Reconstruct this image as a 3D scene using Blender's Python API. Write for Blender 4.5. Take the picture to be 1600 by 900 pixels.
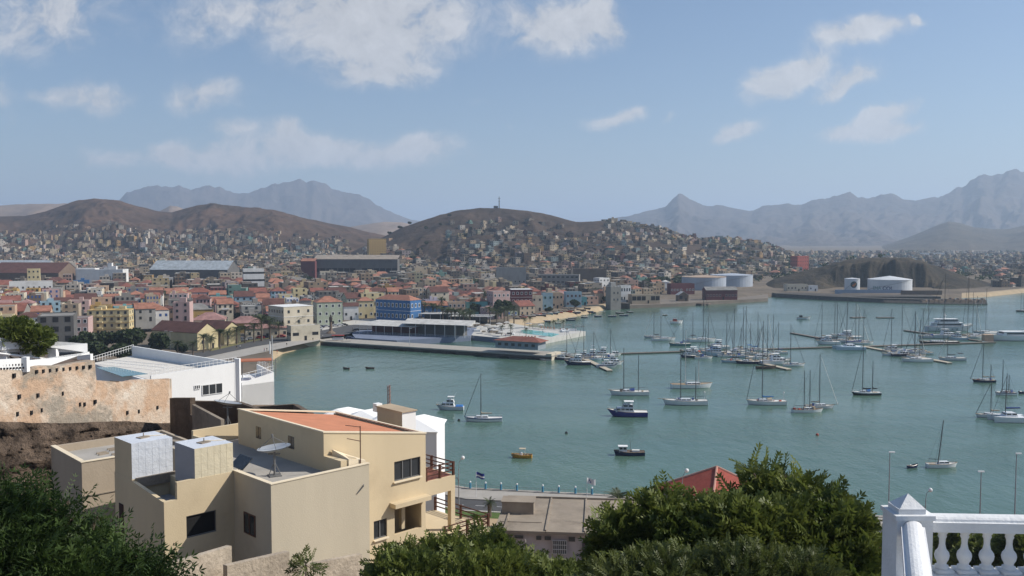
import bpy, math, random
import numpy as np
R = math.radians
random.seed(7); rng = np.random.default_rng(11)
for o in list(bpy.data.objects): bpy.data.objects.remove(o)
sc = bpy.context.scene
col = sc.collection
# ---------------------------------------------------------------- camera
F = 1400.0; H = 52.0; TH = math.atan(75/F)
cd = bpy.data.cameras.new('camera'); cam = bpy.data.objects.new('camera', cd); col.objects.link(cam)
cam.location = (0, 0, H); cam.rotation_euler = (R(90)-TH, 0, 0)
cd.sensor_width = 36; cd.lens = F/1600*36; cd.clip_start = .3; cd.clip_end = 60000
sc.camera = cam
# ---------------------------------------------------------------- world
SUN_AZ, SUN_EL = 87, 41            # degrees clockwise from +Y (view direction), elevation
w = bpy.data.worlds.new('World'); sc.world = w; w.use_nodes = True
wt = w.node_tree; wn = wt.nodes; wl = wt.links; wn.clear()
def N(t, ty, **k):
    n = t.nodes.new(ty)
    for a, b in k.items():
        if a.startswith('i_'): n.inputs[int(a[2:])].default_value = b
        else: setattr(n, a, b)
    return n
def math_n(t, op, a, b=None, clamp=False):
    n = t.nodes.new('ShaderNodeMath'); n.operation = op; n.use_clamp = clamp
    for i, v in enumerate((a, b)):
        if v is None: continue
        if isinstance(v, (int, float)): n.inputs[i].default_value = v
        else: t.links.new(v, n.inputs[i])
    return n.outputs[0]
sky = N(wt, 'ShaderNodeTexSky', sky_type='NISHITA', sun_disc=False, sun_elevation=R(SUN_EL), sun_rotation=R(SUN_AZ),
        altitude=0, air_density=1.0, dust_density=1.0, ozone_density=4.0)
bg = N(wt, 'ShaderNodeBackground'); bg.inputs[1].default_value = 0.10
out = N(wt, 'ShaderNodeOutputWorld'); wl.new(bg.outputs[0], out.inputs[0])
# clouds: soft patches in direction space
tc = N(wt, 'ShaderNodeTexCoord'); sp = N(wt, 'ShaderNodeSeparateXYZ'); wl.new(tc.outputs['Generated'], sp.inputs[0])
yy = math_n(wt, 'MAXIMUM', sp.outputs[1], .04)
uu = math_n(wt, 'DIVIDE', sp.outputs[0], yy); vv = math_n(wt, 'DIVIDE', sp.outputs[2], yy)
cb = N(wt, 'ShaderNodeCombineXYZ'); wl.new(uu, cb.inputs[0]); wl.new(vv, cb.inputs[1])
wz = N(wt, 'ShaderNodeTexNoise', i_2=9.0, i_3=4.0, i_4=.55); wl.new(cb.outputs[0], wz.inputs[0])
wv = N(wt, 'ShaderNodeVectorMath', operation='MULTIPLY_ADD'); wl.new(wz.outputs['Color'], wv.inputs[0])
wv.inputs[1].default_value = (.095, .06, 0); wl.new(cb.outputs[0], wv.inputs[2])
wo = N(wt, 'ShaderNodeVectorMath', operation='SUBTRACT'); wl.new(wv.outputs[0], wo.inputs[0]); wo.inputs[1].default_value = (.0475, .03, 0)
# (direction x px, y px, radius x, radius y, density, slant)
CL = [(105,15,105,75,.75,0),(20,20,80,70,.35,0),(320,30,70,60,.55,0),(410,5,90,30,.35,0),(520,45,90,65,.85,0),(640,45,100,60,1,.0),(560,5,170,40,.5,0),
 (595,117,70,30,.95,0),(860,38,78,48,1.25,0),(935,25,45,35,.8,0),(960,55,16,25,.5,0),(333,145,66,25,.95,0),(150,158,52,25,.9,0),(85,150,50,14,.4,0),
 (10,140,28,28,.5,0),(12,185,35,26,.3,0),(278,236,30,20,1.1,0),(190,243,60,18,.7,0),(365,200,32,14,.7,0),(350,238,60,26,.95,0),(448,210,34,20,1.15,0),
 (440,236,50,24,1.0,0),(530,236,62,24,1.2,0),(670,237,60,26,1.05,0),(600,245,40,14,.7,0),(960,190,42,16,1.15,.2),(1040,186,18,9,.5,.5),
 (1148,206,40,15,1.2,.2),(1200,140,30,26,1.0,.6),(1245,112,48,19,1.4,.25),(1312,137,54,19,1.4,.45),(1335,52,80,19,1.25,.22),(1415,26,18,8,.5,0),
 (1378,182,48,14,1.0,.4),(1308,214,36,13,.95,.1),(1385,211,44,15,1.3,.2),(755,160,36,10,.3,0),(795,205,14,8,.35,0),(1400,100,200,40,.12,0),(350,262,220,16,.22,0),(1500,240,160,60,.12,0)]
acc = None
for (px, py, rx, ry, s, sl) in CL:
    c = ((px-800)/F, math.tan(math.atan((450-py)/F)-TH))
    m1 = N(wt, 'ShaderNodeVectorMath', operation='SUBTRACT'); wl.new(wo.outputs[0], m1.inputs[0]); m1.inputs[1].default_value = (c[0], c[1], 0)
    src = m1.outputs[0]
    if sl:
        rt = N(wt, 'ShaderNodeVectorRotate', rotation_type='Z_AXIS'); wl.new(src, rt.inputs['Vector']); rt.inputs['Angle'].default_value = -sl; src = rt.outputs[0]
    m2 = N(wt, 'ShaderNodeVectorMath', operation='MULTIPLY'); wl.new(src, m2.inputs[0]); m2.inputs[1].default_value = (F/rx, F/ry, 0)
    m3 = N(wt, 'ShaderNodeVectorMath', operation='DOT_PRODUCT'); wl.new(m2.outputs[0], m3.inputs[0]); wl.new(m2.outputs[0], m3.inputs[1])
    e = math_n(wt, 'MULTIPLY', math_n(wt, 'EXPONENT', math_n(wt, 'MULTIPLY', m3.outputs['Value'], -1.05)), s)
    acc = e if acc is None else math_n(wt, 'ADD', acc, e)
n2 = N(wt, 'ShaderNodeTexNoise', i_2=26.0, i_3=10.0, i_4=.66); wl.new(wv.outputs[0], n2.inputs[0])
brk = math_n(wt, 'MULTIPLY', math_n(wt, 'SUBTRACT', n2.outputs['Fac'], .5), 3.4)
dens = math_n(wt, 'MULTIPLY', acc, math_n(wt, 'ADD', brk, 1.0))
mr = N(wt, 'ShaderNodeMapRange', interpolation_type='SMOOTHSTEP'); wl.new(dens, mr.inputs[0]); mr.inputs[1].default_value = .16; mr.inputs[2].default_value = 1.05; mr.inputs[4].default_value = .84
front = math_n(wt, 'GREATER_THAN', sp.outputs[1], .05)
cf = math_n(wt, 'MULTIPLY', mr.outputs[0], front)
cs = N(wt, 'ShaderNodeMapRange'); wl.new(n2.outputs['Fac'], cs.inputs[0]); cs.inputs[1].default_value = .3; cs.inputs[2].default_value = .7; cs.inputs[3].default_value = 5.0; cs.inputs[4].default_value = 7.2
cc = N(wt, 'ShaderNodeVectorMath', operation='SCALE'); cc.inputs[0].default_value = (1, .985, .985); wl.new(cs.outputs[0], cc.inputs['Scale'])
mx = N(wt, 'ShaderNodeMix', data_type='RGBA'); wl.new(cf, mx.inputs['Factor']); wl.new(sky.outputs[0], mx.inputs['A']); wl.new(cc.outputs[0], mx.inputs['B'])
wl.new(mx.outputs['Result'], bg.inputs[0])
# ---------------------------------------------------------------- sun
sl_ = bpy.data.lights.new('sun', 'SUN'); sl_.energy = 5.0; sl_.angle = R(.5); sl_.color = (1, .94, .84)
so = bpy.data.objects.new('sun', sl_); col.objects.link(so)
so.rotation_euler = (R(90-SUN_EL), 0, -R(SUN_AZ)+math.pi)
from mathutils import Vector, Matrix
sd = Vector((math.sin(R(SUN_AZ))*math.cos(R(SUN_EL)), math.cos(R(SUN_AZ))*math.cos(R(SUN_EL)), math.sin(R(SUN_EL))))
so.rotation_euler = sd.to_track_quat('Z', 'Y').to_euler()
so.location = (300, 0, 400)
sc.view_settings.view_transform = 'Standard'; sc.view_settings.look = 'None'
sc.view_settings.exposure = 0.1; sc.view_settings.gamma = 1; sc.view_settings.use_curve_mapping = False
sc.render.engine = 'CYCLES'
sc.cycles.volume_bounces = 1; sc.cycles.max_bounces = 6; sc.cycles.transparent_max_bounces = 8

# ---------------------------------------------------------------- geometry helpers
def ray(px, py):
    u = (px-800)/F; v = (450-py)/F
    return (u, math.cos(TH)+v*math.sin(TH), -math.sin(TH)+v*math.cos(TH))
def PZ(px, py, z):
    r = ray(px, py); t = (z-H)/r[2]; return Vector((r[0]*t, r[1]*t, z))
def PD(px, py, d):
    r = ray(px, py); t = d/r[1]; return Vector((r[0]*t, d, H+r[2]*t))
def proj(p):
    dz = p[2]-H; c = math.cos(TH); s = math.sin(TH)
    f = p[1]*c-dz*s; up = p[1]*s+dz*c
    return (800+F*p[0]/f, 450-F*up/f)
class MB:
    def __init__(s): s.v = []; s.f = []; s.m = []; s.cur = 0
    def add(s, vs, fs):
        b = len(s.v); s.v += [tuple(v) for v in vs]; s.f += [tuple(b+i for i in f) for f in fs]; s.m += [s.cur]*len(fs); return s
    def box(s, x, y, z, sx, sy, sz, rot=0, tx=1, ty=1):   # centre x,y; bottom z; tx,ty top taper
        c, n = math.cos(rot), math.sin(rot); vs = []
        for (k, hx, hy) in ((0, 1, 1), (1, tx, ty)):
            for a, b in ((-1,-1),(1,-1),(1,1),(-1,1)):
                lx, ly = a*sx/2*hx, b*sy/2*hy
                vs.append((x+lx*c-ly*n, y+lx*n+ly*c, z+sz*k))
        return s.add(vs, [(3,2,1,0),(4,5,6,7),(0,1,5,4),(1,2,6,5),(2,3,7,6),(3,0,4,7)])
    def prism(s, poly, z0, z1):
        n = len(poly); a = sum(poly[i][0]*poly[(i+1)%n][1]-poly[(i+1)%n][0]*poly[i][1] for i in range(n))
        if a < 0: poly = poly[::-1]
        zf = (lambda z, i: z[i] if isinstance(z, (list, tuple)) else z)
        if a < 0 and isinstance(z1, (list, tuple)): z1 = list(z1)[::-1]
        vs = [(p[0], p[1], zf(z0, i)) for i, p in enumerate(poly)]+[(p[0], p[1], zf(z1, i)) for i, p in enumerate(poly)]
        return s.add(vs, [tuple(range(n-1, -1, -1)), tuple(range(n, 2*n))]+[(i, (i+1)%n, n+(i+1)%n, n+i) for i in range(n)])
    def tube(s, p0, p1, r0, r1=None, n=6, cap=True):
        r1 = r0 if r1 is None else r1; p0 = Vector(p0); p1 = Vector(p1); d = (p1-p0)
        if d.length < 1e-6: return s
        q = d.to_track_quat('Z', 'Y'); vs = []
        for p, r in ((p0, r0), (p1, r1)):
            for i in range(n):
                a = 2*math.pi*i/n; vs.append(p+q@Vector((math.cos(a)*r, math.sin(a)*r, 0)))
        fs = [(i, (i+1)%n, n+(i+1)%n, n+i) for i in range(n)]
        if cap: fs += [tuple(range(n-1, -1, -1)), tuple(range(n, 2*n))]
        return s.add(vs, fs)
    def path(s, pts, r, n=6):
        for i in range(len(pts)-1):
            ra, rb = (r, r) if not isinstance(r, (list, tuple)) else (r[i], r[i+1])
            s.tube(pts[i], pts[i+1], ra, rb, n)
        return s
    def lathe(s, prof, c=(0, 0, 0), n=16):
        vs = []; m = len(prof)
        for (r, z) in prof:
            for i in range(n):
                a = 2*math.pi*i/n; vs.append((c[0]+r*math.cos(a), c[1]+r*math.sin(a), c[2]+z))
        fs = [(k*n+i, k*n+(i+1)%n, (k+1)*n+(i+1)%n, (k+1)*n+i) for k in range(m-1) for i in range(n)]
        fs += [tuple(range(n-1, -1, -1)), tuple(range((m-1)*n, m*n))]
        return s.add(vs, fs)
    def ball(s, c, r, n=8, sz=1):
        return s.lathe([(r*math.sin(math.pi*k/n) or 1e-4, -r*sz*math.cos(math.pi*k/n)) for k in range(n+1)], c, n+2)
    def mesh(s, name, mats, smooth=False):
        me = bpy.data.meshes.new(name); me.from_pydata(s.v, [], s.f)
        for m in (mats if isinstance(mats, (list, tuple)) else [mats]): me.materials.append(m)
        if any(s.m): me.polygons.foreach_set('material_index', s.m)
        if smooth: me.polygons.foreach_set('use_smooth', [True]*len(s.f))
        me.update(); return me
    def build(s, name, mats, parent=None, smooth=False, loc=None, rz=None):
        return link(name, s.mesh(name, mats, smooth), parent, loc, rz)
def link(name, me, parent=None, loc=None, rz=None):
    o = bpy.data.objects.new(name, me); col.objects.link(o)
    if parent: o.parent = parent
    if loc is not None: o.location = loc
    if rz is not None: o.rotation_euler = (0, 0, rz)
    return o
def npmesh(name, v, f, mats, parent=None, smooth=False, mi=None):
    me = bpy.data.meshes.new(name); v = np.asarray(v, np.float32).reshape(-1, 3); f = np.asarray(f, np.int32); k = f.shape[1]
    me.vertices.add(len(v)); me.vertices.foreach_set('co', v.ravel())
    me.loops.add(f.size); me.loops.foreach_set('vertex_index', f.ravel())
    me.polygons.add(len(f)); me.polygons.foreach_set('loop_start', np.arange(0, f.size, k, dtype=np.int32)); me.polygons.foreach_set('loop_total', np.full(len(f), k, np.int32))
    for m in (mats if isinstance(mats, (list, tuple)) else [mats]): me.materials.append(m)
    if mi is not None: me.polygons.foreach_set('material_index', np.asarray(mi, np.int32))
    if smooth: me.polygons.foreach_set('use_smooth', np.ones(len(f), bool))
    me.update(calc_edges=True); return link(name, me, parent)
def tag(o, label, cat=None, group=None, kind=None):
    if label: o['label'] = label
    if cat: o['category'] = cat
    if group: o['group'] = group
    if kind: o['kind'] = kind
    return o
def empty(name, loc, rz=0, label=None, cat=None, group=None):
    o = bpy.data.objects.new(name, None); col.objects.link(o); o.location = loc; o.rotation_euler = (0, 0, rz); o.empty_display_size = .5
    return tag(o, label, cat, group)
CH = {}
def kids(o): return [c for c in bpy.data.objects if c.parent == o]
def copy_tree(o, loc, rz=None, label=None, group=None, scale=None):
    if o.name not in CH: CH[o.name] = [(c, kids(c)) for c in kids(o)]
    r = o.copy(); col.objects.link(r); r.location = loc
    if rz is not None: r.rotation_euler = (0, 0, rz)
    if scale is not None: r.scale = scale if isinstance(scale, (tuple, list)) else (scale,)*3
    if label: r['label'] = label
    if group: r['group'] = group
    for c, g in CH[o.name]:
        d = c.copy(); col.objects.link(d); d.parent = r
        for e in g:
            h = e.copy(); col.objects.link(h); h.parent = d
    return r

# ---------------------------------------------------------------- materials
MAT = {}
def pmat(name, c, rough=.85, var=.12, scale=.6, bump=0., bscale=6., stain=0., staincol=None, metallic=0., spec=.3, grain=0., streak=1., coord='pos', trans=0.):
    """principled material: base colour broken up by two noises in world position; optional stain patches"""
    if name in MAT: return MAT[name]
    m = bpy.data.materials.new(name); m.use_nodes = True; t = m.node_tree; p = t.nodes['Principled BSDF']; L = t.links
    p.inputs['Roughness'].default_value = rough; p.inputs['Metallic'].default_value = metallic
    p.inputs['Specular IOR Level'].default_value = spec
    g = t.nodes.new('ShaderNodeNewGeometry'); mp = N(t, 'ShaderNodeMapping'); mp.inputs['Scale'].default_value = (1, 1, streak)
    L.new(g.outputs['Position'], mp.inputs['Vector'])
    n = N(t, 'ShaderNodeTexNoise', i_2=scale, i_3=6.0, i_4=.6); L.new(mp.outputs[0], n.inputs[0])
    r = N(t, 'ShaderNodeMapRange'); L.new(n.outputs['Fac'], r.inputs[0]); r.inputs[1].default_value = .3; r.inputs[2].default_value = .7
    r.inputs[3].default_value = 1-var; r.inputs[4].default_value = 1+var
    v = N(t, 'ShaderNodeVectorMath', operation='SCALE'); v.inputs[0].default_value = c[:3]; L.new(r.outputs[0], v.inputs['Scale'])
    cur = v.outputs[0]
    if stain:
        n3 = N(t, 'ShaderNodeTexNoise', i_2=scale*.45, i_3=8.0, i_4=.68); L.new(g.outputs['Position'], n3.inputs[0])
        r3 = N(t, 'ShaderNodeMapRange', interpolation_type='SMOOTHSTEP'); L.new(n3.outputs['Fac'], r3.inputs[0]); r3.inputs[1].default_value = .5; r3.inputs[2].default_value = .68; r3.inputs[4].default_value = stain
        q = N(t, 'ShaderNodeMix', data_type='RGBA'); L.new(r3.outputs[0], q.inputs['Factor']); L.new(cur, q.inputs['A']); q.inputs['B'].default_value = (*(staincol or (c[0]*.5, c[1]*.48, c[2]*.45)), 1)
        cur = q.outputs['Result']
    L.new(cur, p.inputs['Base Color'])
    if bump:
        b = N(t, 'ShaderNodeBump'); b.inputs['Strength'].default_value = bump; b.inputs['Distance'].default_value = .12
        n4 = N(t, 'ShaderNodeTexNoise', i_2=bscale, i_3=5.0, i_4=.6); L.new(g.outputs['Position'], n4.inputs[0]); L.new(n4.outputs['Fac'], b.inputs['Height']); L.new(b.outputs[0], p.inputs['Normal'])
    MAT[name] = m; return m
def leafmat(name, c, c2, sc_=.8):
    if name in MAT: return MAT[name]
    m = bpy.data.materials.new(name); m.use_nodes = True; t = m.node_tree; p = t.nodes['Principled BSDF']; L = t.links
    g = t.nodes.new('ShaderNodeNewGeometry'); n = N(t, 'ShaderNodeTexNoise', i_2=sc_, i_3=3.0); L.new(g.outputs['Position'], n.inputs[0])
    wn_ = N(t, 'ShaderNodeMath', operation='MULTIPLY_ADD'); L.new(g.outputs['Random Per Island'], wn_.inputs[0]); wn_.inputs[1].default_value = .5
    r = N(t, 'ShaderNodeMapRange'); L.new(n.outputs['Fac'], r.inputs[0]); r.inputs[1].default_value = .3; r.inputs[2].default_value = .7; r.inputs[4].default_value = .5
    L.new(r.outputs[0], wn_.inputs[2])
    q = N(t, 'ShaderNodeMix', data_type='RGBA'); L.new(wn_.outputs[0], q.inputs['Factor']); q.inputs['A'].default_value = (*c, 1); q.inputs['B'].default_value = (*c2, 1)
    L.new(q.outputs['Result'], p.inputs['Base Color']); p.inputs['Roughness'].default_value = .55; p.inputs['Specular IOR Level'].default_value = .35
    tr = N(t, 'ShaderNodeBsdfTranslucent'); L.new(q.outputs['Result'], tr.inputs[0]); ms = N(t, 'ShaderNodeMixShader'); ms.inputs[0].default_value = .34
    o = t.nodes['Material Output']; L.new(p.outputs[0], ms.inputs[1]); L.new(tr.outputs[0], ms.inputs[2]); L.new(ms.outputs[0], o.inputs[0])
    MAT[name] = m; return m
M_glass = pmat('window_glass', (.03, .035, .04), .15, .3, .3, spec=.6)
M_dark = pmat('dark_recess', (.02, .02, .022), .9, .2)
M_bark = pmat('bark', (.13, .1, .075), .9, .3, 3, bump=.5)
M_white = pmat('white_paint', (.74, .74, .73), .5, .05, 1.5)
M_conc = pmat('concrete', (.32, .3, .27), .9, .15, .4, bump=.3, stain=.5)

# ---------------------------------------------------------------- noise
def _h(i, j, s): 
    n = (i*374761393+j*668265263+s*974634777) & 0xffffffff
    n = ((n ^ (n >> 13))*1274126177) & 0xffffffff
    return ((n ^ (n >> 16)) & 0xffff)/65535.0
def vnoise(x, y, s=0):
    x = np.asarray(x, float); y = np.asarray(y, float); i = np.floor(x).astype(np.int64); j = np.floor(y).astype(np.int64)
    a = x-i; b = y-j; a = a*a*(3-2*a); b = b*b*(3-2*b)
    return (_h(i, j, s)*(1-a)+_h(i+1, j, s)*a)*(1-b)+(_h(i, j+1, s)*(1-a)+_h(i+1, j+1, s)*a)*b
def fbm(x, y, s=0, o=5, g=.5):
    t = 0; a = 1; n = 0
    for k in range(o): t = t+a*vnoise(x*2**k, y*2**k, s+k); n += a; a *= g
    return t/n
def ridged(x, y, s=0, o=5, g=.55):
    t = 0; a = 1; n = 0
    for k in range(o): t = t+a*(1-np.abs(2*vnoise(x*2**k, y*2**k, s+k)-1)); n += a; a *= g
    return t/n
def sstep(a, b, x):
    t = np.clip((x-a)/(b-a), 0, 1); return t*t*(3-2*t)
# ---------------------------------------------------------------- water
def water_mat():
    m = bpy.data.materials.new('sea_water'); m.use_nodes = True; t = m.node_tree; p = t.nodes['Principled BSDF']; L = t.links
    g = t.nodes.new('ShaderNodeNewGeometry')
    n = N(t, 'ShaderNodeTexNoise', i_2=.012, i_3=4.0); mp = N(t, 'ShaderNodeMapping'); mp.inputs['Scale'].default_value = (.5, 1.6, 1); L.new(g.outputs['Position'], mp.inputs['Vector']); L.new(mp.outputs[0], n.inputs[0])
    q = N(t, 'ShaderNodeMix', data_type='RGBA'); r = N(t, 'ShaderNodeMapRange'); L.new(n.outputs['Fac'], r.inputs[0]); r.inputs[1].default_value = .35; r.inputs[2].default_value = .65
    L.new(r.outputs[0], q.inputs['Factor']); q.inputs['A'].default_value = (.058, .115, .087, 1); q.inputs['B'].default_value = (.080, .145, .110, 1)
    L.new(q.outputs['Result'], p.inputs['Base Color']); p.inputs['Roughness'].default_value = .14; p.inputs['IOR'].default_value = 1.33
    n1 = N(t, 'ShaderNodeTexNoise', i_2=.9, i_3=3.0, i_4=.6); mp1 = N(t, 'ShaderNodeMapping'); mp1.inputs['Rotation'].default_value = (0, 0, .35); mp1.inputs['Scale'].default_value = (1.5, .8, 1); L.new(g.outputs['Position'], mp1.inputs['Vector']); L.new(mp1.outputs[0], n1.inputs[0])
    n2 = N(t, 'ShaderNodeTexNoise', i_2=.16, i_3=3.0, i_4=.5); L.new(mp1.outputs[0], n2.inputs[0])
    h = math_n(t, 'ADD', math_n(t, 'MULTIPLY', n1.outputs['Fac'], .35), n2.outputs['Fac'])
    b = N(t, 'ShaderNodeBump'); b.inputs['Distance'].default_value = .9
    wl2 = N(t, 'ShaderNodeTexNoise', i_2=.011, i_3=4.0, i_4=.6); mp2 = N(t, 'ShaderNodeMapping'); mp2.inputs['Rotation'].default_value = (0, 0, .25); mp2.inputs['Scale'].default_value = (.45, 1.5, 1); L.new(g.outputs['Position'], mp2.inputs['Vector']); L.new(mp2.outputs[0], wl2.inputs[0])
    rr = N(t, 'ShaderNodeMapRange', interpolation_type='SMOOTHSTEP'); L.new(wl2.outputs['Fac'], rr.inputs[0]); rr.inputs[1].default_value = .38; rr.inputs[2].default_value = .62; rr.inputs[3].default_value = .22; rr.inputs[4].default_value = .6; L.new(rr.outputs[0], b.inputs['Strength']); L.new(h, b.inputs['Height']); L.new(b.outputs[0], p.inputs['Normal'])
    return m
M_water = water_mat()
o = MB().add([(-9000, -3000, 0), (9000, -3000, 0), (9000, 2400, 0), (-9000, 2400, 0)], [(0, 1, 2, 3)]).build('sea', M_water); o['kind'] = 'structure'
# ---------------------------------------------------------------- land beyond the water
SH = [(-900,240),(405,240),(424,385),(440,408),(455,417),(475,432),(497,447),(520,462),(560,480),(640,492),(735,500),(790,520),(800,530),(830,548),(870,584),(900,608),(930,641),(960,690),(985,716),(1010,735),(1100,743),(1150,752),(1200,812),(1230,828),(1300,822),(1350,795),(1470,795),(1490,800),(1540,815),(1600,880),(1700,950),(2600,1100)]
SHx = [a for a, b in SH]; SHy = [b for a, b in SH]
def dshore(px): return np.interp(px, SHx, SHy)
def base(px, d):
    k = np.interp(px, [-900, 900, 1250], [1, 1, 0.0]); s = dshore(px)
    z = -3+6.0*sstep(-14, 14, d-s)
    rise = np.clip(d-900, 0, 1600)
    return z+k*rise*.028+(1-k)*rise*.005+np.clip(d-2500, 0, 3000)*.0035*(1-k)
RG = {
 'pale_ridge': dict(dc=4300, fw=1300, bw=900, seed=3, amp=.10, lam=330, p=[(-500,330),(-200,328),(0,321),(30,319),(70,319),(105,318),(135,322),(200,335),(250,331),(268,322),(280,323),(300,332),(400,350),(540,356),(570,351),(600,347),(630,348),(655,354),(700,365),(760,380)]),
 'town_hills': dict(dc=2350, fw=850, bw=700, seed=5, amp=.17, lam=170, p=[(-900,345),(-500,350),(-100,345),(0,338),(40,337),(75,330),(105,320),(125,314),(150,312),(180,314),(215,322),(245,329),(270,332),(285,328),(310,321),(330,319),(355,321),(400,325),(430,329),(460,336),(490,344),(520,350),(550,356),(570,362),(600,368),(650,380),(700,392)]),
 'mast_hill': dict(dc=1650, fw=560, bw=600, seed=9, amp=.10, lam=130, p=[(540,398),(570,384),(600,370),(630,355),(660,345),(690,335),(720,328),(750,325),(780,325),(800,327),(830,331),(860,336),(880,342),(900,347),(930,346),(960,347),(1000,353),(1040,362),(1070,370),(1100,376),(1130,374),(1180,378),(1210,388),(1245,402),(1270,412)]),
 'far_massif': dict(dc=9000, fw=2000, bw=1500, seed=13, amp=.10, lam=700, p=[(100,350),(170,330),(190,312),(200,302),(215,297),(240,291),(265,290),(285,289),(300,296),(320,291),(345,292),(365,300),(390,301),(410,292),(430,287),(455,285),(470,281),(480,286),(490,281),(510,287),(520,297),(545,301),(560,303),(580,312),(592,322),(605,328),(620,335),(640,342),(680,348),(720,356),(800,365)]),
 'jagged_mountains': dict(dc=7800, fw=3000, bw=1500, seed=17, amp=.15, lam=520, p=[(860,362),(900,352),(950,343),(980,337),(1010,330),(1040,322),(1050,311),(1060,302),(1070,308),(1085,316),(1100,321),(1125,322),(1150,325),(1175,328),(1190,322),(1210,321),(1230,318),(1250,318),(1265,312),(1280,309),(1295,308),(1310,304),(1325,301),(1340,306),(1350,308),(1370,306),(1390,304),(1405,308),(1425,311),(1445,308),(1460,307),(1480,300),(1500,292),(1510,283),(1520,277),(1535,271),(1545,274),(1555,273),(1565,268),(1580,263),(1592,267),(1600,272),(1650,285),(1750,300),(1900,320),(2400,330)]),
 'cone_hills': dict(dc=4600, fw=1500, bw=900, seed=21, amp=.10, lam=260, p=[(1340,392),(1380,384),(1420,370),(1440,362),(1460,353),(1480,346),(1500,349),(1520,355),(1550,358),(1575,358),(1600,352),(1650,340),(1750,350),(2300,360)]),
 'quarry_hill': dict(dc=980, fw=110, bw=230, seed=27, amp=.07, lam=30, p=[(1190,448),(1210,436),(1240,427),(1280,418),(1310,410),(1340,406.5),(1380,404),(1420,405.5),(1440,410),(1460,415),(1490,425),(1520,436),(1560,446),(1600,452),(1640,455)]),
}
def ridge_z(k, px, d):
    r = RG[k]; dc = r['dc']; px = np.asarray(px, float); d = np.asarray(d, float)
    py = np.interp(px, [a for a, b in r['p']], [b for a, b in r['p']])
    zc = H+np.tan(np.arctan((450-py)/F)-TH)*dc
    foot = base(px, np.full_like(px, dc-r['fw']))-6
    X = (px-800)/F*dc
    t = np.where(d < dc, (d-(dc-r['fw']))/r['fw'], 1-(d-dc)/r['bw']); t = np.clip(t, 0, 1)
    lam = r['lam']
    g = ridged(X/lam+fbm(X/lam, d/lam/2, r['seed']+50)*.8, d/lam*.35, r['seed'], 6)-.62
    if k == 'quarry_hill':
        cl = sstep(1270, 1330, px)*(1-sstep(1440, 1475, px))
        soft = t**.9; hard = .06*t+.94*sstep(.45, .62, t+g*.12)
        s = soft*(1-cl)+hard*cl
    elif k in ('far_massif', 'jagged_mountains'):
        s = .35*t+.65*t**2.3
    else:
        s = sstep(-.15, 1.0, t)*.75+.25*t; s = (s-s*0)-0
        s = s*sstep(0, .12, t)
    env = np.clip(np.sin(np.pi*np.clip(t, 0, 1)**.8), 0, 1)**.8
    h = np.maximum(zc-foot, 0)
    z = foot+h*s+h*g*r['amp']*3.2*env
    z = z+(fbm(X/lam*5, d/lam*5, r['seed']+9)-.5)*h*.035*(1 if k != 'quarry_hill' else 2)
    if k in ('far_massif', 'jagged_mountains'): z = z+(ridged(X/lam*3.3, d/lam*1.6, r['seed']+70, 5)-.66)*h*.13*sstep(.05, .5, t)
    return np.where(t <= 0, foot-5, z)
def ridge_mesh(k, mat, x0, x1, dx, rows):
    r = RG[k]; px = np.arange(x0, x1+1, dx); d = np.concatenate([np.linspace(r['dc']-r['fw'], r['dc'], rows), np.linspace(r['dc'], r['dc']+r['bw'], rows//3)[1:]])
    PX, D = np.meshgrid(px, d); Z = ridge_z(k, PX, D); X = (PX-800)/F*D
    n, m = PX.shape; v = np.stack([X, D, Z], -1).reshape(-1, 3)
    i = np.arange(n*m).reshape(n, m); f = np.stack([i[:-1, :-1], i[:-1, 1:], i[1:, 1:], i[1:, :-1]], -1).reshape(-1, 4)
    o = npmesh(k, v, f, mat, smooth=k not in ('quarry_hill',)); o['kind'] = 'structure'; return o
def rockmat(name, c1, c2, c3, scale, bs=1.):
    m = bpy.data.materials.new(name); m.use_nodes = True; t = m.node_tree; p = t.nodes['Principled BSDF']; L = t.links
    g = t.nodes.new('ShaderNodeNewGeometry'); n = N(t, 'ShaderNodeTexNoise', i_2=scale, i_3=8.0, i_4=.65); L.new(g.outputs['Position'], n.inputs[0])
    cr = N(t, 'ShaderNodeValToRGB'); e = cr.color_ramp.elements; e[0].position = .36; e[0].color = (*c1, 1); e[1].position = .62; e[1].color = (*c2, 1); L.new(n.outputs['Fac'], cr.inputs[0])
    n2 = N(t, 'ShaderNodeTexNoise', i_2=scale*6, i_3=6.0, i_4=.7); L.new(g.outputs['Position'], n2.inputs[0])
    r = N(t, 'ShaderNodeMapRange', interpolation_type='SMOOTHSTEP'); L.new(n2.outputs['Fac'], r.inputs[0]); r.inputs[1].default_value = .52; r.inputs[2].default_value = .66; r.inputs[4].default_value = .8
    q = N(t, 'ShaderNodeMix', data_type='RGBA'); L.new(r.outputs[0], q.inputs['Factor']); L.new(cr.outputs[0], q.inputs['A']); q.inputs['B'].default_value = (*c3, 1)
    L.new(q.outputs['Result'], p.inputs['Base Color']); p.inputs['Roughness'].default_value = .95; p.inputs['Specular IOR Level'].default_value = .1
    b = N(t, 'ShaderNodeBump'); b.inputs['Strength'].default_value = .9; b.inputs['Distance'].default_value = bs; L.new(n2.outputs['Fac'], b.inputs['Height']); L.new(b.outputs[0], p.inputs['Normal'])
    return m
M_far = rockmat('mountain_rock', (.07, .06, .055), (.11, .09, .08), (.045, .04, .038), .0012, 30)
M_hill = rockmat('shaded_hill_rock', (.052, .037, .027), (.108, .068, .047), (.035, .03, .022), .006, 5)  # cloud shadow over the hills put into the rock colour
M_hill2 = rockmat('shaded_hill_scree', (.045, .034, .027), (.08, .057, .043), (.033, .03, .023), .01, 4)  # centre hill colour darkened too, standing in for cloud shadow
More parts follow.
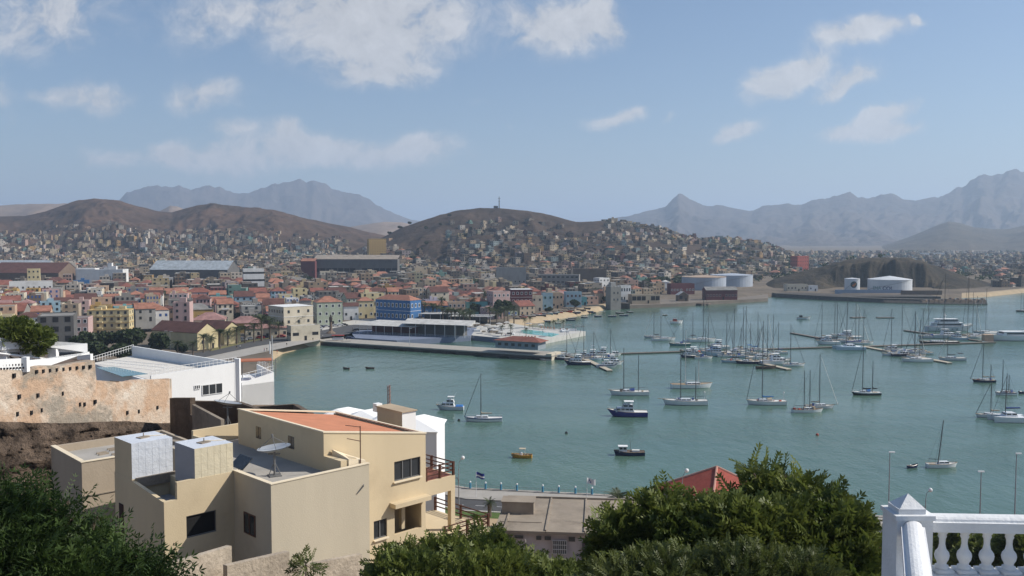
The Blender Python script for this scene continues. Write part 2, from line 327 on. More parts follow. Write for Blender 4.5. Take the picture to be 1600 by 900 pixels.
M_quar = rockmat('quarry_rock', (.028, .025, .021), (.075, .06, .042), (.028, .03, .02), .03, 1.5)
ridge_mesh('far_massif', M_far, 60, 840, 3, 60)
ridge_mesh('jagged_mountains', M_far, 840, 2400, 3, 110)
ridge_mesh('cone_hills', rockmat('olive_hill', (.06, .052, .038), (.10, .082, .06), (.05, .045, .032), .004, 8), 1320, 2300, 4, 60)
ridge_mesh('pale_ridge', rockmat('pale_hill', (.2, .15, .115), (.27, .2, .15), (.15, .11, .085), .003, 8), -500, 780, 4, 50)
ridge_mesh('town_hills', M_hill, -900, 720, 3, 130)
ridge_mesh('mast_hill', M_hill2, 530, 1280, 2.5, 120)
ridge_mesh('quarry_hill', M_quar, 1180, 1650, 1.2, 110)
# plain
px = np.concatenate([np.arange(-1300, -100, 20), np.arange(-100, 1700, 4), np.arange(1700, 2700, 20)]).astype(float)
rel = np.concatenate([np.linspace(-16, 30, 16), np.geomspace(38, 2200, 90)])
PX, RL = np.meshgrid(px, rel); D = dshore(PX)+RL
D[-12:] = np.geomspace(1, 8, 12)[:, None]*D[-12][None, :]
Z = base(PX, D)+(fbm(PX*D/F/60, D/60, 2)-.5)*np.clip((D-900)/600, 0, 3)*3
X = (PX-800)/F*D; n_, m_ = PX.shape; i = np.arange(n_*m_).reshape(n_, m_)
M_plain = rockmat('town_ground', (.12, .10, .08), (.19, .155, .12), (.08, .075, .05), .02, .4)
M_sand = pmat('beach_sand', (.36, .28, .18), .95, .12, .15, bump=.3, bscale=1.5, stain=.4)
f = np.stack([i[:-1, :-1], i[:-1, 1:], i[1:, 1:], i[1:, :-1]], -1).reshape(-1, 4)
fc = (PX[:-1, :-1].ravel(), RL[:-1, :-1].ravel())
sand = ((fc[1] < 24) & (((fc[0] > 795) & (fc[0] < 1000)) | (fc[0] > 1500))) | ((fc[1] < 12) & (fc[0] > 420) & (fc[0] < 500))
o = npmesh('ground', np.stack([X, D, Z], -1), f, [M_plain, M_sand], smooth=True, mi=sand.astype(int)); o['kind'] = 'structure'
def land_z(px, d):
    px = np.asarray(px, float); d = np.asarray(d, float); z = base(px, d)
    for k in ('town_hills', 'mast_hill', 'quarry_hill'):
        p = [a for a, b in RG[k]['p']]; ins = (px > p[0]) & (px < p[-1])
        z = np.where(ins, np.maximum(z, ridge_z(k, px, d)), z)
    return z
# ---------------------------------------------------------------- near slope under the viewer
def coast(x): return np.interp(x, [-400, -108, -92, -78, -50, -30, -10, 18, 62, 100, 400], [345, 345, 330, 268, 222, 195, 178, 173, 160, 155, 150])
def near_z(x, y):
    c = coast(x)
    lz = np.interp(y, [-20, 0, 10, 20, 45, 60, 71, 75, 80, 84, 100, 135, 150, 210, 300], [48, 47.5, 43, 38, 30, 29, 28, 27, 27, 27, 28, 27, 20, 4, 2.4])
    rz = np.interp(y, [-20, 0, 7, 10, 20, 45, 70, 100, 116, 150, 300], [48, 48, 47, 42, 37, 29, 18, 7, 2.3, 2.0, 2.0])
    a = sstep(-34, -14, x); z = lz*(1-a)+rz*a
    a2 = sstep(-20, 0, x); z = np.where((y > 45), np.minimum(z, lz*(1-a2)+rz*a2+0), z)
    return np.where(y > c-1.5, -2.5, z)
xs = np.arange(-170, 175, 1.5); ys = np.concatenate([np.arange(-20, 120, 1.2), np.arange(120, 346, 2.5)])
X, Y = np.meshgrid(xs, ys); Z = near_z(X, Y)
rk = (X < -26) & (Y > 58) & (Y < 84)
Z = Z+(fbm(X/3, Y/3, 31)-.5)*np.where(rk, 3.2, .5)*np.where(Y > 112, 0, 1)
n_, m_ = X.shape; i = np.arange(n_*m_).reshape(n_, m_)
M_slope = rockmat('slope_earth', (.16, .125, .095), (.27, .21, .155), (.09, .075, .055), .25, .25)
o = npmesh('slope', np.stack([X, Y, Z], -1), np.stack([i[:-1, :-1], i[:-1, 1:], i[1:, 1:], i[1:, :-1]], -1).reshape(-1, 4), M_slope, smooth=True); o['kind'] = 'structure'
# ---------------------------------------------------------------- haze
hz = MB().add([(-12500, -3100, -40), (17000, -3100, -40), (17000, 26000, -40), (-12500, 26000, -40), (-12500, -3100, 900), (17000, -3100, 900), (17000, 26000, 900), (-12500, 26000, 900)],
   [(3,2,1,0),(4,5,6,7),(0,1,5,4),(1,2,6,5),(2,3,7,6),(3,0,4,7)])
mh = bpy.data.materials.new('haze'); mh.use_nodes = True; t = mh.node_tree; t.nodes.remove(t.nodes['Principled BSDF'])
v = N(t, 'ShaderNodeVolumePrincipled'); v.inputs['Color'].default_value = (.62, .78, 1, 1); v.inputs['Density'].default_value = 1.1e-4; v.inputs['Anisotropy'].default_value = .2
t.links.new(v.outputs[0], t.nodes['Material Output'].inputs['Volume'])
o = hz.build('haze', mh); tag(o, 'thin pale haze filling the air over the bay and town', kind='stuff')

# smoke drifting before the far right mountain
c = PD(1588, 352, 6500); ms_ = bpy.data.materials.new('smoke'); ms_.use_nodes = True; t = ms_.node_tree; t.nodes.remove(t.nodes['Principled BSDF'])
v = N(t, 'ShaderNodeVolumePrincipled'); v.inputs['Color'].default_value = (.95, .96, 1, 1); g = t.nodes.new('ShaderNodeNewGeometry')
n_s = N(t, 'ShaderNodeTexNoise', i_2=.012, i_3=4.0, i_4=.6); L_ = t.links; L_.new(g.outputs['Position'], n_s.inputs[0]); r_s = N(t, 'ShaderNodeMapRange'); L_.new(n_s.outputs['Fac'], r_s.inputs[0]); r_s.inputs[1].default_value = .42; r_s.inputs[2].default_value = .7; r_s.inputs[4].default_value = .011
L_.new(r_s.outputs[0], v.inputs['Density']); L_.new(v.outputs[0], t.nodes['Material Output'].inputs['Volume'])
m = MB().ball((0, 0, 0), 95, 12, .5); o = m.build('smoke_plume', ms_); o.location = c; o.rotation_euler = (0, R(-25), 0); tag(o, 'thin white smoke drifting before the far right mountain', 'smoke', kind='stuff')
# ================================================================ cream house complex (local frame: x = right-away, y = left-away)
q_ = math.sqrt(.5)
O_ = PD(423.25, 757.5, 48)
M_cream = pmat('cream_render', (.60, .49, .325), .9, .05, .5, bump=.12, bscale=14, stain=.4, staincol=(.44, .35, .235), streak=.15)
M_cream2 = pmat('weathered_cream_render', (.52, .455, .345), .9, .06, .5, bump=.12, bscale=14, stain=.5, staincol=(.38, .325, .245), streak=.15)
M_coping = pmat('pale_coping', (.72, .62, .46), .85, .06, 1)
M_deck = pmat('roof_screed', (.36, .34, .31), .9, .12, .5, bump=.1, stain=.35, staincol=(.25, .235, .21))
M_tile = pmat('terracotta_roof_paint', (.52, .215, .12), .85, .12, .8, bump=.25, bscale=9, stain=.25, staincol=(.48, .19, .11))
M_brown = pmat('brown_timber', (.085, .035, .022), .6, .2, 2)
M_sheet = pmat('silver_foil_sheet', (.60, .63, .68), .5, .06, 1.2, bump=.4, bscale=2.6, spec=.5)
M_sheet2 = pmat('buff_foil_sheet', (.62, .55, .40), .6, .05, 1.2, bump=.35, bscale=2.6)
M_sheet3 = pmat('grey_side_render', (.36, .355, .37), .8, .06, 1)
M_frame = pmat('aluminium_frame', (.16, .16, .16), .4, .05, 1)
M_alu = pmat('pale_aluminium', (.55, .56, .56), .35, .06, 2, metallic=.5)
M_dirtyconc = pmat('dirty_concrete', (.28, .235, .185), .92, .18, .35, bump=.35, stain=.75, staincol=(.13, .105, .08))
house = empty('cream_house', (O_.x, O_.y, 0), R(45), 'large cream villa with orange roof, rooftop dish and clad tanks, nearest the viewer', 'house')
D0 = 38.15; PT = 38.73
m = MB()    # block A: walls with parapet
m.box(3.25, .1, 26, 6.5, .2, PT-26).box(.1, 6.6, 26, .2, 12.8, PT-26).box(6.4, 1.2, 26, .2, 2.0, PT-26-.25)
m.box(3.3, 7, 26, 6.1, 12.6, D0-26-.02)
m.build('wall', M_cream2, house)
MB().box(3.35, 7.7, D0-.01, 6.3, 15.0, .03).build('roof_terrace', M_deck, house)
m = MB(); m.box(3.25, .1, PT, 6.56, .28, .05).box(.1, 2.2, PT, .28, 3.9, .05); m.build('coping', M_coping, house)
m = MB()    # block B with sloping top
bx0, bx1, by0, by1 = 4.8, 12.65, 2.2, 12.6
# front wall with porch recess: built from panels
m.prism([(bx0, by0), (bx0, by1), (bx0+.25, by1), (bx0+.25, by0)], 26, [40.52, 40.52, 40.48, 40.48])
def zf(x): return 40.52-(x-bx0)*(1.25/(bx1-bx0))
def wallpanel(x0, x1, z0, z1=None):
    m.prism([(x0, by0), (x1, by0), (x1, by0+.25), (x0, by0+.25)], z0, [zf(x0) if z1 is None else z1, zf(x1) if z1 is None else z1]*1+[zf(x1) if z1 is None else z1, zf(x0) if z1 is None else z1])
wallpanel(bx0+.25, 8.41, 26); wallpanel(8.41, 9.45, 26, 33.12); wallpanel(8.41, 9.45, 34.31); wallpanel(9.45, 10.05, 26)
wallpanel(10.05, 12.2, 34.95, 36.53); wallpanel(10.05, 12.2, 37.81); wallpanel(12.2, bx1, 34.95)
wallpanel(10.05, bx1, 26, 33.05)
m.box(bx1-.12, (by0+by1)/2+.1, 26, .24, by1-by0-.3, 39.2-26)
m.box((bx0+bx1)/2, by1-.1, 26, bx1-bx0-.6, .2, 39-26)
m.box(11.55, by0+2.2, 26, 3.3, .2, 10)      # porch back wall
m.box(10.0, by0+1.2, 33, .12, 2, 2)
m.box(12.45, by0+.13, 33.0, .36, .24, 2.1).box(11.35, by0+.9, 33, .3, .3, 2.1)
m.box(5.35, 1.3, D0, 1.1, 1.75, .95)       # lean-to beside roof terrace
b_ = m.build('upper_wall', M_cream, house)
MB().prism([(5.3, .35), (6.5, .35), (6.5, 2.1), (5.3, 2.1)], D0+.6, [D0+1.0, D0+.75, D0+.75, D0+1.3]).build('lean_to_roof', M_coping, house)
m = MB(); m.prism([(bx0+.3, by0+.3), (bx1-.3, by0+.3), (bx1-.3, by1-.3), (bx0+.3, by1-.3)], 39.0, [zf(bx0)-.12, zf(bx1)-.12, zf(bx1)-.12, zf(bx0)-.12])
m.build('tiled_roof', M_tile, house)
m = MB()
for (x0, x1, y0, y1) in ((bx0-.05, bx0+.28, by0-.05, by1+.05), (bx0+.28, bx1+.05, by0-.05, by0+.28), (bx0+.28, bx1+.05, by1-.28, by1+.05), (bx1-.25, bx1+.05, by0+.28, by1-.28)):
    m.prism([(x0, y0), (x1, y0), (x1, y1), (x0, y1)], [zf(x0)-.02, zf(x1)-.02, zf(x1)-.02, zf(x0)-.02], [zf(x0)+.06, zf(x1)+.06, zf(x1)+.06, zf(x0)+.06])
m.build('roof_coping', M_coping, house)
def window(parent, x0, x1, z0, z1, y, axis='x', panes=2, out=-1, bars=False, mat=M_glass):
    # glass recessed in a frame; axis x: wall along x at y ; axis y: wall along y at x
    w_ = x1-x0; h_ = z1-z0; g = MB(); f_ = MB()
    def bx(mm, a0, a1, c0, c1, dep, off):
        if axis == 'x': mm.box((a0+a1)/2, y-out*off*1.0, c0, a1-a0, dep, c1-c0)
        else: mm.box(y-out*off, (a0+a1)/2, c0, dep, a1-a0, c1-c0)
    bx(g, x0, x1, z0, z1, .03, .14)
    for i in range(panes+1): 
        a = x0+w_*i/panes; bx(f_, a-.035, a+.035, z0, z1, .07, .10)
    bx(f_, x0, x1, z0, z0+.06, .08, .1); bx(f_, x0, x1, z1-.06, z1, .08, .1)
    if bars:
        for i in range(1, 7): a = x0+w_*i/7; bx(f_, a-.02, a+.02, z0, z1, .03, .03)
    gw = g.build('window', mat, parent); f_.build('window_frame', M_frame, gw); return gw
window(house, 10.05, 12.2, 36.53, 37.81, by0, panes=3)
window(house, 8.41, 9.45, 33.12, 34.31, by0, panes=2)
MB().box(11.1, by0-.06, 36.45, 2.3, .2, .07).build('window_sill', M_coping, house); MB().box(8.93, by0-.06, 33.04, 1.15, .2, .07).build('window_sill', M_coping, house)
MB().box(11.15, by0-.3, 34.95, 2.95, .62, .28).build('awning_slab', M_cream, house)
MB().box(10.55, by0+2.05, 33.05, .85, .08, 1.75).build('door', pmat('dark_red_door', (.10, .02, .018), .5, .1, 2), house)
# left-face windows of B (above terrace) and A
for (y0, y1) in ((9.55, 10.2), (5.5, 6.2)):
    MB().box(bx0+.0, (y0+y1)/2, 38.95, .03, y1-y0, .78).box(bx0+.0, (y0+y1)/2, 38.95, .06, .05, .78).build('window', M_glass, house)
g_ = MB().box(-.012, 2.35, 35.45, .03, 1.25, 1.15).build('window', M_glass, house)
f_ = MB()
for yy_ in (1.75, 2.35, 2.95): f_.box(-.03, yy_, 35.45, .05, .07, 1.15)
for zz_ in (35.42, 36.57): f_.box(-.03, 2.35, zz_, .05, 1.27, .06)
f_.build('window_frame', pmat('brown_frame', (.12, .06, .04), .5), g_)
# balcony
m = MB(); m.box(13.95, 4.6, 35.0, 2.6, 4.75, 1.0).box(15.05, 2.4, 26, .36, .36, 9.0).box(15.05, 6.7, 26, .36, .36, 9.0); m.build('balcony', M_cream, house)
MB().box(13.95, 4.6, 36.003, 2.3, 4.5, .02).build('balcony_floor', pmat('red_tile_floor', (.23, .085, .055), .6, .15, 2), house)
m = MB()
for zz_ in (.3, .58, .86):
    m.box(13.95, 2.3, 36+zz_, 2.6, .06, .07).box(15.15, 4.6, 36+zz_, .06, 4.7, .07).box(13.95, 6.85, 36+zz_, 2.6, .06, .07)
for (x, y) in ((12.75, 2.3), (13.95, 2.3), (15.15, 2.3), (15.15, 4.6), (15.15, 6.85), (13.95, 6.85)): m.box(x, y, 36, .14, .14, .95)
m.build('balcony_railing', M_brown, house)
# lower terrace with rails
m = MB(); m.box(14.9, 3.8, 26, 4.6, 6.0, 6.2); m.build('lower_terrace', M_cream, house)
m = MB()
for zz_ in (.3, .6, .9):
    m.box(15.2, .95, 32.2+zz_, 4.0, .06, .07).box(17.15, 3.8, 32.2+zz_, .06, 5.8, .07)
    m.tube((12.9, .2, 29.6+zz_), (13.2, .95, 32.2+zz_), .04)
for (x, y) in ((13.2, .95), (15.2, .95), (17.15, .95), (17.15, 3.8), (17.15, 6.6)): m.box(x, y, 32.2, .14, .14, 1.0)
m.build('terrace_railing', M_brown, house)
m = MB(); m.box(4.6, 14.2, 36, 4.6, .25, 39.2-36).box(2.35, 12.2, 36, .2, 4, 38.9-36); m.build('rear_parapet', M_cream, house)
# block C
m = MB(); cx0 = -4.11; cy0 = 4.15
for (a_, b_, c_, d_) in ((-3.36, -2.87, 26, 38.7), (-2.87, -1.11, 26, 35.45), (-2.87, -1.11, 36.7, 38.7), (-1.11, 0, 26, 38.7)): m.box((a_+b_)/2, cy0+.12, c_, b_-a_, .24, d_-c_)                    # right-facing wall high part
m.box(cx0+.375, cy0+.12, 26, .75, .24, 11.75)
m.prism([(cx0, cy0+.24), (cx0+.22, cy0+.24), (cx0+.22, 8.4), (cx0, 8.4)], 26, [37.75, 37.75, 38.1, 38.1])
m.box(-1.95, cy0+3.5, 26, 3.85, 5.6, 10.9)
m.box(-2.9, 9.67, 26, 2.42, 2.55, 12.2)                                      # tower
m.box(-1.1, 7.8, 26, 1.7, 1.0, 12.1)
m.build('side_wall', M_cream, house)
MB().box(-2.05, 6.3, 36.9, 3.9, 4.1, .04).build('light_well', M_sheet3, house)
MB().prism([(cx0+.22, 8.15), (-1.0, 8.15), (-1.0, 8.42), (cx0+.22, 8.42)], 37.7, 38.25).build('slab_edge', M_dirtyconc, house)
window(house, -2.87, -1.11, 35.45, 36.7, cy0, panes=1, mat=pmat('black_shutter', (.012, .012, .013), .7))
MB().box(cx0-.01, 10.0, 26, .06, .6, 10.45).build('tall_doorway', pmat('dark_maroon', (.035, .012, .012), .7), house)
# antenna mast and small pipes
m = MB(); m.tube((6.1, .3, 38.7), (6.1, .3, 41.0), .035); m.tube((6.1, .3, 40.95), (5.2, .5, 41.15), .025).tube((6.1, .3, 40.1), (5.3, .5, 40.35), .025)
m.build('aerial', pmat('rusty_pipe', (.12, .06, .045), .8), house)
m = MB(); m.tube((5.6, -.02, 37.1), (6.0, -.12, 37.5), .035).tube((6.0, -.12, 37.5), (6.12, .02, 37.55), .035); m.build('drain_spout', M_frame, house)
# tanks (things resting on the house)
def local(x, y, z): c = q_; return Vector((O_.x+(x-y)*c, O_.y+(x+y)*c, z))
def tank(label, x, y, sx, sy, z0, z1, mats):
    r = empty('clad_water_tank', local(x, y, z0), R(45), label, 'water tank', 'clad tanks on the villa roof')
    h = z1-z0
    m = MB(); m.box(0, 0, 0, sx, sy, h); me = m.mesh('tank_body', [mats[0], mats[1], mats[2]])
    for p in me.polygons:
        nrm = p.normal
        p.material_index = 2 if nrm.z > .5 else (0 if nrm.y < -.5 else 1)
    # wrinkle seams
    link('tank_body', me, r)
    m = MB(); random.seed(3)
    for i in range(1, 5): m.box(0, -sy/2-.004, h*i/5, sx, .008, .008)
    for i in range(1, 6): m.box(-sx/2+sx*i/6, -sy/2-.004, 0, .008, .008, h)
    m.build('cladding_seams', mats[0], r)
    m = MB(); m.box(-.05, -.1, h, .62, .5, .05, .2).tube((0, 0, h), (.02, 0, h+.25), .03); m.build('hatch', M_dirtyconc, r)
    m = MB(); m.path([(.1, 0, h+.08), (.5, -.2, h+.06), (sx/2+.04, -.3, h), (sx/2+.04, -.32, 0)], .025); m.build('pipe', M_coping, r)
    return r
tank('taller rooftop tank with crinkled silver sheet front, left of the buff one', -2.88, 9.65, 2.42, 2.5, 38.2, 40.28, (M_sheet, M_cream, M_sheet))
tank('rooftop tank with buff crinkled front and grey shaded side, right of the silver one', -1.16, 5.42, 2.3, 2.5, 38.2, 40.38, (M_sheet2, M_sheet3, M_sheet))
# satellite dish
def dish(label, loc, r_=1.15, face=(.2, .1, 1.0), h=1.5, cat_mat=M_alu):
    d = empty('satellite_dish', loc, 0, label, 'satellite dish', 'rooftop satellite dishes')
    f_ = Vector(face).normalized(); qf = f_.to_track_quat('Z', 'Y'); n = 24; rings = 5; vs = []; fs = []
    c = Vector((0, 0, h))
    for side in (0, .03):
        for k in range(rings+1):
            rr = r_*k/rings
            for i in range(n): a = 2*math.pi*i/n; vs.append(c+qf@Vector((rr*math.cos(a), rr*math.sin(a), .22*r_*(k/rings)**2-side)))
    for s in (0, 1):
        b0 = s*(rings+1)*n
        for k in range(rings):
            for i in range(n): fs.append((b0+k*n+i, b0+k*n+(i+1)%n, b0+(k+1)*n+(i+1)%n, b0+(k+1)*n+i))
    MB().add(vs, fs).build('reflector', cat_mat, d, smooth=True)
    m = MB(); tip = c+f_*r_*.85
    for k in range(3):
        a = 2.1*k+.4; m.tube(c+qf@Vector((r_*.93*math.cos(a), r_*.93*math.sin(a), .2*r_)), tip, .018)
    m.tube(tip-f_*.02, tip+f_*.16, .06); m.build('feed_arm', M_frame, d)
    m = MB(); m.tube((0, 0, .05), c-f_*.04, .06)
    for k in range(4): a = k*math.pi/2+.4; m.tube((.35*math.cos(a), .35*math.sin(a), .04), (0, 0, h*.55), .025)
    m.box(0, 0, 0, .7, .7, .06, .5).tube((-.35, 0, h-.2), (.35, 0, h-.2), .05)
    m.build('stand', M_frame, d); return d
dish('grey satellite dish lying nearly flat on a lattice stand on the villa roof', local(2.2, 3.4, D0+.02), .97, (-.12, .0, 1))
dish('older satellite dish tilted on a pole behind the villa, before the brown wall', PZ(356, 671, 37.6), 1.02, (.16, .12, 1), 1.9)
m = MB()
for (a, b, rr) in ((0, 0, .3), (.18, .1, .33), (.55, .35, .3), (.75, .45, .28)):
    for i in range(16):
        t0, t1 = 2*math.pi*i/16, 2*math.pi*(i+1)/16
        m.tube((a+rr*1.5*math.cos(t0), b+rr*math.sin(t0), .03), (a+rr*1.5*math.cos(t1), b+rr*math.sin(t1), .03), .025, n=4)
hs = m.build('garden_hose', pmat('blue_grey_hose', (.25, .30, .42), .5)); hs.location = local(1.1, 1.3, D0+.02); tag(hs, 'blue grey hose coiled on the villa roof terrace by the parapet', 'hose')
m = MB(); m.lathe([(.14, 0), (.2, .28), (.21, .3)], n=12); m.build('plastic_bucket', pmat('red_plastic', (.35, .05, .03), .5))
o = bpy.data.objects['plastic_bucket']; o.location = local(.45, 3.4, PT-.55+.02); tag(o, 'small red bucket standing on the villa roof terrace corner', 'bucket')
m = MB(); m.box(0, 0, .3, .06, 1.5, .9).tube((0, -.6, 0), (0, -.6, .5), .03).tube((0, .6, 0), (0, .6, .5), .03).tube((.3, 0, 0), (0, 0, 1), .03)
o = m.build('solar_panel', M_glass); o.location = local(.9, 6.0, D0+.02); o.rotation_euler = (R(0), R(50), R(45)); tag(o, 'dark tilted panel leaning on the villa roof behind the buff tank', 'panel')

# ---- neighbouring grey flat house (left)
c_ = PZ(127.5, 723, 37.3)
nh = empty('flat_house', (c_.x, c_.y, 0), R(43), 'low greyish beige house with empty walled flat roof, left of the villa', 'house')
M_greige = pmat('greige_render', (.40, .33, .25), .9, .07, .5, bump=.15, stain=.2, streak=.35); 
m = MB(); m.box(4, .12, 24, 8, .24, 13.3).box(.12, 3.3, 24, .24, 6.2, 13.3).box(4, 6.5, 24, 8, .24, 13.3).box(7.9, 3.3, 24, .24, 6.2, 13.3).box(4, 3.3, 24, 7.6, 6.2, 12.75); m.build('wall', M_greige, nh)
MB().box(4, 3.3, 36.755, 7.55, 6.15, .02).build('roof', M_deck, nh)
m = MB(); 
m.box(4, .12, 37.3, 8.1, .34, .05).box(.12, 3.4, 37.3, .34, 6.3, .05); m.build('coping', M_coping, nh)
MB().box(3.9, -.03, 35.0, 7.8, .08, .06).build('string_course', M_dirtyconc, nh)
MB().box(.9, -.02, 28.5, .8, .06, 2.3).build('door', pmat('rust_door', (.18, .06, .03), .6), nh)
m = MB()
for (x, y) in ((2.6, 3.6), (3.6, 4.4), (3.3, 2.6)): m.box(x, y, 36.78, .7, .1, .12, .1).box(x, y+.45, 36.78, .7, .1, .12, .1)
tag(m.build('block_stubs', M_dirtyconc, nh), None, kind='stuff')

# ---- old fort wall on rock
def bigwall(name, label, cat, pts, zt, zb, th, mat, holes=None, capmat=None):
    m = MB()
    for i in range(len(pts)-1):
        a, b = Vector(pts[i]), Vector(pts[i+1]); L_ = (b-a).length; k = max(2, int(L_/1.2)); dirv = (b-a)/L_; nr = Vector((dirv.y, -dirv.x))
        vs = []; fs = []
        for j in range(k+1):
            p = a.lerp(b, j/k); z1 = zt[i]+(zt[i+1]-zt[i])*j/k+(vnoise(j*.9, i*7., 4)-.5)*.25; 
            vs += [(p.x, p.y, zb), (p.x, p.y, z1), (p.x-nr.x*th, p.y-nr.y*th, z1), (p.x-nr.x*th, p.y-nr.y*th, zb)]
        for j in range(k):
            b0 = 4*j; fs += [(b0, b0+4, b0+5, b0+1), (b0+1, b0+5, b0+6, b0+2), (b0+2, b0+6, b0+7, b0+3)]
        fs += [(0, 1, 2, 3), (4*k+3, 4*k+2, 4*k+1, 4*k)]
        m.add(vs, fs)
    o = m.build(name, mat); tag(o, label, cat); return o
def fortmat():
    m = bpy.data.materials.new('peeling_ochre_plaster'); m.use_nodes = True; t = m.node_tree; p = t.nodes['Principled BSDF']; L = t.links
    g = t.nodes.new('ShaderNodeNewGeometry'); pos = g.outputs['Position']
    def ns(s, d=8, r=.65, sc_=(1, 1, 1)):
        mp = N(t, 'ShaderNodeMapping'); mp.inputs['Scale'].default_value = sc_; L.new(pos, mp.inputs['Vector'])
        n = N(t, 'ShaderNodeTexNoise', i_2=s, i_3=float(d), i_4=r); L.new(mp.outputs[0], n.inputs[0]); return n.outputs['Fac']
    def mixc(a, b, fac, lo, hi, mx_=1):
        r = N(t, 'ShaderNodeMapRange', interpolation_type='SMOOTHSTEP'); L.new(fac, r.inputs[0]); r.inputs[1].default_value = lo; r.inputs[2].default_value = hi; r.inputs[4].default_value = mx_
        q = N(t, 'ShaderNodeMix', data_type='RGBA'); L.new(r.outputs[0], q.inputs['Factor'])
        if isinstance(a, tuple): q.inputs['A'].default_value = (*a, 1)
        else: L.new(a, q.inputs['A'])
        q.inputs['B'].default_value = (*b, 1); return q.outputs['Result']
    c = mixc((.54, .37, .25), (.62, .50, .39), ns(.35), .42, .58)
    c = mixc(c, (.46, .27, .16), ns(.55, 8, .7, (1, 1, .6)), .56, .66, .6)
    c = mixc(c, (.30, .265, .215), ns(.13, 6, .6), .51, .57, .85)
    c = mixc(c, (.70, .62, .52), ns(.3, 8, .7, (1.3, 1, 1)), .58, .66, .8)
    c = mixc(c, (.17, .14, .11), ns(1.6, 6, .7), .60, .70, .7)
    L.new(c, p.inputs['Base Color']); p.inputs['Roughness'].default_value = .95
    b = N(t, 'ShaderNodeBump'); b.inputs['Strength'].default_value = .8; b.inputs['Distance'].default_value = .25; L.new(ns(1.8, 8, .7), b.inputs['Height']); L.new(b.outputs[0], p.inputs['Normal'])
    return m
M_fort = fortmat()
FD = lambda x: float(np.interp(x, [-140, 35, 149, 186, 264], [69, 77.5, 84, 87, 93]))
fp = [PD(-140, 600, 69), PD(35, 600, 77.5), PD(149, 600, 84), PD(151, 600, 84.6), PD(186, 600, 87), PD(264, 600, 93), PD(268, 600, 97)]
fz = [PD(-140, 583, 69).z, PD(35, 578, 77.5).z, PD(149, 565, 84).z, PD(151, 597, 84.6).z, PD(190, 597, 87).z, PD(264, 592, 93).z, PD(268, 592, 97).z]
fw_ = bigwall('fort_wall', 'old peeling ochre fort wall with square beam holes standing on rock', 'wall', [(p.x, p.y) for p in fp], fz, 31.5, 1.2, M_fort)
m = MB()
for (x, y) in ((28,620),(57,618),(96,615),(123,632),(147,628),(25,647),(47,645),(63,641),(197,645),(215,643),(244,637),(20,587),(130,632)):
    i = 0 if x < 35 else (1 if x < 149 else 3)
    t_ = FD(x); p = PD(x, y, t_-.03); m.box(p.x, p.y+.05, p.z-.17, .36, .3, .36)
for k in range(9): p = PD(56+k*10.5, 581-k*1.0, FD(56+k*10.5)-.03); m.box(p.x, p.y+.05, p.z-.14, .25, .3, .3)
m.build('beam_holes', M_dark, fw_)
# rock outcrop boulders joined to the cliff under the wall
M_cliff = rockmat('cliff_rock', (.055, .042, .034), (.27, .20, .15), (.03, .026, .024), .5, 1.2)
nx, nz = 230, 70; v = []
for j in range(nz):
    for i_ in range(nx):
        u = i_/(nx-1); s = j/(nz-1); x = -62+u*43
        px_ = 0
        for _ in range(3): yb = FD(px_)-1.0; px_ = 800+F*x/yb
        zt = PD(0, 667, yb+.6).z+.25; z = 24+(zt-24)*s; y = yb+1.6-9*(1-s)**.8
        dsp = (float(ridged(x/3.1, z/2.2+s*2, 41, 5))-.6)*4.2+(float(ridged(x/.9, z/.8, 44, 4))-.6)*1.7
        v.append((x, y-dsp*(1-sstep(.93, 1, s)*.6), z+dsp*.3*(1-s)))
i = np.arange(nx*nz).reshape(nz, nx); o = npmesh('rock_cliff', v, np.stack([i[:-1, :-1], i[:-1, 1:], i[1:, 1:], i[1:, :-1]], -1).reshape(-1, 4), M_cliff); o['kind'] = 'structure'
# dark shaded stone walls between fort and villa
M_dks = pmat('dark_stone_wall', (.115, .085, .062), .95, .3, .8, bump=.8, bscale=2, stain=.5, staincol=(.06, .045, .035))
def wseg(mb, a, b, za, zb_, z0, th=.5):
    a = Vector(a[:2]); b = Vector(b[:2]); d = (b-a).normalized(); n = Vector((-d.y, d.x))*th
    mb.prism([(a.x, a.y), (b.x, b.y), (b.x+n.x, b.y+n.y), (a.x+n.x, a.y+n.y)], z0, [za, zb_, zb_, za])
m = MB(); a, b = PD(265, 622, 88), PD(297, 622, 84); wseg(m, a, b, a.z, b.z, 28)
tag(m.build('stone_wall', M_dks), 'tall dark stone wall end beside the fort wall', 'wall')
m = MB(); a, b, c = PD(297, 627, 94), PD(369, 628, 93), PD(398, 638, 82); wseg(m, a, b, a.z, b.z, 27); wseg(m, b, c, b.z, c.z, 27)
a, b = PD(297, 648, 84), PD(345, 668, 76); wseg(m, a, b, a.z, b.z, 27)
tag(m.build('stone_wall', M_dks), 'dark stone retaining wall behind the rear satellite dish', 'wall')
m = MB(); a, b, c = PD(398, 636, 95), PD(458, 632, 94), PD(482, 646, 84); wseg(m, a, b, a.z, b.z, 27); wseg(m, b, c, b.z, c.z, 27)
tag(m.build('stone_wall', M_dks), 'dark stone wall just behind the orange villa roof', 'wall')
m = MB(); a, b, c = PD(300, 632, 80), PD(345, 656, 74), PD(376, 664, 70); wseg(m, a, b, a.z, b.z, 30, .3); wseg(m, PD(300, 655, 80), PD(376, 655, 78), 34, 34.2, 30, .3); wseg(m, PD(243, 668, 66), PD(290, 675, 63), 37.2, 37.6, 30)
tag(m.build('garden_wall', M_dirtyconc), 'low sloping buff garden wall before the dark stone walls', 'wall')

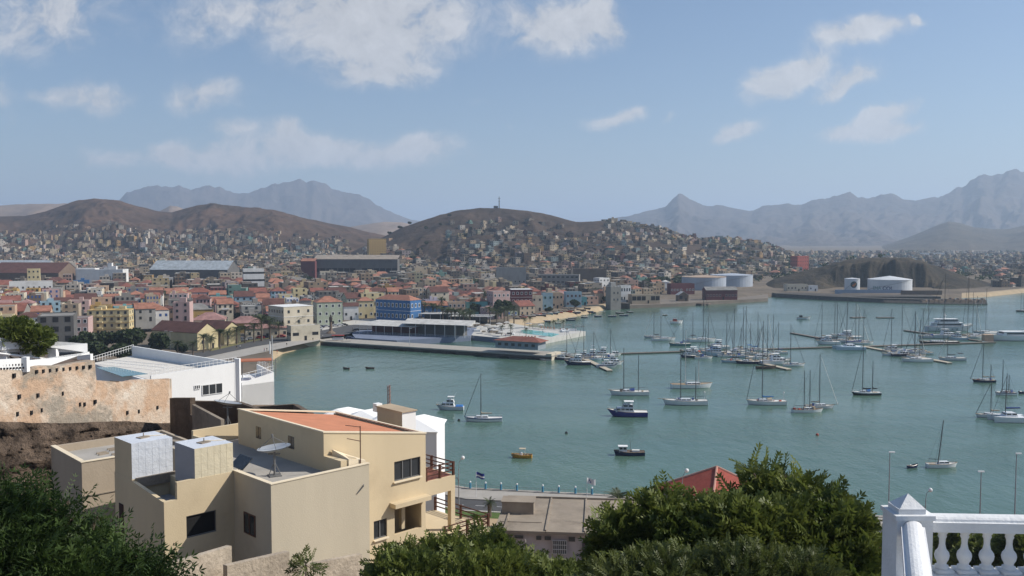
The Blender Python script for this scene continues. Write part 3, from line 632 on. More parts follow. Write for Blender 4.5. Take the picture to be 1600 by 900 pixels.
# ---- white house with the swimming pool
M_wh = pmat('whitewash', (.80, .80, .79), .7, .04, .4, stain=.06, streak=.3)
zd = 33.0; A_ = PZ(369, 575, zd); B_ = PZ(236, 590, zd); C_ = PZ(143, 566, zd); D_ = PZ(209, 555, zd); E_ = PZ(366, 570, zd)
wp = empty('pool_house', (0, 0, 0), 0, 'long white house with rooftop swimming pool and railings above the beach', 'house')
def P2(p): return (p.x, p.y)
D_ = PZ(209, 556, 32.4); C_ = PZ(143, 568, 32.4); D_.z = C_.z = zd
m = MB(); m.prism([P2(B_+Vector((-.1, .15, 0))), P2(A_+Vector((-.15, .1, 0))), P2(D_), P2(C_)], 20, zd-.6)
wseg(m, B_, A_, zd+.25, zd+.85, 20, .3); wseg(m, A_, D_, zd+.85, zd+1.1, 20, .3)
m.prism([(A_.x-.3, A_.y-.1), (A_.x+.5, A_.y-.1), (A_.x+.5, A_.y+.6), (A_.x-.3, A_.y+.6)], 20, zd+1.4)
W1, W2 = PD(369, 626, A_.y+1), PD(431, 602, A_.y+6)
m.prism([(A_.x+.5, A_.y+1), (W2.x, A_.y+5), (W2.x-5, A_.y+14), (A_.x-4, A_.y+10)], 20, 30.2)
wseg(m, (A_.x+.5, A_.y+1), (W2.x, A_.y+5), 30.6, 31.6, 20, .25); wseg(m, (W2.x, A_.y+5), (W2.x-5, A_.y+14), 31.6, 31.6, 20, .25)
m.build('wall', M_wh, wp)
m = MB(); m.prism([P2(B_+Vector((.2, .5, 0))), P2(A_+Vector((-.4, .4, 0))), P2(D_), P2(C_)], zd-.62, zd-.55); m.build('pool_deck', pmat('pool_deck_tiles', (.62, .59, .54), .8, .08, .8), wp)
pa, pb, pc, pd = PZ(150, 574, zd-.5), PZ(190, 588, zd-.5), PZ(231, 584, zd-.5), PZ(178, 573, zd-.5)
m = MB(); m.prism([P2(pa), P2(pb), P2(pc), P2(pd)], zd-.56, zd-.5); m.build('pool_water', pmat('pool_water', (.07, .19, .22), .08, .1, .8, spec=.5), wp)
def railing(parent, pts, h=.95, step=1.2, mat=M_white, r=.03, name='railing', rails=(1, .5)):
    m = MB()
    for i in range(len(pts)-1):
        a, b = Vector(pts[i]), Vector(pts[i+1]); k = max(1, int((b-a).length/step))
        for j in range(k+1): p = a.lerp(b, j/k); m.tube(p, p+Vector((0, 0, h)), r, n=4)
        for t_ in rails: m.tube(a+Vector((0, 0, h*t_)), b+Vector((0, 0, h*t_)), r, n=4)
    return m.build(name, mat, parent)
up = Vector((0, 0, .9))
railing(wp, [B_+Vector((0, .1, .25)), A_+Vector((0, .1, .8))], .8, .6)
railing(wp, [C_+Vector((0, 0, -.5)), Vector((D_.x, D_.y, zd+.4))], .9, .6)
railing(wp, [PZ(160, 569, zd-.5), PZ(262, 579, zd-.5)], .8, .6)
railing(wp, [(A_.x+.6, A_.y+1.2, 30.9), (W2.x-.1, A_.y+5.2, 31.6), (W2.x-5, A_.y+14, 31.6)], 1.0, 1.0)
g = MB(); P = lambda px, t_: Vector(B_[:2]).lerp(Vector(A_[:2]), t_)
dv = (Vector(A_[:2])-Vector(B_[:2])).normalized(); ang = math.atan2(dv.y, dv.x)
for (t_, w_, h_, z_) in ((.70, 3.1, 1.45, 29.6), (.52, .8, .55, 30.6), (.06, .5, .6, 29.7)):
    p = Vector(B_[:2]).lerp(Vector(A_[:2]), t_); g = MB().box(p.x+dv.y*.03, p.y-dv.x*.03, z_, w_, .08, h_, ang).build('window', M_glass, wp)
    f = MB()
    for k in (-.5, -.17, .17, .5): f.box(p.x+dv.y*.08+dv.x*w_*k, p.y-dv.x*.08+dv.y*w_*k, z_, .08, .06, h_, ang)
    for k in (0, h_): f.box(p.x+dv.y*.09, p.y-dv.x*.09, z_+k-.04, w_+.08, .05, .08, ang)
    f.build('window_frame', M_white, g)
m = MB(); m.box(W2.x-3.5, A_.y+7, 33.2, 5.5, 3, .12, .3); m.build('terrace_canopy', pmat('terracotta_awning', (.42, .15, .08), .8), wp)
for (a, b) in ((-6, -1.5), (-1, .1), (-5.8, 1), (-.9, 2.4)): MB().tube((W2.x+a, A_.y+7+b, 30.2), (W2.x+a, A_.y+7+b, 33.2), .06).build('canopy_post', M_frame, wp)
m = MB(); m.path([(W2.x-.5, A_.y+6, 30), (W2.x-.5, A_.y+6, 37.2)], .09); tag(m.build('mast_pole', M_alu), 'bare grey pole at the corner of the white pool house terrace', 'pole')

# ---- white terrace wall with balusters on the fort, far left
tw = empty('terrace_wall', (0, 0, 0), 0, 'white concrete terrace balustrade with thick rails on top of the fort', 'balustrade')
m = MB()
def rail3(a, b, w_=.35, h_=.3): 
    m.tube(a, b, w_/2, n=8)
q1, q2, q3 = PD(-60, 526, 88), PD(137, 553, 96), PD(46, 566, 79)
for (a, b) in ((q1, q2), (q3, PD(140, 556, 94))): wz0 = a.z; wseg(m, a, b, a.z+.15, b.z+.15, (a.z+b.z)/2-.25, .45)
for (a, b) in ((PD(-60, 545, 88), PD(137, 569, 96)), (PD(46, 577, 79), PD(137, 567, 94))): m.tube(a, b, .12, n=6)
for (x, y, d, s) in ((5, 537, 91, .9), (45, 543, 92.5, .7), (83, 548, 94, .9), (133, 556, 95, 1.4)):
    p = PD(x, y, d); m.box(p.x, p.y, p.z-1.8, s, .6, 2.0)
m.build('rail', M_wh, tw)
m = MB(); a, b = PD(-80, 566, 71.8), PD(38, 560, 77.8); wseg(m, a, b, a.z, b.z, 40.2, .35); p = PD(38, 560, 77.6); m.box(p.x, p.y+.2, 40.5, .45, .5, p.z-40.4)
lw = m.build('block_parapet', M_wh, tw)
m = MB()
for r_ in range(3):
    for k in range(9): p = PD(-6+k*5+(r_ % 2)*2.5, 573-k*.25+r_*5, np.interp(-6+k*5, [-80, 38], [71.8, 77.8])-.05); m.box(p.x, p.y+.02, p.z, .13, .1, .16)
m.build('block_openings', M_dark, lw)
m = MB(); m.prism([P2(PD(-80, 560, 72.6)), P2(PD(40, 560, 78.5)), P2(PD(148, 560, 86)), P2(PD(137, 560, 96)), P2(PD(-60, 560, 89))], 34, 39.3); m.build('terrace_floor', pmat('terrace_earth', (.14, .10, .08), .95), tw)

# ---- white building behind the orange roof
wb = empty('white_house', (0, 0, 0), 0, 'bright white house with low vaulted roofs behind the orange villa roof', 'house')
c_ = PZ(665, 668, 35.5); dd = c_.y
def off(x, y): c = q_; return (c_.x+(x-y)*c, c_.y+(x+y)*c)
m = MB(); m.prism([off(-1.4, 0), off(.75, 0), off(.75, 9), off(-1.4, 9)], 20, 35.6); m.prism([off(0, 0), off(.7, -.7), off(1.3, 0), off(1, 2)], 20, 32); m.build('wall', M_wh, wb)
m = MB()
for k, (px_, py_, s) in enumerate(((655, 660, 1.0), (612, 656, 1.15), (575, 650, 1.2), (536, 647, 1.2))):
    p = PD(px_, py_, 74+k*3); w_ = 3.2*s
    m.prism([(p.x-w_/2-.6, p.y-1.5), (p.x+w_/2, p.y-1.8), (p.x+w_/2+.3, p.y+3), (p.x-w_/2, p.y+3)], 20, p.z-.4)
    m.add([(p.x-w_/2-.8, p.y-1.7, p.z-.4), (p.x+w_/2+.2, p.y-2, p.z-.4), (p.x+w_/2+.5, p.y+3.2, p.z-.4), (p.x-w_/2-.2, p.y+3.2, p.z-.4), (p.x-.6, p.y, p.z+.5), (p.x+.3, p.y+1, p.z+.5)],
          [(0, 1, 5, 4), (1, 2, 5), (2, 3, 4, 5), (3, 0, 4)])
m.build('vaulted_roof', M_wh, wb)
for zz_ in (33.2, 31.3): x, y = off(.78, 1.5); MB().box(x, y, zz_, .05, .9, 1.1, R(45)).build('window', M_glass, wb)
x, y = off(-.9, -.02); MB().box(x, y, 33, .5, .05, 1.2, R(45)).build('window', M_glass, wb)
# stair tower with chimney-like block
c_ = PD(629, 645, 63); st = empty('stair_tower', (c_.x, c_.y, 0), R(43), 'small beige rooftop stair block with one white side, behind the orange roof', 'rooftop block')
m = MB(); m.box(.6, 1.6, 30, 1.2, 3.1, c_.z-30); me = m.mesh('block', [M_greige, M_wh]); 
for p in me.polygons: p.material_index = 1 if p.normal.y < -.5 else 0
link('block', me, st)
MB().box(.6, 1.6, c_.z, 1.35, 3.3, .07).build('cap', pmat('tan_screed', (.42, .33, .23), .9), st)
MB().box(.2, 3.4, c_.z-.4, .5, .5, .6).build('flue', M_wh, st)
m = MB(); p = PD(608, 655, 68); 
for (a, b) in ((-.2, 0), (.2, 0), (0, .3)): m.tube((p.x+a, p.y+b, 30), (p.x+a*.4, p.y+b*.4, p.z+2.6), .035, n=4)
for k in range(14): z_ = p.z-1.5+k*.3; m.tube((p.x-.16, p.y, z_), (p.x+.16, p.y, z_+.25), .02, n=3).tube((p.x+.16, p.y, z_), (p.x, p.y+.2, z_+.25), .02, n=3)
tag(m.build('lattice_mast', pmat('red_grey_metal', (.3, .22, .2), .6)), 'slim lattice radio mast rising behind the orange villa roof', 'mast')
m = MB(); p0 = PD(672, 800, 86); m.prism([P2(PD(668, 800, 80)), P2(PD(700, 800, 78)), P2(PD(712, 800, 84)), P2(PD(680, 800, 90))], 18, 25.2)
rs = m.build('lower_roof', M_dirtyconc); tag(rs, 'small flat roof with white edge below the villa balcony', 'building')
# stone garden walls in front
M_rub = pmat('rubble_wall', (.38, .32, .25), .95, .25, .9, bump=.9, bscale=3, stain=.45, staincol=(.2, .16, .13))
m = MB(); a, b = PD(258, 884, 38), PD(362, 853, 42); wseg(m, a, b, a.z, b.z, 26, .3)
tag(m.build('rubble_wall', M_rub), 'broken rubble garden wall in front of the villa beside the left tree', 'wall')
m = MB(); a, b, c = PD(355, 884, 40), PD(452, 862, 43), PD(453, 888, 43); wseg(m, a, b, a.z, b.z, 26, .3); d_ = PD(566, 866, 47); wseg(m, c, d_, c.z, d_.z, 26, .3)
tag(m.build('rubble_wall', M_rub), 'stepped rubble garden wall under the villa corner', 'wall')

# ---- white balustrade, lower right
M_bal = pmat('painted_balustrade', (.70, .71, .72), .6, .07, 3, bump=.18, bscale=22, stain=.35, staincol=(.50, .49, .45))
P0 = PD(1418, 808, 8.6); px_m = F/8.6
bl = empty('balustrade', (P0.x, P0.y, P0.z-1.1), 0, 'white painted classical balustrade with pyramid capped corner post, close at right', 'balustrade')
z0 = 1.1
m = MB(); m.box(0, 0, -1.5, .345, .33, 1.5+z0+.02).box(0, 0, z0+.02, .38, .36, .045); m.build('corner_post', M_bal, bl)
m = MB(); m.box(-.01, 0, z0+.065, .26, .25, .05).add([(-.13, -.12, z0+.115), (.12, -.12, z0+.115), (.12, .12, z0+.115), (-.13, .12, z0+.115), (0, 0, z0+.235)], [(0, 1, 4), (1, 2, 4), (2, 3, 4), (3, 0, 4), (3, 2, 1, 0)]); m.build('pyramid_cap', M_bal, bl)
def hand(name, a, b, zt, wid, parent):
    a = Vector(a); b = Vector(b); d = b-a; L_ = d.length; n = 12
    prof = [(-wid/2, -.13), (-wid/2, -.035), (-wid*.40, -.035)]+[(wid*.38*math.cos(math.pi-math.pi*k/8), .05*math.sin(math.pi*k/8)-.03) for k in range(9)]+[(wid*.40, -.035), (wid/2, -.035), (wid/2, -.13)]
    ux = d.normalized(); uy = Vector((ux.y, -ux.x, 0)); k = len(prof)
    vs = [a+uy*p[0]+Vector((0, 0, zt+p[1])) for p in prof]+[b+uy*p[0]+Vector((0, 0, zt+p[1])) for p in prof]
    fs = [(i, i+1, k+i+1, k+i) for i in range(k-1)]+[(k-1, 0, k, 2*k-1), tuple(range(k-1, -1, -1)), tuple(range(k, 2*k))]
    return MB().add(vs, fs).build(name, M_bal, parent)
hand('handrail', (.17, .02, 0), (3.2, -.16, 0), z0+.01, .22, bl)
hand('handrail', (-.02, -.165, 0), (-1.35, -3.4, 0), z0-.0, .21, bl)
prof = [(a_*.84, b_) for a_, b_ in [(.075, 0), (.075, .035), (.05, .045), (.055, .07), (.075, .10), (.083, .135), (.075, .165), (.045, .2), (.033, .25), (.036, .30), (.05, .325), (.042, .34), (.06, .36), (.06, .39)]]
bp = None; z1 = z0-.12-.39
for k in range(14):
    x = .345+.212*k; y = .02-.055*x
    if bp is None: bp = MB().lathe(prof, (0, 0, 0), 18); bp.box(0, 0, -.03, .17, .17, .035); me = bp.mesh('baluster', M_bal, True); bp = me
    link('baluster', me, bl, (x, y, z1))
for k in range(12):
    tt = .16+k*.06*1.0; x = -.02-1.33*tt*1.1; y = -.165-3.235*tt*1.1
    if y > -3.3: link('baluster', me, bl, (x, y, z1))
m = MB(); m.box(1.7, -.07, z1-.2, 3.1, .26, .17, -.055); m.prism([(-.13, -.165), (.09, -.165), (-1.25, -3.4), (-1.47, -3.4)], z1-.2, z1-.03); m.build('base_rail', M_bal, bl)
m = MB(); m.prism([(-.2, .2), (3.3, .05), (3.3, -3.8), (-1.6, -3.8)], -1.5, z1-.22); m.build('terrace_slab', M_conc, bl)
# ================================================================ seafront below
def sheet(name, pts, z, mat, kind='structure', dz=0):
    p = [PZ(a, b, z) for a, b in pts]; m = MB().add([(v.x, v.y, z+dz) for v in p], [tuple(range(len(p)))]); o = m.build(name, mat); 
    if kind: o['kind'] = kind
    return o
M_pave = pmat('promenade_paving', (.34, .32, .29), .9, .1, .3, bump=.1, stain=.3)
M_asph = pmat('asphalt', (.075, .075, .078), .92, .1, .3, bump=.2, bscale=10)
M_grass = pmat('short_grass', (.075, .12, .03), .95, .25, 1.5, bump=.5, bscale=12)
M_kerb = pmat('pale_kerb', (.45, .43, .39), .9, .1, 1)
M_earth = pmat('tan_earth', (.40, .30, .19), .95, .12, .4, bump=.3, bscale=3, stain=.3)
cx_ = np.arange(-48, 130, 3.0); cyy = coast(cx_)
def strip(name, o0, o1, z, mat, zb=None, kind='structure', xs_=cx_):
    cy = coast(xs_); m = MB()
    for i in range(len(xs_)-1):
        a = [(xs_[i], cy[i]-o0), (xs_[i+1], cy[i+1]-o0), (xs_[i+1], cy[i+1]-o1), (xs_[i], cy[i]-o1)]
        if zb is None: m.add([(p[0], p[1], z) for p in a], [(3, 2, 1, 0)])
        else: m.prism(a, zb, z)
    o = m.build(name, mat); 
    if kind: o['kind'] = kind
    return o
o = strip('seawall', 0, 1.0, 2.35, M_conc, -2); tag(o, None)
strip('promenade', 1.0, 7.5, 2.22, M_pave, .5)
strip('road', 7.7, 14.5, 2.06, M_asph)
strip('kerb', 14.5, 15.0, 2.2, M_kerb, 1.5)
strip('verge', 15.0, 18.5, 2.12, M_grass, 1.5, xs_=np.arange(-48, 20, 3.0))
strip('track', 18.5, 40, 2.10, M_earth)
m = MB()
for i in range(0, 40): 
    x = -30+i*4; y = coast(x)-11.1; a = math.atan2(coast(x+1)-coast(x), 1); m.box(x, y, 2.066, 1.8, .12, .004, a)
o = m.build('lane_marking', M_white); o['kind'] = 'structure'
# bollards
M_blue = pmat('blue_post_paint', (.06, .22, .34), .6, .1, 3)
bme = MB().lathe([(.24, 0), (.24, .15), (.2, .18), (.2, 1.05), (.15, 1.08)], n=10).mesh('post', M_blue); cme = MB().ball((0, 0, 1.28), .2, 6).mesh('ball_top', M_white)
bxs = [732, 757, 782, 808, 850, 876, 903, 930, 1333]
for k, bx_ in enumerate(bxs):
    p = PZ(bx_, 779+(bx_-732)*.045, 2.35); y = coast(p.x)-.6
    r = empty('bollard', (p.x, y, 2.35), 0, '%s short blue seawall bollard from the left' % ['first','second','third','fourth','fifth','sixth','seventh','eighth','ninth'][k], 'bollard', 'blue bollards along the seawall')
    r['label'] = ['first', 'second', 'third', 'fourth', 'fifth', 'sixth', 'seventh', 'eighth', 'ninth'][k]+' blue bollard from the left on the nearest seawall'
    link('post', bme, r); link('ball_top', cme, r)
m = MB()
prev = None
for x in np.arange(-12, 100, 2.5):
    y = coast(x)-.45
    if prev: m.tube((prev[0], prev[1], 2.95), (x, y, 2.95), .025, n=4)
    m.tube((x, y, 2.3), (x, y, 2.95), .025, n=4); prev = (x, y)
tag(m.build('seawall_rail', M_frame), 'thin chain rail along the nearest seawall edge', 'railing')
# lamps
M_pole = pmat('galvanised_pole', (.30, .31, .32), .5, .05, 2, metallic=.3)
def lamp_single(px_, pyb, pyt, label, flip=1):
    p = PZ(px_, pyb, 2.1); h = (pyb-pyt)/F*p.y
    r = empty('street_lamp', p, 0, label, 'street lamp', 'tall single headed street lamps')
    MB().tube((0, 0, 0), (0, 0, h), .14, .07, 8).lathe([(.3, 0), (.22, .3), (.15, .35)], n=8).build('pole', M_pole, r)
    MB().box(.35*flip, 0, h-.02, 1.1, .32, .18, 0, .9, .7).build('lamp_head', M_white, r)
lamp_single(1388, 815, 704, 'tall slim street lamp left of the balustrade post, its foot on the promenade')
lamp_single(1530, 847, 734, 'shorter looking street lamp between two others behind the white balustrade', 0)
lamp_single(1585, 820, 706, 'rightmost tall street lamp above the white balustrade')
def lamp_double(px_, pyb, pyt, label, s=1):
    p = PZ(px_, pyb, 2.1); h = (pyb-pyt)/F*p.y
    r = empty('globe_lamp', p, 0, label, 'street lamp', 'two armed seafront lamps with white globes')
    m = MB(); m.tube((0, 0, 0), (0, 0, h*.8), .12, .07, 8); m.path([(0, 0, h*.78), (.1*s, 0, h*.9), (.6*s, 0, h*.98)], .05).path([(0, 0, h*.5), (-.2*s, 0, h*.62), (-.75*s, 0, h*.62)], .05)
    if True: m.path([(0, 0, h*.55), (-.3*s, 0, h*.64), (-.8*s, 0, h*.63)], .05)
    m.build('pole', M_pole, r)
    MB().ball((.75*s, 0, h*.98), .36, 7).build('lamp_globe', M_white, r); MB().ball((-.95*s, 0, h*.63), .3, 7).build('lamp_globe', M_white, r)
lamp_double(717, 803, 711, 'two armed globe street lamp beside the villa balcony')
lamp_double(1065, 840, 730, 'two armed globe street lamp behind the red hip roof')
lamp_double(1445, 838, 762, 'two armed globe street lamp partly behind the balustrade post')
# flags
def flag(px_, pyb, pyt, label, cols):
    p = PZ(px_, pyb, 2.35); h = (pyb-pyt)/F*p.y; r = empty('flagpole', p, 0, label, 'flagpole', 'flagpoles on the seawall')
    MB().tube((0, 0, 0), (0, 0, h), .06, .04, 6).build('pole', M_white, r)
    n = 8; vs = []; fs = []; mi = []
    for j in range(5):
        for i in range(n+1): u = i/n; vs.append((u*1.6, .15*math.sin(u*6), h-.05-.28*j-.35*u+.05*math.sin(u*7)))
    for j in range(4):
        for i in range(n): fs.append((j*(n+1)+i, j*(n+1)+i+1, (j+1)*(n+1)+i+1, (j+1)*(n+1)+i)); mi.append(cols[1][j][i] if isinstance(cols[1][j], list) else cols[1][j])
    mb = MB().add(vs, fs); mb.m = mi; mb.build('flag', cols[0], r)
M_fb = pmat('flag_blue', (.02, .035, .22), .8); M_fr = pmat('flag_red', (.4, .05, .04), .8)
flag(744, 776, 736, 'flagpole with blue flag flying beside the villa', ([M_fb, M_white, M_fr], [0, 0, [1]*8, 0]))
flag(917, 787, 745, 'flagpole with white flag flying above the flat concrete roof', ([M_white, M_fb], [[0, 0, 0, 0, 0, 0, 0, 0], [0, 0, 1, 0, 0, 0, 0, 0], [0, 0, 0, 1, 0, 0, 0, 0], [0]*8]))
r = empty('bench', PZ(830, 783, 2.22), 0, 'pale concrete bench on the seawall promenade', 'bench')
MB().box(0, 0, .38, 2.6, .5, .1).build('seat', M_kerb, r); MB().box(-1, 0, 0, .2, .45, .38).build('leg', M_kerb, r); MB().box(1, 0, 0, .2, .45, .38).build('leg', M_kerb, r)
p = PZ(1345, 820, 2.2); r = empty('monument', p, 0, 'small carved stone marker with a ring head on the promenade', 'monument')
MB().box(0, 0, 0, 1.2, 1.2, .35).box(0, 0, .35, .7, .7, .2).build('base', M_kerb, r); MB().box(0, 0, .55, .42, .4, 1.7, 0, .8, .8).build('shaft', pmat('pink_stone', (.42, .33, .28), .85), r)
m = MB()
for i in range(12): a, b = 2*math.pi*i/12, 2*math.pi*(i+1)/12; m.tube((.32*math.cos(a), 0, 2.55+.32*math.sin(a)), (.32*math.cos(b), 0, 2.55+.32*math.sin(b)), .1, n=5)
m.build('ring', MAT['pink_stone'], r)
# low concrete roofed building
a = PZ(775, 828, 7.2); b = PZ(932, 833, 7.2)
lb = empty('low_building', (a.x, a.y, 0), math.atan2(b.y-a.y, b.x-a.x), 'long low building with stained flat concrete roof and barred windows near the seawall', 'building')
Wd = 26.5; Dp = 18
M_lil = pmat('faded_lilac_wall', (.50, .45, .45), .9, .07, .5, stain=.25, streak=.3)
m = MB(); m.box(Wd/2-.5, Dp/2+.5, -1, Wd-1, Dp-1, 7.7); m.build('wall', M_lil, lb)
m = MB()
for (x0, x1) in ((-.3, 7.6), (7.7, 13.6), (13.7, Wd)): m.box((x0+x1)/2, Dp/2, 6.75, x1-x0, Dp, .42)
m.build('roof', M_dirtyconc, lb)
m = MB(); m.box(Wd/2, Dp-.1, 7.17, Wd, .25, .3)
for x in (7.65, 13.65, 1.2): m.box(x, Dp/2, 7.172, .25, Dp-.6, .22)
m.box(3.5, 4.2, 7.172, 6.6, .12, .1); m.build('roof_upstand', M_dirtyconc, lb)
m = MB(); m.box(2.6, 10, 7.17, 5.2, 3.2, 1.9).box(2.6, 10, 9.07, 5.5, 3.5, .15); m.build('roof_hut', M_dirtyconc, lb)
for (x0, x1, z_, h_) in ((8.8, 10.9, 3.6, 2.1), (6.2, 7.0, 5.7, .6), (1, 2.4, 5.8, .5), (2.8, 4.2, 5.8, .5), (7.5, 8.5, 5.7, .6), (11.2, 12.2, 5.6, .7), (20, 22, 3.6, 2)):
    g = MB().box((x0+x1)/2, .48, z_, x1-x0, .06, h_).build('window', M_glass, lb)
    if h_ > 1:
        f = MB(); 
        for k in range(8): f.box(x0+(x1-x0)*k/7, .42, z_, .05, .05, h_)
        for k in range(4): f.box((x0+x1)/2, .42, z_+h_*k/3-.02, x1-x0, .05, .05)
        f.build('window_bars', M_white, g)
MB().box(14, .45, 0, 1.4, .12, 5.5).build('door_panel', pmat('dark_panel', (.07, .055, .05), .8), lb)
m = MB()
for k in range(7): m.box(4.6, -.6, 1.0+k*.62, 1.0, .9, .07)
m.tube((4.6, -.6, -1), (4.6, -.6, 6), .12); tag(m.build('spiral_stair', M_conc, None), 'grey spiral stair beside the low building wall', 'stair')
o = bpy.data.objects['spiral_stair']; o.location = lb.location; o.rotation_euler = lb.rotation_euler
# red hip roof house
a = PZ(1120, 730, 9.5); rh = empty('red_roof_house', (a.x, a.y, 0), R(28), 'house with steep red tiled hip roof rising behind the big tree', 'house')
M_red = pmat('red_roof_tile', (.30, .065, .045), .8, .18, 1.2, bump=.5, bscale=4, stain=.3, staincol=(.36, .14, .10))
a_ = 8.6; zt, ze = 9.6, 4.6
MB().box(0, 0, -1, 2*a_-1.4, 2*a_-1.4, ze+1.1).build('wall', M_lil, rh)
vs = [(-a_, -a_, ze), (a_, -a_, ze), (a_, a_, ze), (-a_, a_, ze), (0, 0, zt)]
MB().add(vs, [(0, 1, 4), (1, 2, 4), (2, 3, 4), (3, 0, 4), (3, 2, 1, 0)]).build('roof', M_red, rh)
m = MB()
for v_ in vs[:4]: m.tube(v_, vs[4], .22, n=6)
m.build('ridge_tiles', pmat('pale_ridge_tile', (.48, .26, .2), .8), rh)
# small tiled roof by the balustrade
p = PD(1382, 862, 60); r = empty('tiled_outhouse', (p.x, p.y, p.z), R(15), 'small outhouse with ribbed red tile roof left of the balustrade', 'outhouse')
m = MB()
for k in range(12): m.tube((-1.5+k*.26, -1.2, -.35), (-1.5+k*.26, 1.2, .35), .14, n=6)
m.build('roof', M_red, r); MB().box(0, 0, -8, 3, 2.2, 7.6).build('wall', M_wh, r)
# ================================================================ town
PAL = {'white': (.72, .71, .69), 'cream': (.62, .54, .40), 'grey': (.34, .33, .31), 'concrete grey': (.27, .25, .225), 'pale yellow': (.63, .52, .27), 'ochre': (.52, .32, .075),
 'pink': (.55, .36, .33), 'pale blue': (.30, .46, .55), 'blue': (.035, .15, .37), 'turquoise': (.14, .42, .42), 'peach': (.58, .38, .24), 'pale green': (.40, .45, .33), 'tan': (.42, .33, .23),
 'maroon': (.16, .045, .05), 'brown': (.20, .14, .10), 'lilac': (.48, .43, .52), 'red': (.45, .09, .06), 'dark grey': (.14, .135, .13)}
def desat(v, a, g): l = .3*v[0]+.59*v[1]+.11*v[2]; return tuple((l+(x-l)*a)*g for x in v)
PM = {k: pmat(k.replace(' ', '_')+'_wall', desat(v, .85, .9), .92, .1, .3, stain=.4, streak=.4) for k, v in PAL.items()}
PF = {k: pmat('distant_'+k.replace(' ', '_')+'_wall', tuple(a*b for a, b in zip(desat(v, .68, .58), (1.06, .96, .84))), .92, .12, .1, stain=.35) for k, v in PAL.items()}  # far walls darkened: cloud shadow over the town put into their colour
RP = {'orange tiled': (.42, .15, .075), 'red tiled': (.30, .085, .05), 'dark red': (.15, .055, .042), 'grey': (.26, .25, .235), 'flat grey': (.30, .285, .26), 'white': (.56, .55, .52), 'pink': (.40, .19, .17), 'flat tan': (.36, .29, .22), 'pale blue': (.36, .42, .47)}
RM = {k: pmat(k.replace(' ', '_')+'_roof', desat(v, .72, .82), .9, .25, .35, bump=.4, bscale=1.6, stain=.6) for k, v in RP.items()}
WIN = {}; LASTB = [None]
def winmesh(name, mat, w=1., h=1.):
    if name not in WIN: WIN[name] = MB().box(0, 0, 0, 1, .14, 1).mesh('window', mat)
    return WIN[name]
FR = MB().box(0, 0, 0, 1, .08, 1)
FRM = {}
M_shut = pmat('blue_shutter', (.04, .09, .26), .6); 
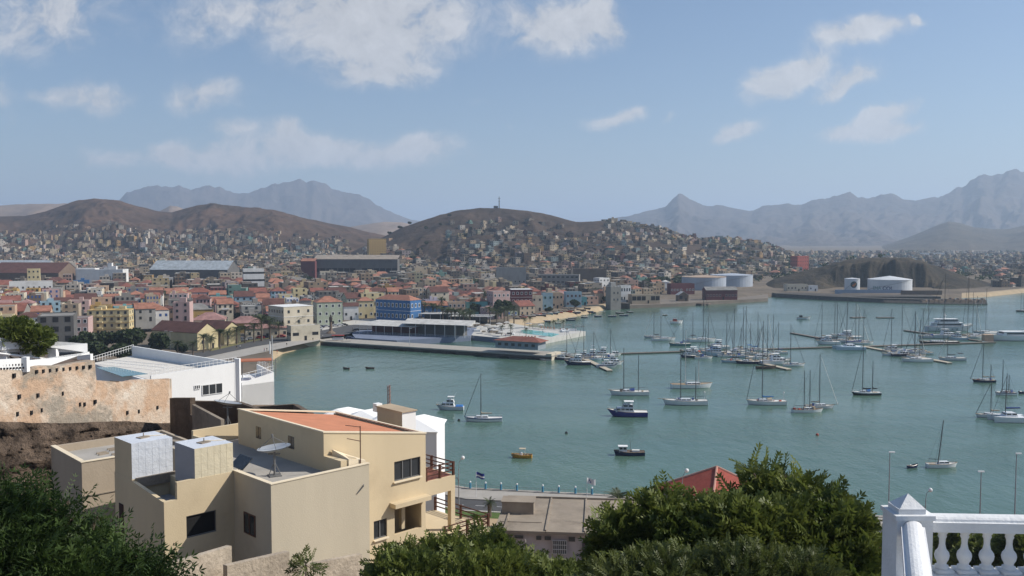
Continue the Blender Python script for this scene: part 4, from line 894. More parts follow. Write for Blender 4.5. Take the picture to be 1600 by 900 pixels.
def bldg(loc, W, D, h, yaw, label, cat, wall, roof, rt='flat', floors=2, nf=4, ns=2, frames=None, group=None, winmat=None, wh=None, ww=None, sink=3, door=True, extra=None, band=None, nr=0, clutter=0):
    """building; local x along front, y back; front at y=0 centre; rt: flat|hip|gable|shed"""
    r = empty('house' if cat == 'house' else cat.replace(' ', '_'), loc, yaw, label, cat, group)
    wm = PM[wall] if isinstance(wall, str) else wall; rm = RM[roof] if isinstance(roof, str) else roof
    m = MB()
    if rt == 'flat':
        m.box(0, D/2, -sink, W, D, sink+h-.45)
        for (x, y, sx, sy) in ((0, .12, W, .24), (0, D-.12, W, .24), (-W/2+.12, D/2, .24, D-.48), (W/2-.12, D/2, .24, D-.48)): m.box(x, y, h-.45, sx, sy, .45)
        m.build('wall', wm, r); MB().box(0, D/2, h-.448, W-.5, D-.5, .03).build('roof', rm, r)
    else:
        e = .35
        m.box(0, D/2, -sink, W, D, sink+h)
        rh = min(W, D)*(.27 if rt != 'shed' else .3)
        if rt == 'gable': m.prism([(-W/2, 0), (W/2, 0), (W/2, .2), (-W/2, .2)], h, h+.01); m.add([(-W/2, 0, h), (-W/2, D, h), (-W/2, D/2, h+rh)], [(0, 2, 1)]).add([(W/2, 0, h), (W/2, D, h), (W/2, D/2, h+rh)], [(0, 1, 2)])
        if rt == 'frontgable': rh = W*.32; m.add([(-W/2, 0, h), (W/2, 0, h), (0, 0, h+rh)], [(0, 1, 2)]).add([(-W/2, D, h), (W/2, D, h), (0, D, h+rh)], [(0, 2, 1)])
        m.build('wall', wm, r)
        x0, x1, y0, y1 = -W/2-e, W/2+e, -e, D+e; t_ = .12; v = []
        if rt == 'hip':
            k = min(W, D)/2
            if W >= D: a, b = (-W/2+k, D/2), (W/2-k, D/2)
            else: a, b = (0, k), (0, D-k)
            if W >= D: fs = [(0, 1, 5, 4), (1, 2, 5), (2, 3, 4, 5), (3, 0, 4)]
            else: fs = [(0, 1, 4), (1, 2, 5, 4), (2, 3, 5), (3, 0, 4, 5)]
            v = [(x0, y0, h), (x1, y0, h), (x1, y1, h), (x0, y1, h), (*a, h+rh), (*b, h+rh)]
            fs = fs+[(3, 2, 1, 0)]
        elif rt == 'gable':
            v = [(x0, y0, h-.08), (x1, y0, h-.08), (x1, y1, h-.08), (x0, y1, h-.08), (x0, D/2, h+rh+.1), (x1, D/2, h+rh+.1)]; fs = [(0, 1, 5, 4), (2, 3, 4, 5)]
            v += [(a, b, c+t_) for a, b, c in v]; fs = [(6, 7, 11, 10), (8, 9, 10, 11), (5, 1, 0, 4), (4, 3, 2, 5), (0, 1, 7, 6), (2, 3, 9, 8), (1, 5, 11, 7), (5, 2, 8, 11), (4, 0, 6, 10), (3, 4, 10, 9)]
        elif rt == 'frontgable':
            v = [(x0, y0, h-.1), (x0, y1, h-.1), (0, y1, h+rh+.1), (0, y0, h+rh+.1), (x1, y0, h-.1), (x1, y1, h-.1)]
            v += [(a, b, c+t_*1.6) for a, b, c in v]; fs = [(6, 9, 8, 7), (9, 10, 11, 8), (1, 2, 3, 0), (2, 5, 4, 3), (0, 3, 9, 6), (3, 4, 10, 9), (2, 1, 7, 8), (5, 2, 8, 11), (0, 6, 7, 1), (4, 5, 11, 10)]
        else:
            v = [(x0, y0, h), (x1, y0, h), (x1, y1, h+rh), (x0, y1, h+rh), (x0, y0, h-.1), (x1, y0, h-.1), (x1, y1, h+rh-.1), (x0, y1, h+rh-.1)]; fs = [(0, 1, 2, 3), (7, 6, 5, 4), (4, 5, 1, 0), (5, 6, 2, 1), (6, 7, 3, 2), (7, 4, 0, 3)]
            m = MB()
        MB().add(v, fs).build('roof', rm, r)
    fh = h/floors; wm_ = winmesh('g' if winmat is None else winmat.name, winmat or M_glass)
    def putw(x, y, z, w_, h_, rz):
        o = link('window', wm_, r, (x, y, z), rz); o.scale = (w_, 1, h_)
        if frames:
            if frames.name not in FRM: FRM[frames.name] = FR.mesh('frame', frames)
            f = link('frame', FRM[frames.name], o, (0, 0, -.12)); f.scale = (1.32, 1.3, 1.24)
    hh = wh or min(1.5, fh*.48)
    for k in range(floors):
        z = k*fh+fh*.34
        if nf:
            st = W/nf; w_ = ww or min(1.2, st*.45)
            for i in range(nf):
                if k == 0 and door and i == nf//2: continue
                putw(-W/2+st*(i+.5), 0, z, w_, hh, 0)
        if ns:
            st = D/ns; w_ = ww or min(1.2, st*.4)
            for i in range(ns): putw(-W/2, st*(i+.5), z, w_, hh, math.pi/2)
        if nr:
            st = D/nr; w_ = ww or min(1.2, st*.4)
            for i in range(nr): putw(W/2, st*(i+.5), z, w_, hh, math.pi/2)
    if door and nf: 
        o = link('door', winmesh('doorw', M_dark), r, (-W/2+W/nf*(nf//2+.5), 0, 0)); o.scale = (1.2, 1, min(2.3, fh*.75))
    if band:
        m = MB()
        for k in range(1, floors+1): m.box(0, D/2, h*k/floors-.18-(.0 if rt == 'flat' else 0), W+.3, D+.3, .16)
        m.build('cornice', band, r)
    if clutter:
        for k in range(clutter):
            x, y = (random.random()-.5)*W*.6, D*(.25+.5*random.random()); 
            MB().box(x, y, h-.43, 1.5+random.random()*2, 1.5+random.random()*1.5, 1.2+random.random()*1.3).build('rooftop_room', wm, r)
    LASTB[0] = r
    return r
FOOT = []   # footprints of placed buildings (x, y, radius)
def L(label, x0, x1, yt, yb, wall, roof, rt='flat', yaw=18, rd=.8, floors=2, nf=4, ns=2, cat='house', zb=3.0, rooffrac=None, **k):
    c = PZ((x0+x1)/2, yb, zb); w_ = (x1-x0)/F*c.y; a = R(yaw); W = w_/(math.cos(a)+rd*abs(math.sin(a))); D = W*rd
    h = (yb-yt)/F*c.y
    if rt in ('hip', 'gable'): h -= min(W, D)*.27*.9; 
    if rt == 'frontgable': h -= W*.32
    h = max(h, 2.2)
    # keep projected span centred: front centre offset
    offx = -D*math.sin(a)*-.5*(-1)
    loc = Vector((c.x+D*math.sin(a)/2, c.y, zb))
    FOOT.append((c.x, c.y+D/2, max(W, D)*.62))
    return bldg(loc, W, D, h, a, label, cat, wall, roof, rt, floors, nf, ns, **k)
WF = M_white
# --- left front rows
uf = L('unfinished grey concrete frame building with open floors above the fort terrace', 36, 112, 493, 553, 'dark grey', 'flat grey', yaw=22, rd=1.5, floors=4, nf=3, ns=4, cat='building', door=False, winmat=M_dark, wh=2.2, ww=2.2)
L('pink three storey house with laundry balconies left of the yellow apartments', 84, 136, 496, 534, 'pink', 'flat grey', yaw=14, rd=.8, floors=3, nf=5, ns=2, frames=WF)
ya = L('yellow four storey apartment block with small balconies', 134, 200, 484, 524, 'pale yellow', 'flat grey', yaw=10, rd=.5, floors=4, nf=6, ns=0, cat='apartment block', clutter=4, band=PM['ochre'], nr=2)
for k in range(3):
    for j in (0, 1): MB().box(-4+j*9, -.5, 3.2+k*3.2, 2.6, 1, .9).build('balcony', PM['pale yellow'], ya)
L('white house with blue shutters and big red hip roof', 203, 261, 474, 515, 'white', 'orange tiled', 'hip', yaw=28, rd=1.0, floors=2, nf=5, ns=2, winmat=M_shut, nr=3)
L('small cream house wedged between yellow block and red hip roof', 193, 212, 488, 518, 'cream', 'flat tan', yaw=8, floors=3, nf=2, ns=0)
och = L('long ochre house with grey dormered roof', 264, 330, 476, 506, 'ochre', 'grey', 'hip', yaw=20, rd=.55, floors=1, nf=7, ns=2, frames=PM['pale yellow'], wh=2.2)
L('brown roofed house left of the ochre dormered house', 246, 272, 478, 503, 'brown', 'dark red', 'hip', yaw=25, floors=2, nf=2, ns=2)
L('pale pink roofed market shed behind the warehouses', 292, 350, 490, 514, 'cream', 'pink', 'hip', yaw=12, rd=.8, floors=1, nf=6, ns=2, cat='shed')
L('second pink roofed shed with ochre wall behind the palms', 350, 408, 496, 520, 'ochre', 'pink', 'hip', yaw=12, rd=.7, floors=1, nf=6, ns=1, cat='shed')
L('long brown roofed warehouse with pale yellow gable by the seafront road', 226, 335, 505, 545, 'pale yellow', 'dark red', 'frontgable', yaw=62, rd=2.4, floors=1, nf=2, ns=0, cat='warehouse')
L('second brown roofed warehouse with pale yellow gable and dark trim', 300, 372, 503, 537, 'pale yellow', 'dark red', 'frontgable', yaw=58, rd=2.0, floors=1, nf=2, ns=0, cat='warehouse')
L('grey cream customs style block with tall windows beside a large palm', 414, 486, 478, 525, 'cream', 'white', yaw=42, rd=1.0, floors=3, nf=3, ns=6, cat='building', band=WF)
L('low cream annex with dark opening at the road bend', 446, 498, 508, 532, 'cream', 'white', yaw=30, rd=.5, floors=1, nf=3, ns=2, cat='building', winmat=M_dark, ww=3)
L('small ochre kiosk in front of the cream annex', 478, 494, 496, 507, 'ochre', 'flat tan', yaw=20, floors=1, nf=2, ns=0, cat='kiosk')
L('white walled shop with red and white frontage behind the palm row', 380, 449, 508, 528, 'cream', 'pink', 'gable', yaw=20, rd=.3, floors=1, nf=5, ns=1, cat='shop')
L('old brick and grey hall with red hip roof and stone walls', 360, 405, 472, 500, 'brown', 'red tiled', 'hip', yaw=20, rd=.8, floors=1, nf=4, ns=2, cat='hall')
L('long hall with red roof and pale cornice behind the pink sheds', 325, 372, 469, 500, 'tan', 'red tiled', 'hip', yaw=15, rd=.7, floors=1, nf=4, ns=1, cat='hall')
L('pale green three storey house with orange hip roof at the square', 484, 534, 464, 508, 'pale green', 'orange tiled', 'hip', yaw=24, rd=.8, floors=3, nf=4, ns=3, frames=WF)
L('cream house with terracotta roof left of the pale green house', 466, 486, 466, 500, 'grey', 'red tiled', 'hip', yaw=15, floors=2, nf=2, ns=0)
L('white cottage with red roof between green and yellow houses', 533, 560, 474, 500, 'white', 'dark red', 'gable', yaw=15, floors=1, nf=3, ns=1)
L('cream yellow house with balcony left of the blue palace', 554, 584, 465, 497, 'pale yellow', 'orange tiled', 'hip', yaw=18, floors=2, nf=3, ns=2, frames=WF)
bp_ = L('large royal blue palace with white framed windows and orange roof', 583, 657, 462, 502, 'blue', 'orange tiled', 'hip', yaw=58, rd=2.6, floors=2, nf=3, ns=9, frames=WF, cat='palace', band=WF, wh=2.0)
ba = L('blue gabled annex with white pinnacles right of the blue palace', 657, 699, 472, 496, 'blue', 'orange tiled', 'gable', yaw=14, rd=.6, floors=1, nf=4, ns=0, cat='annex', frames=WF)
L('tan house with white balcony between blue annex and turquoise hall', 697, 727, 472, 494, 'peach', 'flat tan', yaw=10, floors=2, nf=4, ns=0, frames=WF)
L('turquoise hall with orange roof behind round trees', 725, 762, 466, 492, 'turquoise', 'orange tiled', 'hip', yaw=12, rd=.6, floors=1, nf=4, ns=0, cat='hall')
L('maroon and pink three storey block right of the turquoise hall', 760, 797, 455, 492, 'pink', 'flat grey', yaw=24, rd=.9, floors=3, nf=4, ns=3, frames=WF, cat='building')
L('wide maroon fronted block with white balconies facing the bay', 795, 832, 452, 488, 'maroon', 'pale blue', yaw=8, rd=.8, floors=3, nf=5, ns=2, frames=WF, cat='building', band=WF)
L('narrow cream house facing the beach', 828, 848, 462, 486, 'cream', 'flat tan', yaw=10, floors=2, nf=2, ns=1)
L('bright turquoise house facing the beach', 846, 864, 458, 484, 'pale blue', 'flat tan', yaw=8, floors=2, nf=2, ns=0, frames=PM['turquoise'])
L('peach beach house with dark balcony', 861, 880, 458, 482, 'peach', 'flat tan', yaw=6, floors=2, nf=3, ns=0)
L('blue and pink beachfront house with balustrade', 882, 909, 456, 480, 'pale blue', 'flat grey', yaw=6, floors=2, nf=4, ns=1, frames=PM['pink'])
L('small turquoise hut right of the blue and pink house', 905, 917, 464, 477, 'turquoise', 'flat grey', yaw=6, floors=1, nf=2, ns=0)
L('orange roofed house at the far end of the beach', 925, 943, 455, 474, 'tan', 'orange tiled', 'gable', yaw=20, floors=1, nf=2, ns=1)
L('tall peach house beside the harbour tower', 942, 953, 448, 474, 'peach', 'flat tan', yaw=15, floors=2, nf=2, ns=0)
# harbour tower
c = PZ(962, 478, 3)
t = empty('harbour_tower', c, R(20), 'grey stone harbour tower with battlements at the end of the beach', 'tower')
MB().box(0, 4, -3, 8.5, 8.5, 17).build('wall', PM['concrete grey'], t); m = MB()
for (x, z) in ((-1.5, 4), (1.6, 4), (-1.5, 9), (1.6, 9)): MB().box(x, -.26, z, .9, .1, 1.5).build('window', M_glass, t)
for k in range(4):
    for (x, y) in ((-3.7+k*2.46, 0), (-3.7+k*2.46, 8)): m.box(x, y, 14, 1.1, .6, 1.1)
m.box(0, 4, 14, 8.4, 8.4, .3).box(-1, 4, 14.3, 4, 4, 3.2); m.build('battlements', PM['grey'], t); FOOT.append((c.x, c.y, 10))
L('white colonnaded house attached right of the harbour tower', 966, 986, 446, 473, 'white', 'flat grey', yaw=15, floors=2, nf=4, ns=0, wh=2.4)
L('long open arcaded boat shed on the harbour point', 983, 1032, 460, 474, 'tan', 'flat tan', yaw=12, rd=.4, floors=1, nf=6, ns=0, winmat=M_dark, ww=3.2, wh=3.2, cat='boat shed')
L('maroon harbour warehouse with white end', 1044, 1086, 443, 460, 'maroon', 'flat tan', yaw=12, rd=.4, floors=1, nf=8, ns=0, cat='warehouse', frames=WF)
L('maroon store with orange roof left of the long maroon warehouse', 1016, 1034, 438, 456, 'maroon', 'orange tiled', 'gable', yaw=15, floors=1, nf=3, ns=1, cat='store')
L('small white hut with pitched roof between maroon stores', 1034, 1046, 438, 454, 'white', 'white', 'hip', yaw=10, floors=1, nf=1, ns=0, cat='hut')
L('long low maroon quay shed with grey roof', 1100, 1153, 449, 468, 'maroon', 'grey', 'gable', yaw=8, rd=.35, floors=1, nf=10, ns=0, cat='quay shed', frames=PM['pink'])
L('dark twin gabled boathouse on the harbour point', 1058, 1076, 456, 470, 'brown', 'white', 'frontgable', yaw=8, rd=.8, floors=1, nf=2, ns=0, winmat=M_dark, ww=2.5, wh=2.5, cat='boathouse')
# tanks
def silo(px0, px1, yt, yb, label, cat, mat, roofmat, zb=3, cone=.08, d=None):
    c = PZ((px0+px1)/2, yb, zb); r_ = (px1-px0)/2/F*c.y; c.y += r_; h = (yb-yt)/F*(c.y-r_)
    t = empty('storage_tank', c, 0, label, cat, 'round storage tanks by the harbour')
    MB().lathe([(r_, -2), (r_, h)], n=40).build('shell', mat, t, smooth=False); MB().lathe([(r_*1.01, h), (r_*1.01, h+.3), (r_*.6, h+.3+r_*cone*.4), (.2, h+.3+r_*cone)], n=40).build('roof', roofmat, t, smooth=False)
    m = MB()
    for k in range(2): 
        for i in range(24): a = math.pi+i*.09; b = a+.09; m.tube((r_*1.02*math.cos(a), r_*1.02*math.sin(a), 1+i*h/26), (r_*1.02*math.cos(b), r_*1.02*math.sin(b), 1+(i+1)*h/26), .12, n=4)
    m.build('stair', M_frame, t); FOOT.append((c.x, c.y, r_+4)); return t, r_, h
M_tank = pmat('grey_tank_paint', (.36, .40, .46), .6, .1, .1, stain=.25, staincol=(.3, .22, .16)); M_trust = pmat('rusty_tank_roof', (.36, .27, .2), .8, .15, .1, stain=.5, staincol=(.3, .17, .1))
silo(1072, 1142, 434, 454, 'wide grey storage tank with rusty roof, left of the two behind the quay', 'storage tank', M_tank, M_trust)
silo(1118, 1184, 431, 449, 'wide pale grey storage tank with clean roof, right of the two behind the quay', 'storage tank', M_tank, M_tank)
M_tw = pmat('shaded_white_tank_paint', (.56, .58, .60), .6, .06, .1, stain=.12)  # white lowered so the shade on the tank fronts sits in the paint
ts, rs_, hs_ = silo(1324, 1347, 436, 456, 'small white round tank with dark disc emblem under the quarry cliff', 'storage tank', M_tw, M_tw, cone=.1)
tb, rb_, hb_ = silo(1370.5, 1437, 438, 456, 'large white round tank with conical roof and painted lettering', 'storage tank', M_tw, M_tw, cone=.16)
M_emb = pmat('dark_green_paint', (.02, .045, .05), .6, .05); M_eo = pmat('orange_paint', (.5, .15, .03), .6, .05); M_ltr = pmat('navy_lettering', (.10, .12, .20), .6, .05); M_ltr2 = pmat('teal_lettering', (.25, .36, .38), .6, .05)
def wrap(o, r_, a0, z0, mat, name, parent):
    me = o
    for v in me.vertices:
        a = a0+v.co.x/r_; rr = r_+.06+v.co.z; v.co = (rr*math.sin(a), -rr*math.cos(a), z0+v.co.y)
    me.materials.clear(); me.materials.append(mat); return link(name, me, parent)
def disc(rad, n=24, sx=1, off=0): 
    m = MB(); rows = 8; vs = [(0, 0, off)]; fs = []
    for k in range(1, rows+1):
        for i in range(n): a = 2*math.pi*i/n; vs.append((rad*k/rows*math.cos(a)*sx, rad*k/rows*math.sin(a), off))
    for i in range(n): fs.append((0, 1+i, 1+(i+1) % n))
    for k in range(rows-1):
        for i in range(n): fs.append((1+k*n+i, 1+(k+1)*n+i, 1+(k+1)*n+(i+1) % n, 1+k*n+(i+1) % n))
    return m.add(vs, fs).mesh('emblem', M_emb)
wrap(disc(3.1), rs_, -.12, hs_*.56, M_emb, 'emblem', ts)
m = MB().add([(-1.6, -1.2, .06), (.2, -1.9, .06), (1.9, .6, .06), (1.2, 1.9, .06), (-.3, 1.0, .06), (-1.0, .2, .06)], [(0, 1, 2, 3, 4, 5)]); wrap(m.mesh('emblem_flame', M_eo), rs_, -.12, hs_*.56, M_eo, 'emblem_flame', ts)
def textmesh(s, size):
    cu = bpy.data.curves.new('lettering', 'FONT'); cu.body = s; cu.size = size; cu.extrude = .02; cu.offset = .035*size; cu.resolution_u = 3; o = bpy.data.objects.new('tmp', cu); col.objects.link(o)
    dg = bpy.context.evaluated_depsgraph_get(); dg.update(); me = bpy.data.meshes.new_from_object(o.evaluated_get(dg)); bpy.data.objects.remove(o); return me
me1 = textmesh('ENA', 4.7); w1 = max(v.co.x for v in me1.vertices); me2 = textmesh('COL', 4.7)
wrap(me1, rb_, -1.22, 1.6, M_ltr2, 'lettering', tb); wrap(me2, rb_, -1.22+(w1+.8)/rb_, 1.6, M_ltr, 'lettering', tb)
m = MB(); a, b = PZ(1305, 459, 2.5), PZ(1410, 459, 2.5); m.prism([(a.x, a.y), (b.x, b.y), (b.x, b.y+1), (a.x, a.y+1)], -1, 6.2); tag(m.build('quay_wall', pmat('blue_grey_wall', (.23, .29, .38), .8, .1, .2)), 'long blue grey yard wall in front of the lettered tank', 'wall')
m = MB(); a, b = PZ(1408, 461, 2.5), PZ(1472, 461, 2.5); m.prism([(a.x, a.y), (b.x, b.y), (b.x, b.y+1), (a.x, a.y+1)], -1, 6.6); tag(m.build('quay_wall', PM['brown']), 'brown stone yard wall right of the blue grey one', 'wall')
m = MB(); pts = [(1203, 460), (1330, 466.5), (1470, 466.5)]
for i in range(2): a, b = PZ(*pts[i], 1.2), PZ(*pts[i+1], 1.2); m.prism([(a.x, a.y), (b.x, b.y), (b.x, b.y+40), (a.x, a.y+40)], -3, 2.9)
M_rip = pmat('rip_rap', (.07, .062, .055), .95, .35, .5, bump=1, bscale=1.2)
o = m.build('quay', M_rip); o['kind'] = 'structure'
# breakwater
pts = [(1213, 464.5), (1300, 469.5), (1380, 473), (1470, 475), (1540, 475.5)]; m = MB(); vs = []
for i in range(len(pts)-1):
    a, b = PZ(*pts[i], 0), PZ(*pts[i+1], 0); m.prism([(a.x, a.y), (b.x, b.y), (b.x, b.y+13), (a.x, a.y+13)], -3, 3.4)
    m.prism([(a.x, a.y-3), (b.x, b.y-3), (b.x, b.y), (a.x, a.y)], -3, [.4, .4, 2.6, 2.6][::1])
tag(m.build('breakwater', M_rip), 'long low dark rock breakwater stretching across the far bay', 'breakwater')
random.seed(5); p = PZ(1543, 475.5, 0)
for k, (x, w_, h_) in enumerate(((1448, 6, 3), (1462, 9, 4), (1476, 7, 3), (1488, 9, 6), (1500, 8, 5), (1513, 11, 4.5), (1527, 8, 3.5), (1538, 7, 5))):
    p = PZ(x, 473, 3.4); m = MB().box(0, 0, 0, w_, 5, h_*.45, .1, .7, .8).box(w_*.2, 0, h_*.45, w_*.4, 3, .9, .3, .6, .7); o = m.build('stacked_blocks', PM['brown']); o.location = (p.x, p.y+5, 3.4)
    tag(o, '%s dark stack of cargo from the left on the breakwater end' % ['first', 'second', 'third', 'fourth', 'fifth', 'sixth', 'seventh', 'eighth'][k], 'cargo stack', 'dark stacks on the breakwater end')
L('low cream harbour office left of the white tanks', 1228, 1262, 444, 455, 'cream', 'flat tan', yaw=5, rd=.4, floors=1, nf=6, ns=0, cat='office')
L('small white quay hut beside the harbour office', 1262, 1278, 446, 455, 'white', 'white', yaw=5, floors=1, nf=2, ns=0, cat='hut')
# --- taller / farther landmarks, placed on the terrain
def LF(label, x0, x1, yt, yb, d, wall, roof, rt='flat', **k):
    # building at distance d whose base sits on the land there; image height from yt to yb
    xm = (x0+x1)/2; z = float(land_z(xm, d)); a = R(k.get('yaw', 15)); rd = k.get('rd', .8); w_ = (x1-x0)/F*d; W = w_/(math.cos(a)+rd*abs(math.sin(a))); D = W*rd
    top = PD(xm, yt, d).z; h = max(top-z, 3.0)
    if rt in ('hip', 'gable'): h -= min(W, D)*.27
    X = (xm-800)/F*d; FOOT.append((X, d+D/2, max(W, D)*.65)); kk = {q: v for q, v in k.items() if q not in ('yaw', 'rd', 'cat')}
    return bldg(Vector((X+D*math.sin(a)/2, d, z)), W, D, h, a, label, k.get('cat', 'house'), wall, roof, rt, sink=6, **kk)
LF('tall ochre tower block standing alone below the hills', 572, 603, 373, 400, 1290, 'ochre', 'flat tan', floors=9, nf=7, ns=4, cat='tower block', yaw=20, rd=.6, nr=0)
LF('red and grey apartment block near the quarry hill', 1238, 1265, 400, 420, 1250, 'red', 'flat grey', floors=5, nf=5, ns=4, cat='apartment block', yaw=25, rd=.7)
LF('long white hospital like building on the far plain', 1440, 1477, 395, 404, 2300, 'white', 'white', floors=2, nf=8, ns=0, cat='building', yaw=5, rd=.4)
st_ = LF('long stadium stand with brown flat canopy roof', 490, 622, 405, 420, 1010, 'dark grey', 'flat tan', 'shed', floors=1, nf=14, ns=0, cat='stadium', yaw=-2, rd=.16, winmat=M_dark, ww=6, wh=4)
LF('shorter brown roofed shed joined to the stadium stand', 470, 492, 408, 420, 1000, 'maroon', 'orange tiled', 'shed', floors=1, nf=3, ns=0, cat='shed', yaw=0, rd=.6)
LF('long low hall with pale roof left of the stadium', 232, 360, 408, 424, 900, 'dark grey', 'pale blue', 'gable', floors=1, nf=10, ns=0, cat='hall', yaw=-4, rd=.4)
LF('long cream roofed hall at the foot of the centre hill', 897, 948, 420, 434, 900, 'brown', 'flat tan', floors=1, nf=8, ns=0, cat='hall', yaw=2, rd=.5)
LF('pale roofed hall among dark trees', 775, 822, 418, 434, 880, 'grey', 'flat tan', floors=1, nf=7, ns=0, cat='hall', yaw=0, rd=.5)
LF('huge brown gabled shed at the left edge of the town', -20, 100, 411, 432, 850, 'brown', 'dark red', 'gable', floors=1, nf=8, ns=0, cat='shed', yaw=-6, rd=.5)
LF('pale blue roofed long shed behind the brown shed', -30, 76, 407, 418, 960, 'grey', 'pale blue', 'gable', floors=1, nf=8, ns=0, cat='shed', yaw=-4, rd=.3)
ch = LF('white modern church with stepped tower and round windows', 118, 190, 421, 436, 860, 'white', 'white', floors=1, nf=0, ns=0, cat='church', yaw=6, rd=.4, door=False)
m = MB(); m.box(-14, 8, 0, 18, 12, 16).box(8, 6, 0, 4, 4, 21).box(12, 6, 0, 4, 4, 18).box(4.5, 6, 0, 4, 4, 17); m.build('tower', PM['white'], ch)
for k in range(5): 
    MB().tube((4+k*4.3, -.3, 5.5), (4+k*4.3, 0.1, 5.5), 1.5, n=14).build('round_window', M_glass, ch)
LF('yellow narrow four storey house above the white arcaded hall', 38, 60, 420, 448, 760, 'pale yellow', 'flat grey', floors=4, nf=3, ns=3, yaw=25)
L('white and pink arcaded hall with balustraded roof', 6, 76, 440, 472, 'white', 'flat grey', yaw=28, rd=.6, floors=2, nf=8, ns=5, cat='hall', frames=None, zb=4)
L('bright blue house with terrace above red roofs', 110, 138, 438, 460, 'blue', 'flat grey', yaw=25, floors=2, nf=3, ns=2, zb=4, clutter=1)
L('mint green house with dark red roof', 158, 210, 442, 465, 'pale green', 'dark red', 'hip', yaw=22, floors=1, nf=5, ns=4, zb=4)
L('brown house with orange roof left of the mint house', 122, 162, 444, 466, 'brown', 'orange tiled', 'hip', yaw=20, floors=1, nf=4, ns=3, zb=4)
L('house with orange hip roof and wing in the left foreground town', 66, 120, 455, 478, 'peach', 'orange tiled', 'hip', yaw=30, floors=1, nf=3, ns=2)
L('pale yellow house at the far left edge with blue tank', 2, 34, 462, 482, 'pale yellow', 'flat grey', yaw=30, floors=1, nf=2, ns=2)
L('wide orange roofed house in the old town', 163, 212, 455, 478, 'peach', 'orange tiled', 'hip', yaw=20, floors=1, nf=4, ns=3)
L('white balconied house with dark verandas above orange roofs', 247, 284, 434, 462, 'white', 'flat tan', yaw=12, floors=2, nf=5, ns=2, wh=2.3, zb=4)
L('long orange tiled roof house left of the grey mansard villa', 240, 292, 452, 474, 'tan', 'orange tiled', 'gable', yaw=14, rd=.6, floors=1, nf=5, ns=0)
L('grey villa with mansard roof and dormers', 272, 322, 451, 478, 'grey', 'grey', 'hip', yaw=30, floors=2, nf=4, ns=3, frames=WF)
L('pale blue house with terraces among trees', 290, 332, 424, 446, 'pale blue', 'flat grey', yaw=18, floors=2, nf=4, ns=2, zb=4, clutter=2)
L('tall white stepped modern building', 374, 412, 420, 466, 'white', 'white', yaw=20, floors=4, nf=4, ns=2, cat='building', zb=4, clutter=1, ww=5)
L('pale cream house with arched windows left of the white modern building', 350, 378, 446, 466, 'cream', 'flat tan', yaw=18, floors=1, nf=3, ns=2, zb=4, wh=2.4)
L('pink three storey house right of the white modern building', 414, 460, 444, 468, 'pink', 'flat tan', yaw=22, floors=2, nf=6, ns=3, zb=4)
L('lilac gabled house in the middle of the old town', 426, 458, 460, 484, 'lilac', 'flat grey', yaw=15, floors=2, nf=3, ns=2)
L('cream house with round window above the old town', 496, 526, 424, 446, 'cream', 'flat tan', yaw=15, floors=3, nf=3, ns=2, zb=4, clutter=1)
L('orange hip roofed big house behind the blue annex', 660, 708, 447, 470, 'peach', 'orange tiled', 'hip', yaw=25, floors=1, nf=4, ns=3)
L('cream and orange flat roofed block in the middle town', 625, 662, 427, 446, 'peach', 'flat tan', yaw=8, floors=2, nf=5, ns=2, zb=4)
L('dark unfinished concrete block left of the cream and orange block', 594, 628, 428, 450, 'dark grey', 'flat grey', yaw=10, floors=2, nf=4, ns=2, zb=4, winmat=M_dark, ww=3)
L('grey office block with glass panels behind the beach houses', 840, 908, 429, 452, 'concrete grey', 'flat grey', yaw=-8, rd=.4, floors=3, nf=9, ns=0, cat='office block', zb=4, ww=2.5)
L('white and blue office left of the harbour tower', 928, 953, 434, 458, 'white', 'flat grey', yaw=30, floors=3, nf=3, ns=4, cat='office', zb=4)
L('yellow roof house right of the middle town palms', 764, 800, 440, 458, 'pale yellow', 'flat tan', yaw=15, floors=1, nf=4, ns=1, zb=4)
# --- waterside club, pier, pool platform
def plat(name, pts, z, mat, zb=-3, side=None):
    v = [PZ(a, b, z) for a, b in pts]; o = MB().prism([(p.x, p.y) for p in v], zb, z).build(name, mat); return o, v
M_whdeck = pmat('white_deck', (.47, .46, .43), .85, .1, .3, stain=.2); M_bluewall = pmat('blue_grey_deck_wall', (.16, .19, .26), .85, .12, .2)
o, v = plat('quay_club', [(555, 528), (620, 532), (735, 525), (745, 512), (620, 505), (545, 515)], 2.6, M_bluewall); o['kind'] = 'structure'; o.name = 'club_quay'
o, v = plat('pool_platform', [(738, 524), (836, 533), (915, 517.5), (880, 514.5), (830, 511), (800, 505), (700, 503)], 2.4, M_whdeck); o['kind'] = 'structure'
m = MB(); a, b, c = PZ(738, 524, 2.4), PZ(834, 533, 2.4), PZ(915, 517.6, 2.4); wseg(m, a, b, 2.42, 2.42, -1, -.3); 
o = m.build('platform_wall', M_bluewall); o['kind'] = 'structure'
v = [PZ(a, b, 2.5) for a, b in ((806, 519), (830, 522), (862, 526), (874, 522), (846, 517.5), (820, 514.5))]
tag(MB().prism([(p.x, p.y) for p in v], 2.3, 2.5).build('swimming_pool', pmat('turquoise_pool', (.09, .40, .36), .1, .05, .5, spec=.5)), 'turquoise swimming pool on the white waterside platform', 'pool')
sheet('seafront_road', [(262, 570), (330, 556), (400, 541), (450, 533), (500, 528), (545, 522), (560, 515), (640, 512), (640, 505), (545, 508), (505, 516), (440, 526), (392, 534), (320, 549), (240, 562)], 3.0, M_asph, dz=.06)
sheet('pavement', [(290, 575), (350, 563), (420, 549), (470, 538), (505, 531), (498, 528.5), (450, 533.5), (400, 541.5), (330, 556.5), (264, 570.5)], 3.0, M_pave, dz=.10)
sheet('plaza', [(500, 524), (560, 514), (640, 503), (620, 497), (560, 499), (500, 509), (480, 517)], 3.0, M_kerb, dz=.04)
